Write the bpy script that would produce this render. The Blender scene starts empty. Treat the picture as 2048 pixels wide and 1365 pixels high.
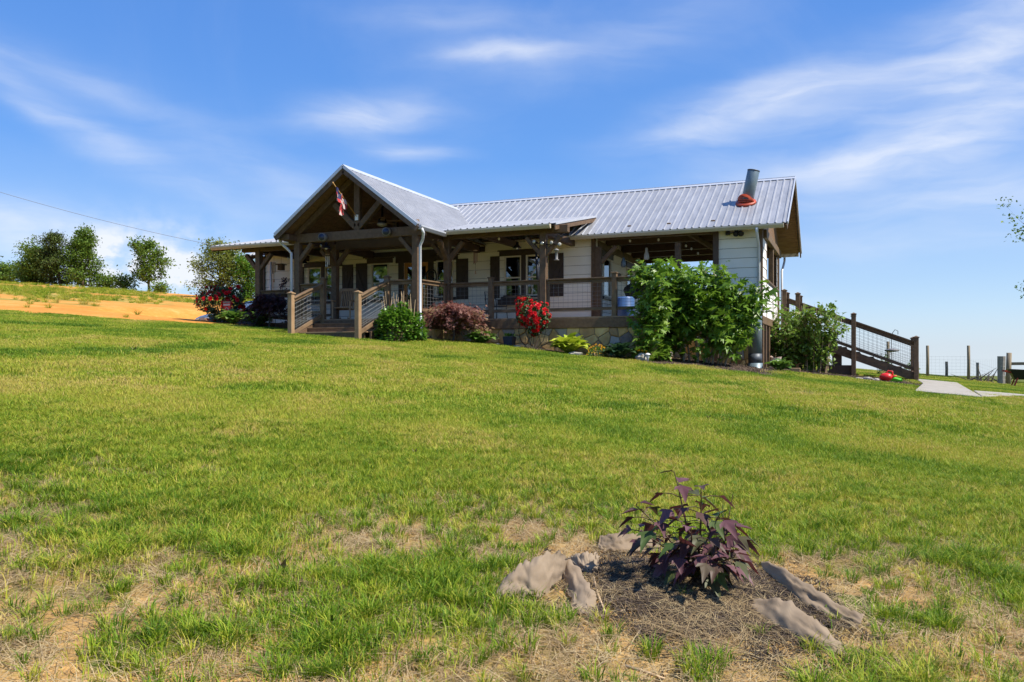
import bpy, math, random
import numpy as np
from mathutils import Vector, Matrix
R = math.radians
rnd = random.Random(7)
NP = np.random.default_rng(11)
scn = bpy.context.scene
COL = scn.collection
V3 = Vector

# ------------------------------------------------------------------ camera
FPX, HOR, CXP = 1618.0, 715.0, 1024.0
YAW = math.atan((1700 - 1024) / FPX)
SA, CA, ZCAM = math.sin(YAW), math.cos(YAW), 1.5
cam = bpy.data.cameras.new('camera')
cam.sensor_width = 36.0
cam.lens = 36.0 * FPX / 2048
cam.shift_y = (HOR - 682.5) / 2048
cam.clip_start, cam.clip_end = 0.05, 20000
camo = bpy.data.objects.new('camera', cam)
COL.objects.link(camo)
camo.location = (0, 0, ZCAM)
camo.rotation_euler = (R(90), 0, YAW)
scn.camera = camo

# ------------------------------------------------------------------ light
SUN_EL = R(52)
SUN_DIR = V3((math.cos(SUN_EL) * 0.998, math.cos(SUN_EL) * -0.07, math.sin(SUN_EL))).normalized()
sun = bpy.data.lights.new('sun', 'SUN')
sun.energy, sun.angle, sun.color = 3.6, R(0.53), (1.0, 0.93, 0.82)
suno = bpy.data.objects.new('sun', sun)
COL.objects.link(suno)
suno.rotation_euler = SUN_DIR.to_track_quat('Z', 'Y').to_euler()
suno.location = (30, -5, 40)

world = bpy.data.worlds.new('World')
scn.world = world
world.use_nodes = True
wt = world.node_tree
wt.nodes.clear()


class NG:
    """small helper for building node graphs"""
    def __init__(s, t): s.t = t
    def n(s, kind, **kw):
        nd = s.t.nodes.new(kind)
        for k, v in kw.items(): setattr(nd, k, v)
        return nd
    def put(s, sock, v):
        if hasattr(v, 'is_output') or isinstance(v, bpy.types.NodeSocket): s.t.links.new(v, sock)
        else: sock.default_value = v
    def m(s, op, a, b=0.0, c=None, clamp=False):
        nd = s.n('ShaderNodeMath', operation=op, use_clamp=clamp)
        s.put(nd.inputs[0], a); s.put(nd.inputs[1], b)
        if c is not None: s.put(nd.inputs[2], c)
        return nd.outputs[0]
    def ramp(s, f, stops):
        nd = s.n('ShaderNodeValToRGB')
        e = nd.color_ramp.elements
        while len(e) < len(stops): e.new(0.5)
        for i, (p, c) in enumerate(stops):
            e[i].position = p
            e[i].color = tuple(c) + (1,) if len(c) == 3 else c
        s.put(nd.inputs[0], f)
        return nd.outputs[0]
    def mix(s, f, a, b, mode='MIX'):
        nd = s.n('ShaderNodeMix', data_type='RGBA', blend_type=mode)
        s.put(nd.inputs[0], f)
        s.put(nd.inputs[6], a if not isinstance(a, tuple) else (a + (1,))[:4])
        s.put(nd.inputs[7], b if not isinstance(b, tuple) else (b + (1,))[:4])
        return nd.outputs[2]
    def noise(s, vec, scale, detail=3, rough=0.5, dist=0.0, out=0):
        nd = s.n('ShaderNodeTexNoise')
        if vec is not None: s.put(nd.inputs['Vector'], vec)
        nd.inputs['Scale'].default_value = scale
        nd.inputs['Detail'].default_value = detail
        nd.inputs['Roughness'].default_value = rough
        nd.inputs['Distortion'].default_value = dist
        return nd.outputs[out]
    def smooth(s, v, a, b, lo=0.0, hi=1.0):
        nd = s.n('ShaderNodeMapRange', interpolation_type='SMOOTHSTEP')
        s.put(nd.inputs[0], v)
        nd.inputs[1].default_value, nd.inputs[2].default_value = a, b
        nd.inputs[3].default_value, nd.inputs[4].default_value = lo, hi
        return nd.outputs[0]
    def comb(s, x, y, z=0.0):
        nd = s.n('ShaderNodeCombineXYZ')
        s.put(nd.inputs[0], x); s.put(nd.inputs[1], y); s.put(nd.inputs[2], z)
        return nd.outputs[0]


def build_sky():
    g = NG(wt)
    sky = g.n('ShaderNodeTexSky', sky_type='NISHITA')
    sky.sun_disc = False
    sky.sun_elevation = SUN_EL
    sky.sun_rotation = math.atan2(SUN_DIR.x, SUN_DIR.y)
    sky.altitude = 300
    sky.air_density, sky.dust_density, sky.ozone_density = 1.0, 0.6, 2.2
    tc = g.n('ShaderNodeTexCoord').outputs['Generated']
    sep = g.n('ShaderNodeSeparateXYZ')
    g.put(sep.inputs[0], tc)
    x, y, z = sep.outputs
    # below the horizon the sky goes on as it is at the horizon
    up = g.n('ShaderNodeVectorMath', operation='NORMALIZE')
    g.put(up.inputs[0], g.comb(x, y, g.m('MAXIMUM', z, 0.012)))
    g.put(sky.inputs[0], up.outputs[0])
    az = g.m('SUBTRACT', g.m('ARCTAN2', x, y), -YAW)
    el = g.m('ARCSINE', z)
    hs = g.n('ShaderNodeHueSaturation')
    hs.inputs['Hue'].default_value = 0.512
    hs.inputs['Saturation'].default_value = 1.15
    hs.inputs['Value'].default_value = 0.82
    g.put(hs.inputs['Color'], sky.outputs[0])
    col = hs.outputs[0]
    # warp, then wispy cirrus banks at their bearings
    wv = g.n('ShaderNodeTexNoise')
    g.put(wv.inputs['Vector'], g.comb(g.m('MULTIPLY', az, 5.0), g.m('MULTIPLY', el, 11.0)))
    wv.inputs['Scale'].default_value = 1.0
    wv.inputs['Detail'].default_value = 5
    ws = g.n('ShaderNodeSeparateXYZ')
    g.put(ws.inputs[0], wv.outputs['Color'])
    azw = g.m('ADD', az, g.m('MULTIPLY', g.m('SUBTRACT', ws.outputs[0], 0.5), 0.10))
    elw = g.m('ADD', el, g.m('MULTIPLY', g.m('SUBTRACT', ws.outputs[1], 0.5), 0.055))
    fib = g.noise(g.comb(g.m('ADD', g.m('MULTIPLY', azw, 7.0), g.m('MULTIPLY', elw, 6.0)), g.m('MULTIPLY', elw, 34.0)), 1.0, 5, 0.52, 0.3)
    fibm = g.smooth(fib, 0.12, 0.92, 0.15, 0.9)
    puff = g.smooth(g.noise(g.comb(g.m('MULTIPLY', az, 26.0), g.m('MULTIPLY', el, 34.0)), 1.0, 6, 0.55), 0.34, 0.66)
    # bearing px, py (of the picture the bearings were read from), half sizes, tilt, strength, puffy
    banks = [(1000, 117, 120, 22, 0, .95, 0), (735, 222, 125, 34, -8, .85, 0), (820, 297, 90, 22, 5, .6, 0),
             (90, 135, 200, 26, 10, .34, 0), (150, 245, 290, 28, 25, .5, 0), (900, 45, 200, 30, 3, .3, 0),
             (1470, 215, 190, 40, -12, .85, 0), (1720, 165, 300, 60, -14, .5, 0), (1980, 80, 190, 90, -25, .75, 0),
             (1950, 250, 330, 60, -12, .75, 0), (1960, 385, 250, 50, 4, .6, 0), (1700, 325, 260, 36, 0, .5, 0),
             (40, 462, 260, 50, 6, .9, 0), (300, 550, 150, 75, 0, 1.1, 1), (230, 520, 90, 50, 0, .7, 1), (385, 560, 60, 60, 0, .8, 1),
             (1565, 610, 70, 26, 0, .6, 1), (560, 360, 300, 70, 20, .35, 0), (1830, 480, 300, 40, 0, .35, 0), (1250, 90, 300, 60, -15, .25, 0)]
    tot = 0.0
    for (bx, by, su, sv, th, amp, pf) in banks:
        a0 = math.atan((bx - CXP) / FPX)
        e0 = math.atan((HOR - by) / FPX * math.cos(a0))
        su, sv = su / FPX, sv / FPX
        c, s = math.cos(R(-th)), math.sin(R(-th))
        da = g.m('SUBTRACT', azw if not pf else az, a0)
        de = g.m('SUBTRACT', elw if not pf else el, e0)
        u = g.m('ADD', g.m('MULTIPLY', da, c / su), g.m('MULTIPLY', de, s / su))
        v = g.m('ADD', g.m('MULTIPLY', da, -s / sv), g.m('MULTIPLY', de, c / sv))
        r2 = g.m('ADD', g.m('MULTIPLY', u, u), g.m('MULTIPLY', v, v))
        ga = g.m('MULTIPLY', g.m('EXPONENT', g.m('MULTIPLY', r2, -1.1)), amp)
        ga = g.m('MULTIPLY', ga, puff if pf else fibm)
        tot = g.m('ADD', tot, ga)
    # faint cirrus all round
    allr = g.smooth(g.noise(tc, 2.2, 7, 0.6, 0.8), 0.46, 0.85)
    tot = g.m('ADD', tot, g.m('MULTIPLY', allr, 0.12))
    tot = g.m('MINIMUM', tot, 0.93)
    # paler air low down
    air = g.ramp(g.m('DIVIDE', g.m('MAXIMUM', el, 0.0), 1.5708), [(0.0, (2.0, 2.5, 3.35)), (.04, (1.5, 2.25, 3.35)), (.15, (.38, 1.27, 3.2)), (.28, (.28, 1.02, 2.95)), (1.0, (.4, 1.1, 2.8))])
    col = g.mix(.72, col, air)
    col = g.mix(tot, col, (3.5, 3.65, 3.95))
    bg = g.n('ShaderNodeBackground')
    bg.inputs[1].default_value = 0.13
    g.put(bg.inputs[0], col)
    out = g.n('ShaderNodeOutputWorld')
    wt.links.new(bg.outputs[0], out.inputs[0])


build_sky()
scn.view_settings.view_transform = 'Standard'
scn.view_settings.look = 'None'
scn.view_settings.exposure = 1.02
scn.view_settings.gamma = 1.0
scn.view_settings.use_curve_mapping = False
scn.cycles.max_bounces = 8
scn.cycles.diffuse_bounces = 6
scn.cycles.transparent_max_bounces = 12


def at(px, py, Y):
    """place in the house frame (x along the front, y depth) of a bearing read off the photograph at depth Y"""
    t = (px - CXP) / FPX
    z = Y / (CA + SA * t)
    return V3((CA * t * z - SA * z, Y, (HOR - py) / FPX * z + ZCAM))


# ------------------------------------------------------------------ numpy noise
def vnoise(x, y, seed=0):
    xi, yi = np.floor(x).astype(np.int64), np.floor(y).astype(np.int64)
    xf, yf = x - xi, y - yi
    u, v = xf * xf * (3 - 2 * xf), yf * yf * (3 - 2 * yf)
    def h(a, b):
        n = (a * 374761393 + b * 668265263 + seed * 1442695041) & 0xFFFFFFFF
        n = ((n ^ (n >> 13)) * 1274126177) & 0xFFFFFFFF
        return ((n ^ (n >> 16)) & 0xFFFF) / 65535.0
    a, b, c, d = h(xi, yi), h(xi + 1, yi), h(xi, yi + 1), h(xi + 1, yi + 1)
    return (a * (1 - u) + b * u) * (1 - v) + (c * (1 - u) + d * u) * v


def fbm(x, y, seed=0, oct=4):
    s, a, t = 0, 1.0, 0
    for i in range(oct):
        s = s + a * vnoise(x, y, seed + i * 17); t += a
        x, y, a = x * 2.03 + 5.1, y * 2.03 + 3.7, a * 0.55
    return s / t


def sstep(a, b, x):
    t = np.clip((x - a) / (b - a), 0, 1)
    return t * t * (3 - 2 * t)


def ground_z(X, Y):
    X, Y = np.asarray(X, float), np.asarray(Y, float)
    zc = -SA * X + CA * Y
    xc = CA * X + SA * Y
    s = sstep(-12, -4, X)
    Yc = np.minimum(Y, 23.0)
    Yb = np.maximum(Y - 23.0, 0)
    z = 0.01 - 0.0865 * np.clip(X, -300, 14) - 0.02 * np.maximum(X - 14, 0) + 0.0451 * np.maximum(Yc, -30) + 0.01 * np.minimum(Yc + 30, 0) + Yb * (0.0451 * (1 - s) - 0.004 * s)
    z = z - 0.12 * sstep(-4, 0, X) * sstep(17, 23, Y)
    z = z + 0.11 * np.exp(-((X + 11) / 4.5) ** 2 - ((Y - 20.5) / 2.0) ** 2)
    # low swells of the lawn
    z = z + 0.05 * (fbm(X * 0.35, Y * 0.35, 3, 3) - 0.5) * sstep(2, 6, zc)
    z = z + 0.03 * (fbm(X * 1.7, Y * 1.7, 4, 3) - 0.5) * (1 - sstep(10, 20, zc))
    # mulch mound round the young plant
    z = z + 0.07 * np.exp(-((X + 0.72) / 0.42) ** 2 - ((Y - 4.3) / 0.5) ** 2)
    # sunken drive beside the house
    z = z - 1.15 * sstep(-29, -25, X) * (1 - sstep(-18.6, -17.8, X)) * sstep(21.9, 22.9, Y) * (1 - sstep(28.5, 33, Y))
    # the hill top ends and the land drops away
    tt = xc / np.maximum(zc, 5)
    crest = 47 + 20 * sstep(0.05, 0.5, -tt)
    d = np.maximum(zc - crest, 0)
    z = z - np.minimum(0.0035 * d * d, 0.14 * d) * 1.0
    z = np.maximum(z, -70 + 3 * fbm(X * .01, Y * .01, 8, 3))
    return z


def gz(x, y): return float(ground_z(np.array([x]), np.array([y]))[0])


# ------------------------------------------------------------------ materials
MATS = {}


def mat(name, base, rough=0.6, metal=0.0, spec=0.4, var=None, vscale=6.0, bump=0.0, bscale=40.0, stretch=None, objvar=0.0, trans=0.0, dirt=None):
    """principled with object-space noise between base and var, optional grain stretch, bump, per-object shift, leaf translucency"""
    m = bpy.data.materials.new(name)
    m.use_nodes = True
    t = m.node_tree
    g = NG(t)
    b = t.nodes['Principled BSDF']
    tc = g.n('ShaderNodeTexCoord').outputs['Object']
    vec = tc
    if stretch:
        mp = g.n('ShaderNodeMapping')
        mp.inputs['Scale'].default_value = stretch
        g.put(mp.inputs[0], tc)
        vec = mp.outputs[0]
    col = None
    if var is not None:
        f = g.smooth(g.noise(vec, vscale, 5, 0.6), 0.3, 0.7)
        col = g.mix(f, base, var)
    if objvar:
        oi = g.n('ShaderNodeObjectInfo').outputs['Random']
        k = g.m('ADD', g.m('MULTIPLY', oi, objvar * 2), 1 - objvar)
        col = g.mix(1.0, col if col is not None else base, g.comb(k, k, k), 'MULTIPLY')
    if dirt is not None:
        f = g.smooth(g.noise(tc, 2.3, 6, 0.7), 0.52, 0.78, 0, dirt[1])
        col = g.mix(f, col if col is not None else base, dirt[0])
    if col is None: b.inputs['Base Color'].default_value = tuple(base) + (1,)
    else: t.links.new(col, b.inputs['Base Color'])
    b.inputs['Roughness'].default_value = rough
    b.inputs['Metallic'].default_value = metal
    b.inputs['Specular IOR Level'].default_value = spec
    if bump:
        bp = g.n('ShaderNodeBump')
        bp.inputs['Strength'].default_value = bump
        bp.inputs['Distance'].default_value = 0.01
        g.put(bp.inputs['Height'], g.noise(vec, bscale, 4, 0.6))
        t.links.new(bp.outputs[0], b.inputs['Normal'])
    MATS[name] = m
    return m


def leafmat(name, cols, trans=0.35, rough=0.45, spec=0.35, tcol=None, attr='GEOMETRY', pos=0.0):
    """foliage: colour ramp over the tint attribute (per leaf or per tuft) plus object random; light passes through"""
    m = bpy.data.materials.new(name)
    m.use_nodes = True
    t = m.node_tree
    g = NG(t)
    b = t.nodes['Principled BSDF']
    at_ = g.n('ShaderNodeAttribute', attribute_name='tint', attribute_type=attr)
    f = at_.outputs['Fac']
    oi = g.n('ShaderNodeObjectInfo').outputs['Random']
    f = g.m('ADD', f, g.m('MULTIPLY', g.m('SUBTRACT', oi, 0.5), 0.35))
    if attr == 'INSTANCER':
        f = g.m('ADD', f, g.n('ShaderNodeAttribute', attribute_name='blade', attribute_type='GEOMETRY').outputs['Fac'])
    if pos:
        ps = g.n('ShaderNodeNewGeometry').outputs['Position']
        f = g.m('ADD', f, g.m('MULTIPLY', g.m('SUBTRACT', g.noise(ps, pos, 4, 0.6), 0.5), 0.9))
    col = g.ramp(f, [(i / (len(cols) - 1), c) for i, c in enumerate(cols)])
    t.links.new(col, b.inputs['Base Color'])
    b.inputs['Roughness'].default_value = rough
    b.inputs['Specular IOR Level'].default_value = spec
    tr = g.n('ShaderNodeBsdfTranslucent')
    if tcol: g.put(tr.inputs[0], g.mix(0.6, col, tcol))
    else: t.links.new(col, tr.inputs[0])
    mx = g.n('ShaderNodeMixShader')
    mx.inputs[0].default_value = trans
    t.links.new(b.outputs[0], mx.inputs[1])
    t.links.new(tr.outputs[0], mx.inputs[2])
    t.links.new(mx.outputs[0], t.nodes['Material Output'].inputs[0])
    MATS[name] = m
    return m


def glassmat(name, tint=(0.75, 0.8, 0.85)):
    m = bpy.data.materials.new(name)
    m.use_nodes = True
    t = m.node_tree
    g = NG(t)
    t.nodes.remove(t.nodes['Principled BSDF'])
    tr = g.n('ShaderNodeBsdfTransparent')
    tr.inputs[0].default_value = tint + (1,)
    gl = g.n('ShaderNodeBsdfGlossy')
    gl.inputs['Roughness'].default_value = 0.02
    fr = g.n('ShaderNodeFresnel')
    fr.inputs[0].default_value = 1.52
    mx = g.n('ShaderNodeMixShader')
    g.put(mx.inputs[0], g.m('ADD', g.m('MULTIPLY', fr.outputs[0], 1.6), 0.05, clamp=True))
    t.links.new(tr.outputs[0], mx.inputs[1])
    t.links.new(gl.outputs[0], mx.inputs[2])
    t.links.new(mx.outputs[0], t.nodes['Material Output'].inputs[0])
    return m


TIMBER = mat('stained_timber', (.100, .060, .032), .62, var=(.150, .094, .052), vscale=3.5, stretch=(3, 3, 3), bump=.25, bscale=60, objvar=.12)
RAILW = mat('rail_timber', (.115, .072, .038), .62, var=(.185, .122, .066), vscale=4, bump=.25, bscale=55, objvar=.14)
DARKT = mat('dark_timber', (.075, .047, .030), .65, var=(.105, .068, .044), vscale=3, bump=.2, objvar=.1)
NEWELW = mat('newel_timber', (.26, .165, .085), .6, var=(.34, .225, .125), vscale=4, bump=.25, bscale=60, objvar=.1)
SHUTW = mat('shutter_paint', (.045, .030, .023), .55, var=(.060, .041, .031), vscale=8, objvar=.1)
PLANKW = mat('ceiling_plank', (.16, .09, .045), .6, var=(.25, .15, .08), vscale=2.5, stretch=(1, 6, 6), bump=.2, objvar=.22)
SIDING = mat('cream_siding', (.82, .77, .64), .6, var=(.86, .82, .70), vscale=1.7, bump=.12, bscale=90, objvar=.035)
SIDEND = mat('white_siding', (.78, .76, .71), .6, var=(.83, .81, .77), vscale=1.7, bump=.12, bscale=90, objvar=.035)
TRIMC = mat('cream_trim', (.66, .60, .46), .5, var=(.70, .64, .51), vscale=5)
GUTTER = mat('tan_gutter', (.46, .42, .32), .4, var=(.52, .48, .37), vscale=2.5, dirt=((.25, .2, .14), .35))
SPOUT = mat('white_downspout', (.56, .59, .62), .35, var=(.62, .64, .66), vscale=3, dirt=((.5, .45, .38), .3))
ROOF = mat('galvanised_roof', (.295, .305, .33), .45, metal=.25, var=(.375, .385, .41), vscale=2.2, stretch=(3, .8, .8), objvar=.05, dirt=((.36, .34, .32), .15))
ROOFTRIM = mat('roof_trim', (.52, .55, .60), .4, metal=.3, var=(.6, .62, .66), vscale=3)
DECKW = mat('deck_board', (.20, .135, .085), .7, var=(.27, .19, .12), vscale=5, bump=.2, objvar=.15)
WIRE = mat('galvanised_wire', (.26, .26, .25), .5, metal=.5)
BLACKM = mat('black_metal', (.012, .012, .014), .45, spec=.5)
IRON = mat('dark_iron', (.03, .027, .027), .5, metal=.4)
GLASS = glassmat('window_glass')
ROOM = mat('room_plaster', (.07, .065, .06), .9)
CURT = mat('curtain_cloth', (.62, .6, .58), .9)
DOORW = mat('oak_door', (.46, .20, .055), .45, var=(.56, .27, .085), vscale=4, stretch=(6, 6, 1))
MORTAR = mat('mortar', (.26, .21, .15), .95, var=(.33, .27, .2), vscale=20, bump=.4)
STEEL = mat('blue_grey_steel', (.13, .18, .21), .45, metal=.3, var=(.18, .235, .265), vscale=3, dirt=((.33, .33, .31), .45))
STEELB = mat('sooty_steel', (.045, .05, .06), .5, metal=.3, var=(.11, .125, .14), vscale=4)
BOOT = mat('red_silicone', (.46, .075, .03), .5, var=(.36, .055, .025), vscale=8)
STONEM = []
for i, (a, b) in enumerate([((.50, .31, .11), (.62, .41, .17)), ((.56, .40, .17), (.66, .51, .25)), ((.33, .20, .09), (.44, .29, .13)), ((.25, .22, .19), (.36, .32, .27)), ((.36, .35, .31), (.47, .45, .39)), ((.16, .125, .105), (.25, .20, .16)), ((.58, .45, .19), (.46, .29, .11))]):
    STONEM.append(mat('stone_%d' % i, a, .85, var=b, vscale=5, bump=.6, bscale=18, objvar=.15))
BULB = mat('bulb_glass', (.8, .79, .74), .15, spec=.6)
WHITEP = mat('white_paint', (.78, .78, .76), .4)
TEAK = mat('weathered_teak', (.40, .235, .12), .55, var=(.52, .33, .18), vscale=5, objvar=.1)
REDP = mat('red_plastic', (.62, .025, .02), .35)
GREENP = mat('green_plastic', (.12, .52, .03), .4)
BLUEP = mat('blue_plastic', (.06, .13, .30), .4)
NAVYP = mat('navy_pot', (.025, .032, .055), .5, var=(.035, .042, .07), vscale=4)
CONC = mat('concrete', (.29, .265, .22), .9, var=(.36, .33, .28), vscale=4, bump=.3, bscale=50)
POSTW = mat('fence_post', (.20, .155, .10), .85, var=(.28, .225, .15), vscale=5, stretch=(4, 4, .6), bump=.4, bscale=30)
BARK = mat('bark', (.075, .058, .042), .9, var=(.13, .105, .08), vscale=8, bump=.5, bscale=20)
FIGBARK = mat('pale_bark', (.30, .24, .17), .8, var=(.40, .33, .24), vscale=6, bump=.3)
STEMG = mat('purple_stem', (.10, .035, .03), .5, var=(.09, .10, .03), vscale=9)
DRYST = mat('dry_stalk', (.46, .32, .18), .8, var=(.55, .41, .25), vscale=6)
ROCKM = mat('grey_rock', (.33, .31, .28), .9, var=(.46, .43, .39), vscale=7, bump=.6, bscale=14)
CARG = mat('grey_car_paint', (.11, .125, .155), .25, spec=.6)
CARW = mat('white_car_paint', (.7, .7, .7), .25, spec=.6)
RUBBER = mat('tyre_rubber', (.02, .02, .02), .8)
LAMPG = mat('lamp_glass', (.42, .40, .33), .1, spec=.7)

L_FIG = leafmat('fig_leaf', [(.065, .14, .012), (.15, .275, .026), (.30, .44, .065)], .38, .38, .45, (.20, .34, .03))
L_SHRUB = leafmat('shrub_leaf', [(.065, .135, .016), (.135, .235, .03), (.25, .36, .065)], .35, .45, .35, (.2, .3, .04))
L_BUSH = leafmat('bush_leaf', [(.05, .13, .012), (.10, .22, .02), (.22, .37, .06)], .35, .35, .5, (.2, .38, .03))
L_TREE = leafmat('tree_leaf', [(.06, .12, .016), (.115, .20, .026), (.21, .30, .045)], .35, .55, .25, (.14, .22, .03))
L_PINE = leafmat('pine_needle', [(.050, .085, .018), (.10, .135, .030), (.16, .185, .045)], .2, .6, .2)
L_YELG = leafmat('yellow_green_leaf', [(.11, .15, .025), (.20, .235, .045), (.30, .31, .08)], .35, .55, .25, (.2, .26, .04))
L_MAPLE = leafmat('maple_leaf_red', [(.075, .026, .024), (.19, .075, .062), (.36, .19, .15), (.24, .19, .065)], .35, .5, .3, (.4, .08, .07))
L_MAPLED = leafmat('maple_leaf_dark', [(.022, .010, .014), (.05, .020, .024), (.11, .035, .035)], .25, .5, .3)
L_HOSTAY = leafmat('hosta_chartreuse', [(.22, .32, .02), (.42, .52, .045), (.62, .66, .10)], .3, .4, .4, (.55, .62, .04))
L_HOSTAG = leafmat('hosta_green', [(.045, .13, .02), (.11, .22, .035), (.32, .42, .14)], .3, .4, .4, (.2, .34, .04))
L_HOSTAD = leafmat('hosta_dark', [(.022, .058, .026), (.042, .095, .038), (.075, .14, .05)], .25, .4, .4)
L_ROSE = leafmat('rose_leaf', [(.025, .06, .018), (.055, .11, .03), (.34, .38, .22)], .3, .4, .4)
ROSEP = leafmat('rose_petal', [(.45, .006, .012), (.66, .012, .02), (.80, .06, .07)], .25, .5, .3)
YELP = leafmat('yellow_petal', [(.75, .36, .02), (.85, .52, .04)], .2, .6, .2)
L_HIB = leafmat('hibiscus_leaf', [(.060, .115, .024), (.085, .065, .038), (.095, .038, .044), (.17, .085, .095)], .22, .5, .3, (.16, .035, .03))
L_GRASS = leafmat('grass_blade', [(.080, .175, .008), (.195, .315, .016), (.37, .425, .03), (.52, .44, .07), (.55, .42, .15)], .35, .55, .25, None, 'INSTANCER')
L_STRAW = leafmat('straw', [(.22, .15, .08), (.40, .29, .15), (.55, .44, .25)], .15, .8, .1, None, 'INSTANCER')
L_CLOD = leafmat('soil_clod', [(.16, .09, .035), (.32, .19, .075), (.45, .30, .13)], .01, .95, .1, None, 'INSTANCER')
L_MULCH = leafmat('mulch_chip', [(.028, .022, .018), (.075, .055, .042), (.17, .13, .10)], .05, .85, .15, None, 'INSTANCER')


# ------------------------------------------------------------------ objects
ORG = {}


def tagp(o, label=None, cat=None, group=None, kind=None):
    if label: o['label'] = label
    if cat: o['category'] = cat
    if group: o['group'] = group
    if kind: o['kind'] = kind
    return o


def thing(name, label, cat, loc=(0, 0, 0), rz=0.0, group=None):
    o = bpy.data.objects.new(name, None)
    COL.objects.link(o)
    o.empty_display_size = 0.2
    o.location = loc
    o.rotation_euler = (0, 0, rz)
    ORG[o.name] = V3(loc)
    return tagp(o, label, cat, group)


def link_mesh(me, name, m, parent=None, smooth=False):
    o = bpy.data.objects.new(name, me)
    COL.objects.link(o)
    if m is not None: me.materials.append(m)
    if smooth: me.shade_smooth()
    if parent is not None:
        o.parent = parent
        ORG[o.name] = ORG[parent.name]
    else:
        ORG[o.name] = V3((0, 0, 0))
    return o


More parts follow.
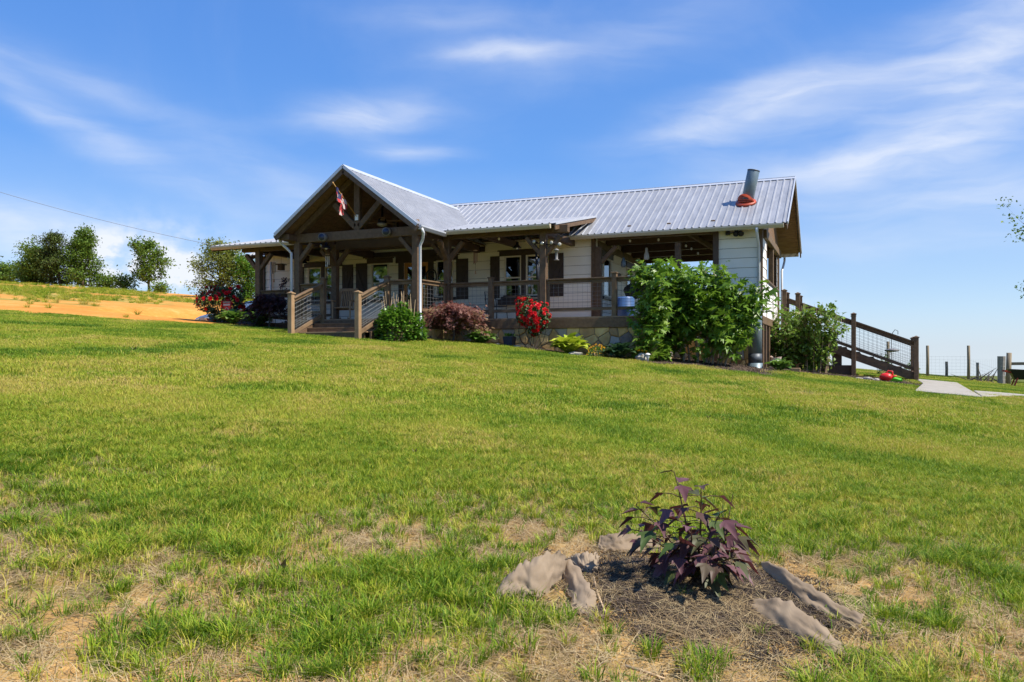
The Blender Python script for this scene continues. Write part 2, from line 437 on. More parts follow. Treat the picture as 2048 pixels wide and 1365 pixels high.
class MB:
    def __init__(s): s.v, s.f, s.t = [], [], []; s.tint = None
    def add(s, vs, fs):
        n = len(s.v)
        s.v += [tuple(v) for v in vs]
        s.f += [tuple(n + i for i in f) for f in fs]
        if s.tint is not None: s.t += [s.tint] * len(fs)
        return s
    def box(s, x0, x1, y0, y1, z0, z1):
        return s.add([(x0, y0, z0), (x1, y0, z0), (x1, y1, z0), (x0, y1, z0), (x0, y0, z1), (x1, y0, z1), (x1, y1, z1), (x0, y1, z1)],
                     [(0, 3, 2, 1), (4, 5, 6, 7), (0, 1, 5, 4), (1, 2, 6, 5), (2, 3, 7, 6), (3, 0, 4, 7)])
    def bar(s, p, q, w, h, up=(0, 0, 1)):
        """beam from p to q, w across, h along up"""
        p, q = V3(p), V3(q)
        d = (q - p).normalized()
        u = V3(up)
        r = d.cross(u)
        if r.length < 1e-5: r = d.cross(V3((0, 1, 0)))
        r.normalize()
        u = r.cross(d).normalized()
        vs = []
        for c in (p, q):
            for a, b in ((-1, -1), (1, -1), (1, 1), (-1, 1)): vs.append(c + r * (a * w / 2) + u * (b * h / 2))
        return s.add(vs, [(0, 1, 2, 3), (7, 6, 5, 4), (0, 4, 5, 1), (1, 5, 6, 2), (2, 6, 7, 3), (3, 7, 4, 0)])
    def tube(s, pts, rad, n=6, cap=True):
        pts = [V3(p) for p in pts]
        if not isinstance(rad, (list, tuple)): rad = [rad] * len(pts)
        vs, ref = [], None
        for i, p in enumerate(pts):
            d = (pts[min(i + 1, len(pts) - 1)] - pts[max(i - 1, 0)])
            d = d.normalized() if d.length > 1e-9 else V3((0, 0, 1))
            if ref is None: ref = V3((1, 0, 0)) if abs(d.x) < .8 else V3((0, 1, 0))
            a = (ref - d * ref.dot(d)).normalized()
            ref = a
            b = d.cross(a)
            for k in range(n):
                an = 2 * math.pi * k / n
                vs.append(p + (a * math.cos(an) + b * math.sin(an)) * rad[i])
        fs = []
        for i in range(len(pts) - 1):
            for k in range(n):
                k2 = (k + 1) % n
                fs.append((i * n + k, i * n + k2, (i + 1) * n + k2, (i + 1) * n + k))
        if cap:
            fs.append(tuple(reversed(range(n))))
            fs.append(tuple((len(pts) - 1) * n + k for k in range(n)))
        return s.add(vs, fs)
    def lathe(s, c, prof, n=14):
        """profile of (radius, z) about the vertical through c"""
        c = V3(c)
        return s.tube_prof([(c + V3((0, 0, z)), r) for r, z in prof], n)
    def tube_prof(s, pr, n):
        vs, fs = [], []
        for p, r in pr:
            for k in range(n):
                an = 2 * math.pi * k / n
                vs.append(p + V3((math.cos(an) * r, math.sin(an) * r, 0)))
        for i in range(len(pr) - 1):
            for k in range(n):
                k2 = (k + 1) % n
                fs.append((i * n + k, i * n + k2, (i + 1) * n + k2, (i + 1) * n + k))
        fs.append(tuple(reversed(range(n))))
        fs.append(tuple((len(pr) - 1) * n + k for k in range(n)))
        return s.add(vs, fs)
    def ball(s, c, r, n=10, m=6, sx=1, sy=1, sz=1):
        c = V3(c)
        vs, fs = [], []
        for i in range(m + 1):
            th = math.pi * i / m
            for k in range(n):
                an = 2 * math.pi * k / n
                vs.append(c + V3((r * sx * math.sin(th) * math.cos(an), r * sy * math.sin(th) * math.sin(an), r * sz * math.cos(th))))
        for i in range(m):
            for k in range(n):
                k2 = (k + 1) % n
                fs.append((i * n + k, (i + 1) * n + k, (i + 1) * n + k2, i * n + k2))
        return s.add(vs, fs)
    def prism(s, poly, ax, a0, a1, inset=0.0, bev=0.0):
        """polygon (2-D) extruded along an axis: ax 'x' -> poly is (y,z), 'y' -> (x,z), 'z' -> (x,y)"""
        def P(u, v, w): return {'x': (w, u, v), 'y': (u, w, v), 'z': (u, v, w)}[ax]
        n = len(poly)
        vs = [P(u, v, a0) for u, v in poly] + [P(u, v, a1) for u, v in poly]
        fs = [tuple(range(n)), tuple(reversed(range(n, 2 * n)))]
        for i in range(n):
            j = (i + 1) % n
            fs.append((i, i + n, j + n, j))
        return s.add(vs, fs)
    def build(s, name, m, parent=None, smooth=False, bevel=0.0):
        off = ORG[parent.name] if parent is not None else V3((0, 0, 0))
        me = bpy.data.meshes.new(name)
        me.from_pydata([(v[0] - off.x, v[1] - off.y, v[2] - off.z) for v in s.v], [], s.f)
        if s.t:
            a = me.attributes.new('tint', 'FLOAT', 'FACE')
            a.data.foreach_set('value', np.array(s.t, dtype=np.float32))
        me.update()
        o = link_mesh(me, name, m, parent, smooth)
        if bevel:
            bv = o.modifiers.new('bevel', 'BEVEL')
            bv.width, bv.segments, bv.limit_method = bevel, 1, 'ANGLE'
        return o


def np_mesh(name, Vt, Ft, m, parent=None, tint=None, smooth=False):
    """mesh straight from arrays; Ft is (n,k)"""
    off = ORG[parent.name] if parent is not None else V3((0, 0, 0))
    Vt = np.asarray(Vt, np.float32) - np.array(off, np.float32)
    me = bpy.data.meshes.new(name)
    k = Ft.shape[1]
    me.vertices.add(len(Vt)); me.loops.add(Ft.size); me.polygons.add(len(Ft))
    me.vertices.foreach_set('co', Vt.ravel())
    me.loops.foreach_set('vertex_index', Ft.astype(np.int32).ravel())
    me.polygons.foreach_set('loop_start', np.arange(len(Ft), dtype=np.int32) * k)
    me.polygons.foreach_set('loop_total', np.full(len(Ft), k, np.int32))
    if tint is not None:
        a = me.attributes.new('tint', 'FLOAT', 'FACE')
        a.data.foreach_set('value', np.asarray(tint, np.float32))
    me.update(calc_edges=True)
    return link_mesh(me, name, m, parent, smooth)


def copy_tree(o, parent=None):
    c = o.copy()
    COL.objects.link(c)
    if parent is not None: c.parent = parent
    for ch in list(o.children): copy_tree(ch, c)
    return c


# leaf templates: vertices in a unit frame (x across, y along, z up), triangles/quads
def leaf_simple(w=.42, fold=.12, droop=.18):
    v = [(0, 0, 0), (-w * .8, .35, fold), (0, .4, 0), (w * .8, .35, fold), (-w * .55, .72, fold * .6 - droop * .5), (0, .75, -droop * .4), (w * .55, .72, fold * .6 - droop * .5), (0, 1, -droop)]
    f = [(0, 2, 1), (0, 3, 2), (1, 2, 4), (2, 5, 4), (2, 3, 5), (3, 6, 5), (4, 5, 7), (5, 6, 7)]
    return np.array(v), np.array(f)


def leaf_quad(w=.5, fold=.1):
    return np.array([(0, 0, 0), (-w / 2, .5, fold), (0, 1, 0), (w / 2, .5, fold)]), np.array([(0, 2, 1), (0, 3, 2)])


def leaf_lobed(lobes=5, deep=.45, spread=62, fold=.1, droop=.25, tip=.5):
    """palmate leaf; centre at the stalk"""
    v = [(0, .12, 0)]
    ring = []
    for i in range(lobes):
        a = R(-spread * 1.4 + i * spread * 2.8 / (lobes - 1))
        L = 1.0 - .38 * abs(i - (lobes - 1) / 2) / ((lobes - 1) / 2)
        ring.append((a, L))
    pts = [(0, -.02)]
    for i, (a, L) in enumerate(ring):
        for da, k in ((-.16, .72), (0, 1), (.16, .72)): pts.append((math.sin(a + da) * L * k, math.cos(a + da) * L * k))
        if i < lobes - 1:
            am = (a + ring[i + 1][0]) / 2
            Lm = min(L, ring[i + 1][1]) * (1 - deep)
            pts.append((math.sin(am) * Lm, math.cos(am) * Lm))
    for x, y in pts:
        r = math.hypot(x, y)
        v.append((x, y, abs(x) * fold - droop * r * r * (.5 if y < .3 else 1)))
    n = len(pts)
    f = [(0, 1 + (i + 1) % n, 1 + i) for i in range(n)]
    return np.array(v), np.array(f)


def leaf_hosta(n=5, w=.36, fold=.14, droop=.55, rise=.35):
    v, f = [], []
    for i in range(n + 1):
        s = i / n
        ww = w * (math.sin(math.pi * min(s * .92 + .06, 1)) ** .8) if s < 1 else 0.004
        zz = rise * s * 1.2 - droop * s * s
        v += [(-ww, s, zz + fold * ww * 2), (0, s, zz), (ww, s, zz + fold * ww * 2)]
    for i in range(n):
        a = i * 3
        f += [(a, a + 1, a + 4), (a, a + 4, a + 3), (a + 1, a + 2, a + 5), (a + 1, a + 5, a + 4)]
    return np.array(v), np.array(f)


def leaf_cloud(P, D, S, tmpl, roll=.8, rng=NP):
    """arrays of base points, directions, sizes -> joined leaf mesh arrays and leaf index per face"""
    P, D = np.asarray(P, float), np.asarray(D, float)
    n = len(P)
    D = D / np.maximum(np.linalg.norm(D, axis=1, keepdims=True), 1e-6)
    up = np.tile((0, 0, 1.0), (n, 1)) + rng.normal(0, roll * .5, (n, 3))
    Xa = np.cross(D, up)
    Xa /= np.maximum(np.linalg.norm(Xa, axis=1, keepdims=True), 1e-6)
    Za = np.cross(Xa, D)
    tv, tf = tmpl
    S = np.asarray(S, float)[:, None, None]
    vv = P[:, None, :] + S * (tv[None, :, 0:1] * Xa[:, None, :] + tv[None, :, 1:2] * D[:, None, :] + tv[None, :, 2:3] * Za[:, None, :])
    ff = tf[None] + (np.arange(n) * len(tv))[:, None, None]
    return vv.reshape(-1, 3), ff.reshape(-1, tf.shape[1]), np.repeat(np.arange(n), len(tf))


def leaf_part(name, P, D, S, tmpl, m, parent, tint=None, stuff=True, roll=.8):
    vv, ff, ix = leaf_cloud(P, D, S, tmpl, roll)
    if tint is None: tint = NP.random(len(P))
    o = np_mesh(name, vv, ff, m, parent, np.asarray(tint)[ix])
    if stuff: o['kind'] = 'stuff'
    return o


def leaf_objects(name, P, D, S, tmpl, m, parent, tints=(.25, .5, .75), roll=.5):
    """single leaves, each its own part, sharing a few meshes"""
    tv, tf = tmpl
    mes = []
    for tn in tints:
        me = bpy.data.meshes.new(name)
        me.from_pydata([tuple(v) for v in tv], [], [tuple(int(i) for i in f) for f in tf])
        a = me.attributes.new('tint', 'FLOAT', 'FACE')
        a.data.foreach_set('value', np.full(len(tf), tn, np.float32))
        me.materials.append(m)
        me.shade_smooth()
        mes.append(me)
    off = ORG[parent.name]
    for i in range(len(P)):
        d = V3(D[i]).normalized()
        u = V3((rnd.gauss(0, roll * .5), rnd.gauss(0, roll * .5), 1 + rnd.gauss(0, roll * .5)))
        x = d.cross(u).normalized()
        z = x.cross(d)
        o = bpy.data.objects.new(name, mes[i % len(mes)])
        COL.objects.link(o)
        o.parent = parent
        M = Matrix((x, d, z)).transposed().to_4x4() @ Matrix.Scale(float(S[i]), 4)
        M.translation = V3(P[i]) - off
        o.matrix_local = M
        ORG[o.name] = off


# ------------------------------------------------------------------ ground
def bare_mask(X, Y):
    """0 lush .. 1 bare soil, shared by the ground colour and the grass scatter"""
    X, Y = np.asarray(X, float), np.asarray(Y, float)
    zc = -SA * X + CA * Y
    near = 1 - sstep(4.2, 8.5, zc)
    n = .55 * fbm(X * 1.1, Y * 1.1, 21, 3) + .45 * fbm(X * 3.1, Y * 3.1, 22, 3)
    b = near * sstep(.47, .62, n + .07 * near + .14 * (1 - sstep(2.7, 3.8, zc))) * .95
    b = b + .35 * sstep(.56, .78, fbm(X * .8, Y * .8, 5, 4)) * (1 - sstep(9, 16, zc))
    xc = CA * X + SA * Y
    b = np.maximum(b, .75 * (1 - sstep(3.1, 4.3, zc)) * sstep(-1.15, -.15, xc) * sstep(.35, .6, n + .12))
    def sp(cx, cy, rx, ry, k=1.0): return k * np.exp(-((X - cx) / rx) ** 2 - ((Y - cy) / ry) ** 2)
    for q in (sp(-2.35, 4.22, .42, .13), sp(-1.45, 2.95, .45, .28, .95), sp(-.72, 4.25, .66, .62, 1.2), sp(-.35, 3.55, .55, .45, 1.0), sp(-1.75, 4.75, .5, .18, .7),
              sp(-1.45, 3.9, .4, .3, .7), sp(-.5, 3.2, .45, .3, 1.0), sp(-2.75, 2.7, .3, .2, .8), sp(-2.3, 3.25, .35, .18, .75), sp(.35, 5.6, .5, .35, .4)):
        b = np.maximum(b, q)
    return np.clip(b, 0, 1)


def lawn_edge(X):
    """far edge of the mown lawn on the left"""
    return 17.6 + (X + 24.5) * .32 + 5.5 * sstep(-18.8, -17.6, X) + 30 * sstep(-17, -14, X)


def bed_mask(X, Y):
    X, Y = np.asarray(X, float), np.asarray(Y, float)
    b = sstep(20.3, 20.6, Y + .12 * np.sin(X * 2.1)) * (1 - sstep(24.3, 25, Y)) * sstep(-18.6, -18.3, X) * (1 - sstep(-1.9, -1.4, X))
    b = np.maximum(b, sstep(22.6, 23.3, Y + .25 * np.sin(X * 1.3)) * (1 - sstep(28.6, 29.6, Y)) * sstep(-2.3, -1.9, X) * (1 - sstep(1.5, 1.9, X)))
    return b


def dirt_mask(X, Y):
    X, Y = np.asarray(X, float), np.asarray(Y, float)
    e = lawn_edge(X)
    w = .5 * (fbm(X * .35, Y * .35, 31, 3) - .5)
    d = sstep(0, .35, Y - e + w)
    n = fbm(X * .16 + Y * .05, Y * .38, 33, 4)
    weeds = sstep(7.4, 9.4, Y - e + 4 * w) * sstep(.46, .62, n)
    return d * (1 - .9 * weeds) * (1 - sstep(-17.5, -16, X))


def axis(segs):
    out = []
    for a, b, st in segs:
        n = max(1, int(round((b - a) / st)))
        out += list(np.linspace(a, b, n, endpoint=False))
    out.append(segs[-1][1])
    return np.array(out)


def build_ground():
    xs = axis([(-3500, -700, 400), (-700, -160, 60), (-160, -80, 8), (-80, -32, 1.2), (-32, -8, .4), (-8, -3.4, .2), (-3.4, 1.4, .07), (1.4, 8, .3), (8, 30, 1.5), (30, 120, 10), (120, 700, 60), (700, 3500, 400)])
    ys = axis([(-3500, -500, 400), (-500, -60, 50), (-60, 0, 5), (0, 1.6, .3), (1.6, 7, .07), (7, 12, .2), (12, 34, .4), (34, 80, 1.2), (80, 160, 8), (160, 700, 60), (700, 3500, 400)])
    Xg, Yg = np.meshgrid(xs, ys)
    Z = ground_z(Xg, Yg)
    b = bare_mask(Xg, Yg)
    near = ((-SA * Xg + CA * Yg) < 9) & (Yg > 0)
    Z = Z - np.where(near, .025 * b + .012 * (fbm(Xg * 9, Yg * 9, 41, 3) - .5), 0)
    nx, ny = len(xs), len(ys)
    Vt = np.stack([Xg, Yg, Z], -1).reshape(-1, 3)
    i = np.arange(nx * ny).reshape(ny, nx)
    F = np.stack([i[:-1, :-1], i[:-1, 1:], i[1:, 1:], i[1:, :-1]], -1).reshape(-1, 4)
    m = bpy.data.materials.new('hill_ground')
    m.use_nodes = True
    t = m.node_tree
    g = NG(t)
    bs = t.nodes['Principled BSDF']
    pos = g.n('ShaderNodeNewGeometry').outputs['Position']
    at_ = g.n('ShaderNodeAttribute', attribute_name='mask')
    sp = g.n('ShaderNodeSeparateColor')
    t.links.new(at_.outputs['Color'], sp.inputs[0])
    bare, dirt, bed = sp.outputs
    n1 = g.noise(pos, 1.1, 6, .65)
    n2 = g.noise(pos, 9, 6, .7)
    n3 = g.noise(pos, 70, 4, .7)
    thatch = g.ramp(g.m('ADD', g.m('MULTIPLY', n3, .6), g.m('MULTIPLY', n2, .4)), [(.3, (.075, .070, .022)), (.5, (.17, .15, .05)), (.68, (.32, .25, .105))])
    turf = g.ramp(g.m('ADD', g.m('MULTIPLY', n1, .5), g.m('MULTIPLY', n3, .5)), [(.3, (.06, .085, .014)), (.55, (.10, .13, .02)), (.75, (.17, .17, .035))])
    lush = g.mix(g.smooth(n2, .45, .7), turf, thatch)
    soil = g.ramp(g.m('ADD', g.m('MULTIPLY', n2, .55), g.m('MULTIPLY', n3, .45)), [(.3, (.26, .15, .055)), (.5, (.47, .28, .10)), (.7, (.62, .42, .18))])
    col = g.mix(g.smooth(g.m('ADD', bare, g.m('MULTIPLY', g.m('SUBTRACT', n2, .5), .9)), .3, .75), lush, g.mix(g.smooth(n1, .42, .66), soil, thatch))
    clay = g.ramp(g.m('ADD', g.m('MULTIPLY', g.noise(pos, .45, 5, .6), .55), g.m('MULTIPLY', g.noise(pos, 4, 5, .7), .45)), [(.3, (.42, .165, .03)), (.5, (.56, .245, .05)), (.7, (.64, .37, .12))])
    weedc = g.ramp(g.noise(pos, 1.3, 5, .7), [(.35, (.12, .15, .025)), (.5, (.26, .23, .05)), (.62, (.52, .33, .09)), (.75, (.60, .40, .12))])
    sepp = g.n('ShaderNodeSeparateXYZ')
    g.put(sepp.inputs[0], pos)
    col = g.mix(g.m('MULTIPLY', g.smooth(sepp.outputs[1], 19, 21.5), g.smooth(sepp.outputs[0], -21, -24)), col, weedc)
    col = g.mix(dirt, col, clay)
    mulch = g.ramp(n3, [(.3, (.045, .032, .024)), (.55, (.12, .085, .06)), (.75, (.22, .16, .115))])
    col = g.mix(bed, col, mulch)
    t.links.new(col, bs.inputs['Base Color'])
    bs.inputs['Roughness'].default_value = .95
    bs.inputs['Specular IOR Level'].default_value = .1
    bp = g.n('ShaderNodeBump')
    bp.inputs['Strength'].default_value = .6
    bp.inputs['Distance'].default_value = .02
    g.put(bp.inputs['Height'], g.m('ADD', g.m('MULTIPLY', n3, .6), n2))
    t.links.new(bp.outputs[0], bs.inputs['Normal'])
    o = np_mesh('ground', Vt, F, m, None, None, True)
    mk = np.stack([b, dirt_mask(Xg, Yg) * (Yg > 10), np.maximum(bed_mask(Xg, Yg), 1.0 * np.exp(-(((Xg + .72) / .5) ** 2 + ((Yg - 4.28) / .5) ** 2) ** 2)), np.ones_like(b)], -1).reshape(-1, 4)
    a = o.data.color_attributes.new('mask', 'FLOAT_COLOR', 'POINT')
    a.data.foreach_set('color', mk.astype(np.float32).ravel())
    o['kind'] = 'structure'
    o['label'] = 'grassy hillside lawn with bare orange soil patches and clay bank'
    return o


build_ground()

# concrete walk from the foot of the back stairs
def walk_slab(poly, name='path'):
    b = MB()
    top = [(x, y, gz(x, y) + .055) for x, y in poly]
    bot = [(x, y, gz(x, y) - .12) for x, y in poly]
    n = len(poly)
    b.add(top + bot, [tuple(range(n)), tuple(reversed(range(n, 2 * n)))] + [(i, i + n, (i + 1) % n + n, (i + 1) % n) for i in range(n)])
    o = b.build(name, CONC, None, False, .012)
    tagp(o, 'pale concrete walk slab at the foot of the back stairs', None, None, 'structure')
walk_slab([(1.3, 19.6), (2.55, 19.35), (2.75, 24.0), (1.8, 24.2)])
walk_slab([(1.8, 24.22), (2.75, 24.02), (3.3, 30.6), (2.05, 30.6)])
walk_slab([(2.57, 19.6), (2.74, 22.2), (3.6, 22.45), (4.6, 22.2), (4.65, 21.8), (3.6, 21.8)])

# ------------------------------------------------------------------ house
DK = 2.62
HX0, HX1 = -19.98, -7.28        # main walls
YW = 24.1                       # front wall plane
YB = 29.95                      # back wall plane
WX1 = -2.34                     # end wall of the wing
YP, YG = 21.47, 20.0            # porch line, front gable line
house = thing('house', 'cream timber-trimmed farmhouse with silver metal roof and railed front porch', 'house', (-11, 24, DK))
EY, EZ, RY, RZ, BY = 23.7, 5.25, 27.2, 7.22, 30.7
SL = (RZ - EZ) / (RY - EY)


def mainz(y): return EZ + (y - EY) * SL if y <= RY else RZ - (y - RY) * SL


def sheet(b, prof, lo, hi, P, N):
    """ribbed sheet: prof [(u, h)], lo/hi give the run limits at u, P(u, s) a point, N the lifted normal"""
    vs, fs = [], []
    for u, h in prof:
        for s in (lo(u), hi(u)): vs.append(V3(P(u, s)) + N * h)
    for i in range(len(prof) - 1): fs.append((2 * i, 2 * i + 2, 2 * i + 3, 2 * i + 1))
    b.add(vs, fs)


def ribs(u0, u1, first, pitch=.21, h=.026):
    pr = [(u0, 0.0)]
    x = first
    while x < u1 - .03:
        if x > u0 + .03: pr += [(x - .034, 0), (x - .016, h), (x + .016, h), (x + .034, 0)]
        x += pitch
    for k in (.07, .14):
        pass
    pr.append((u1, 0.0))
    return pr


def roof_field(u0, u1, lo, hi, P, N, pitch=.21, per=4, name='roof_panel'):
    u = u0
    while u < u1 - 1e-6:
        v = min(u + pitch * per, u1)
        b = MB()
        sheet(b, ribs(u, v, u + pitch * .5, pitch), lo, hi, P, N)
        b.build(name, ROOF, ROOFP)
        u = v


ROOFP = MB().bar((-20.3, RY, RZ + .02), (-1.6, RY, RZ + .02), .12, .02).build('roof', ROOFTRIM, house)
n_front = V3((0, -SL, 1)).normalized()
n_back = V3((0, SL, 1)).normalized()
roof_field(-20.3, -1.63, lambda u: EY, lambda u: RY, lambda u, s: (u, s, mainz(s)), n_front)
roof_field(-20.3, -1.63, lambda u: BY, lambda u: RY, lambda u, s: (u, s, mainz(s)), n_back)
# ridge cap: folded strip riding on the ribs
def ridge_cap(p, q, side, drop, w):
    b = MB()
    d = (V3(q) - V3(p)).normalized()
    for sg in (-1, 1):
        o = V3(side) * (w * sg) + V3((0, 0, -drop))
        b.add([V3(p) + V3((0, 0, .045)), V3(q) + V3((0, 0, .045)), V3(q) + o + V3((0, 0, .036)), V3(p) + o + V3((0, 0, .036))], [(0, 1, 2, 3)])
        b.add([V3(p) + o + V3((0, 0, .036)), V3(q) + o + V3((0, 0, .036)), V3(q) + o + V3((0, 0, .022)), V3(p) + o + V3((0, 0, .022))], [(0, 1, 2, 3)])
    b.build('ridge_cap', ROOFTRIM, ROOFP)
ridge_cap((-20.32, RY, RZ), (-1.6, RY, RZ), (0, 1, 0), .17 * SL, .17)
GX, GZ, GW, GY0 = -13.31, 6.95, 2.38, 19.4
GS = (GZ - 5.15) / GW
ridge_cap((GX, GY0 - .02, GZ), (GX, 26.6, GZ), (1, 0, 0), .15 * GS, .15)
# front gable slopes (sheets run down from the ridge)
for sg in (-1, 1):
    nn = V3((sg * GS, 0, 1)).normalized()
    roof_field(GY0, 26.7, lambda u: GW, lambda u: 0.0, lambda u, s, sg=sg: (GX + sg * s, u, GZ - s * GS), nn)
# porch lean-to: cut along the valley with the gable
LY0, LZ0, LY1 = 21.05, 5.20, 25.1
LS = (6.05 - LZ0) / (LY1 - LY0)
nl = V3((0, -LS, 1)).normalized()
def llo(u):
    d = abs(u - GX)
    # where the gable slope is above the lean-to, start at the valley
    zg = GZ - d * GS
    return min(max(LY0, LY0 + (zg - LZ0) / LS), LY1)
roof_field(-19.62, GX - 1.12, llo, lambda u: LY1, lambda u, s: (u, s, LZ0 + (s - LY0) * LS + .004), nl)
roof_field(GX + 1.12, -7.55, llo, lambda u: LY1, lambda u, s: (u, s, LZ0 + (s - LY0) * LS + .004), nl)

# plank ceilings under the roofs: boards run along the eaves
def plank_ceiling(P, N, u0, u1, s0, s1, w=.14, th=.02, drop=.05, lo=None, gap=.006, parent=None):
    s = s0
    b = MB()
    while s < s1 - .02:
        e = min(s + w - gap, s1)
        a = lo(s) if lo else (u0, u1)
        c = [V3(P(a[0], s)), V3(P(a[1], s)), V3(P(a[1], e)), V3(P(a[0], e))]
        t0 = [p - N * drop for p in c]
        t1 = [p - N * (drop + th) for p in c]
        b.add(t0 + t1, [(0, 1, 2, 3), (7, 6, 5, 4), (0, 4, 5, 1), (1, 5, 6, 2), (2, 6, 7, 3), (3, 7, 4, 0)])
        s += w
    o = b.build('ceiling_planks', PLANKW, parent or house)
    o['kind'] = 'stuff'
for sg in (-1, 1):
    plank_ceiling(lambda u, s, sg=sg: (GX + sg * s, u, GZ - s * GS), V3((sg * GS, 0, 1)).normalized(), GY0 + .05, 25.2, .02, GW - .04)
plank_ceiling(lambda u, s: (u, s, mainz(s)), n_front, -7.2, -1.68, EY + .05, RY - .03)
plank_ceiling(lambda u, s: (u, s, mainz(s)), n_back, -7.2, -1.68, RY + .03, BY - .05)
# left overhang and eaves sheathing over the walls, lean-to sheathing
b = MB()
def slab(b, pts, N, th):
    t0 = [V3(p) for p in pts]
    t1 = [p - N * th for p in t0]
    n = len(pts)
    b.add(t0 + t1, [tuple(range(n)), tuple(reversed(range(n, 2 * n)))] + [(i, i + n, (i + 1) % n + n, (i + 1) % n) for i in range(n)])
dn = V3((0, 0, -.03))
slab(b, [V3((x, y, mainz(y))) + dn for x, y in ((-20.25, EY + .03), (-7.22, EY + .03), (-7.22, RY), (-20.25, RY))], n_front, .03)
slab(b, [V3((x, y, mainz(y))) + dn for x, y in ((-20.25, BY - .03), (-20.25, RY), (-7.22, RY), (-7.22, BY - .03))], n_back, .03)
for xa, xb, xc_, xd in ((-19.58, GX - GW + .05, GX - 1.15, -19.58), (GX + GW - .05, -7.6, -7.6, GX + 1.15)):
    slab(b, [V3((xa, LY0 + .03, LZ0 + .004)) + dn, V3((xb, LY0 + .03, LZ0 + .004)) + dn, V3((xc_, LY1, 6.054)) + dn, V3((xd, LY1, 6.054)) + dn], nl, .03)
b.build('roof_sheathing', DARKT, house)
# exposed rafter tails under the lean-to
b = MB()
x = -19.4
while x < -7.6:
    if not (GX - GW < x < GX + GW): b.bar((x, LY0 + .12, LZ0 - .10), (x, YW - .02, LZ0 - .10 + (YW - .02 - LY0 - .12) * LS), .05, .11)
    x += .61
b.build('lean_to_rafters', DARKT, house)['kind'] = 'stuff'

# rakes, fascia and gutters
def rake(p, q, h1=.085, h2=.15, th=.04, out=(0, -1, 0)):
    """metal edge trim over a brown rake board"""
    p, q, o = V3(p), V3(q), V3(out)
    up = V3((0, 0, 1))
    MB().bar(p + o * .03 + up * (-.01), q + o * .03 + up * (-.01), .03, h1, up).build('rake_trim', ROOFTRIM, house)
    MB().bar(p - up * (h1 / 2 + h2 / 2 + .012), q - up * (h1 / 2 + h2 / 2 + .012), th, h2, up).build('rake_board', TIMBER, house)
rake((GX - GW - .02, GY0, GZ - (GW + .02) * GS), (GX, GY0, GZ))
rake((GX, GY0, GZ), (GX + GW + .02, GY0, GZ - (GW + .02) * GS))
rake((-1.63, EY, EZ), (-1.63, RY, RZ), out=(1, 0, 0))
rake((-1.63, RY, RZ), (-1.63, BY, EZ), out=(1, 0, 0))
rake((-20.3, EY, EZ), (-20.3, RY, RZ), out=(-1, 0, 0))
rake((-20.3, RY, RZ), (-20.3, BY, EZ), out=(-1, 0, 0))
rake((-7.52, LY0, LZ0), (-7.52, 24.95, LZ0 + (24.95 - LY0) * LS), .05, .14, out=(1, 0, 0))
rake((-19.64, LY0, LZ0), (-19.64, LY1, 6.05), .05, .14, out=(-1, 0, 0))


def gutter(p, q, out, m=GUTTER):
    """box gutter: sloped front, open top"""
    p, q, o = V3(p), V3(q), V3(out)
    pr = [(.0, .0), (.0, -.105), (.055, -.105), (.10, -.04), (.10, .0), (.112, .0), (.112, -.045), (.06, -.118), (-.012, -.118), (-.012, 0)]
    b = MB()
    n = len(pr)
    vs = [c + o * u + V3((0, 0, v)) for c in (p, q) for u, v in pr]
    fs = [(i, (i + 1) % n, (i + 1) % n + n, i + n) for i in range(n)]
    fs += [(0, 9, 8, 1), (1, 8, 7, 2), (2, 7, 6, 3), (3, 6, 5, 4), (n, n + 1, n + 8, n + 9), (n + 1, n + 2, n + 7, n + 8), (n + 2, n + 3, n + 6, n + 7), (n + 3, n + 4, n + 5, n + 6)]
    fs += [(0, 1, 2, 3, 4), (n + 4, n + 3, n + 2, n + 1, n)]
    b.add(vs, fs)
    return b.build('gutter', m, house)
gutter((-8.2, EY - .02, EZ - .02), (-1.70, EY - .02, EZ - .02), (0, -1, 0))
gutter((-20.2, BY + .02, EZ - .02), (-1.70, BY + .02, EZ - .02), (0, 1, 0))
gutter((-19.6, LY0 - .03, LZ0 - .02), (GX - GW - .1, LY0 - .03, LZ0 - .02), (0, -1, 0))
gutter((GX + GW + .12, LY0 - .03, LZ0 - .02), (-7.62, LY0 - .03, LZ0 - .02), (0, -1, 0))
gutter((GX + GW + .01, GY0 + .05, 5.13), (GX + GW + .01, LY0 - .03, 5.13), (1, 0, 0), ROOFTRIM)
gutter((GX - GW - .01, GY0 + .05, 5.13), (GX - GW - .01, LY0 - .03, 5.13), (-1, 0, 0), ROOFTRIM)


def spout(pts, r=.04, strap=True):
    o = MB().tube(pts, r, 10).build('downspout', SPOUT, house, True)
    return o
spout([(-10.86, 19.55, 5.05), (-10.84, 19.62, 4.93), (-10.95, 19.78, 4.78), (-11.06, 19.83, 4.62), (-11.06, 19.83, 2.75), (-10.98, 19.72, 2.55), (-10.95, 19.7, 2.35), (-10.95, 19.7, 1.98)])
spout([(-15.72, 19.6, 5.05), (-15.72, 19.66, 4.92), (-15.58, 19.80, 4.75), (-15.47, 19.85, 4.62), (-15.47, 19.85, 2.3)])
spout([(-2.42, 23.6, 5.14), (-2.42, 23.66, 5.0), (-2.40, 23.9, 4.75), (-2.40, 24.02, 4.6), (-2.40, 24.02, 1.25)])
spout([(-2.18, 30.75, 5.12), (-2.18, 30.7, 4.95), (-2.2, 30.3, 4.7), (-2.22, 30.05, 4.55), (-2.22, 30.05, 1.1)])
spout([(-19.62, 24.0, 5.0), (-19.62, 24.0, 2.4)])

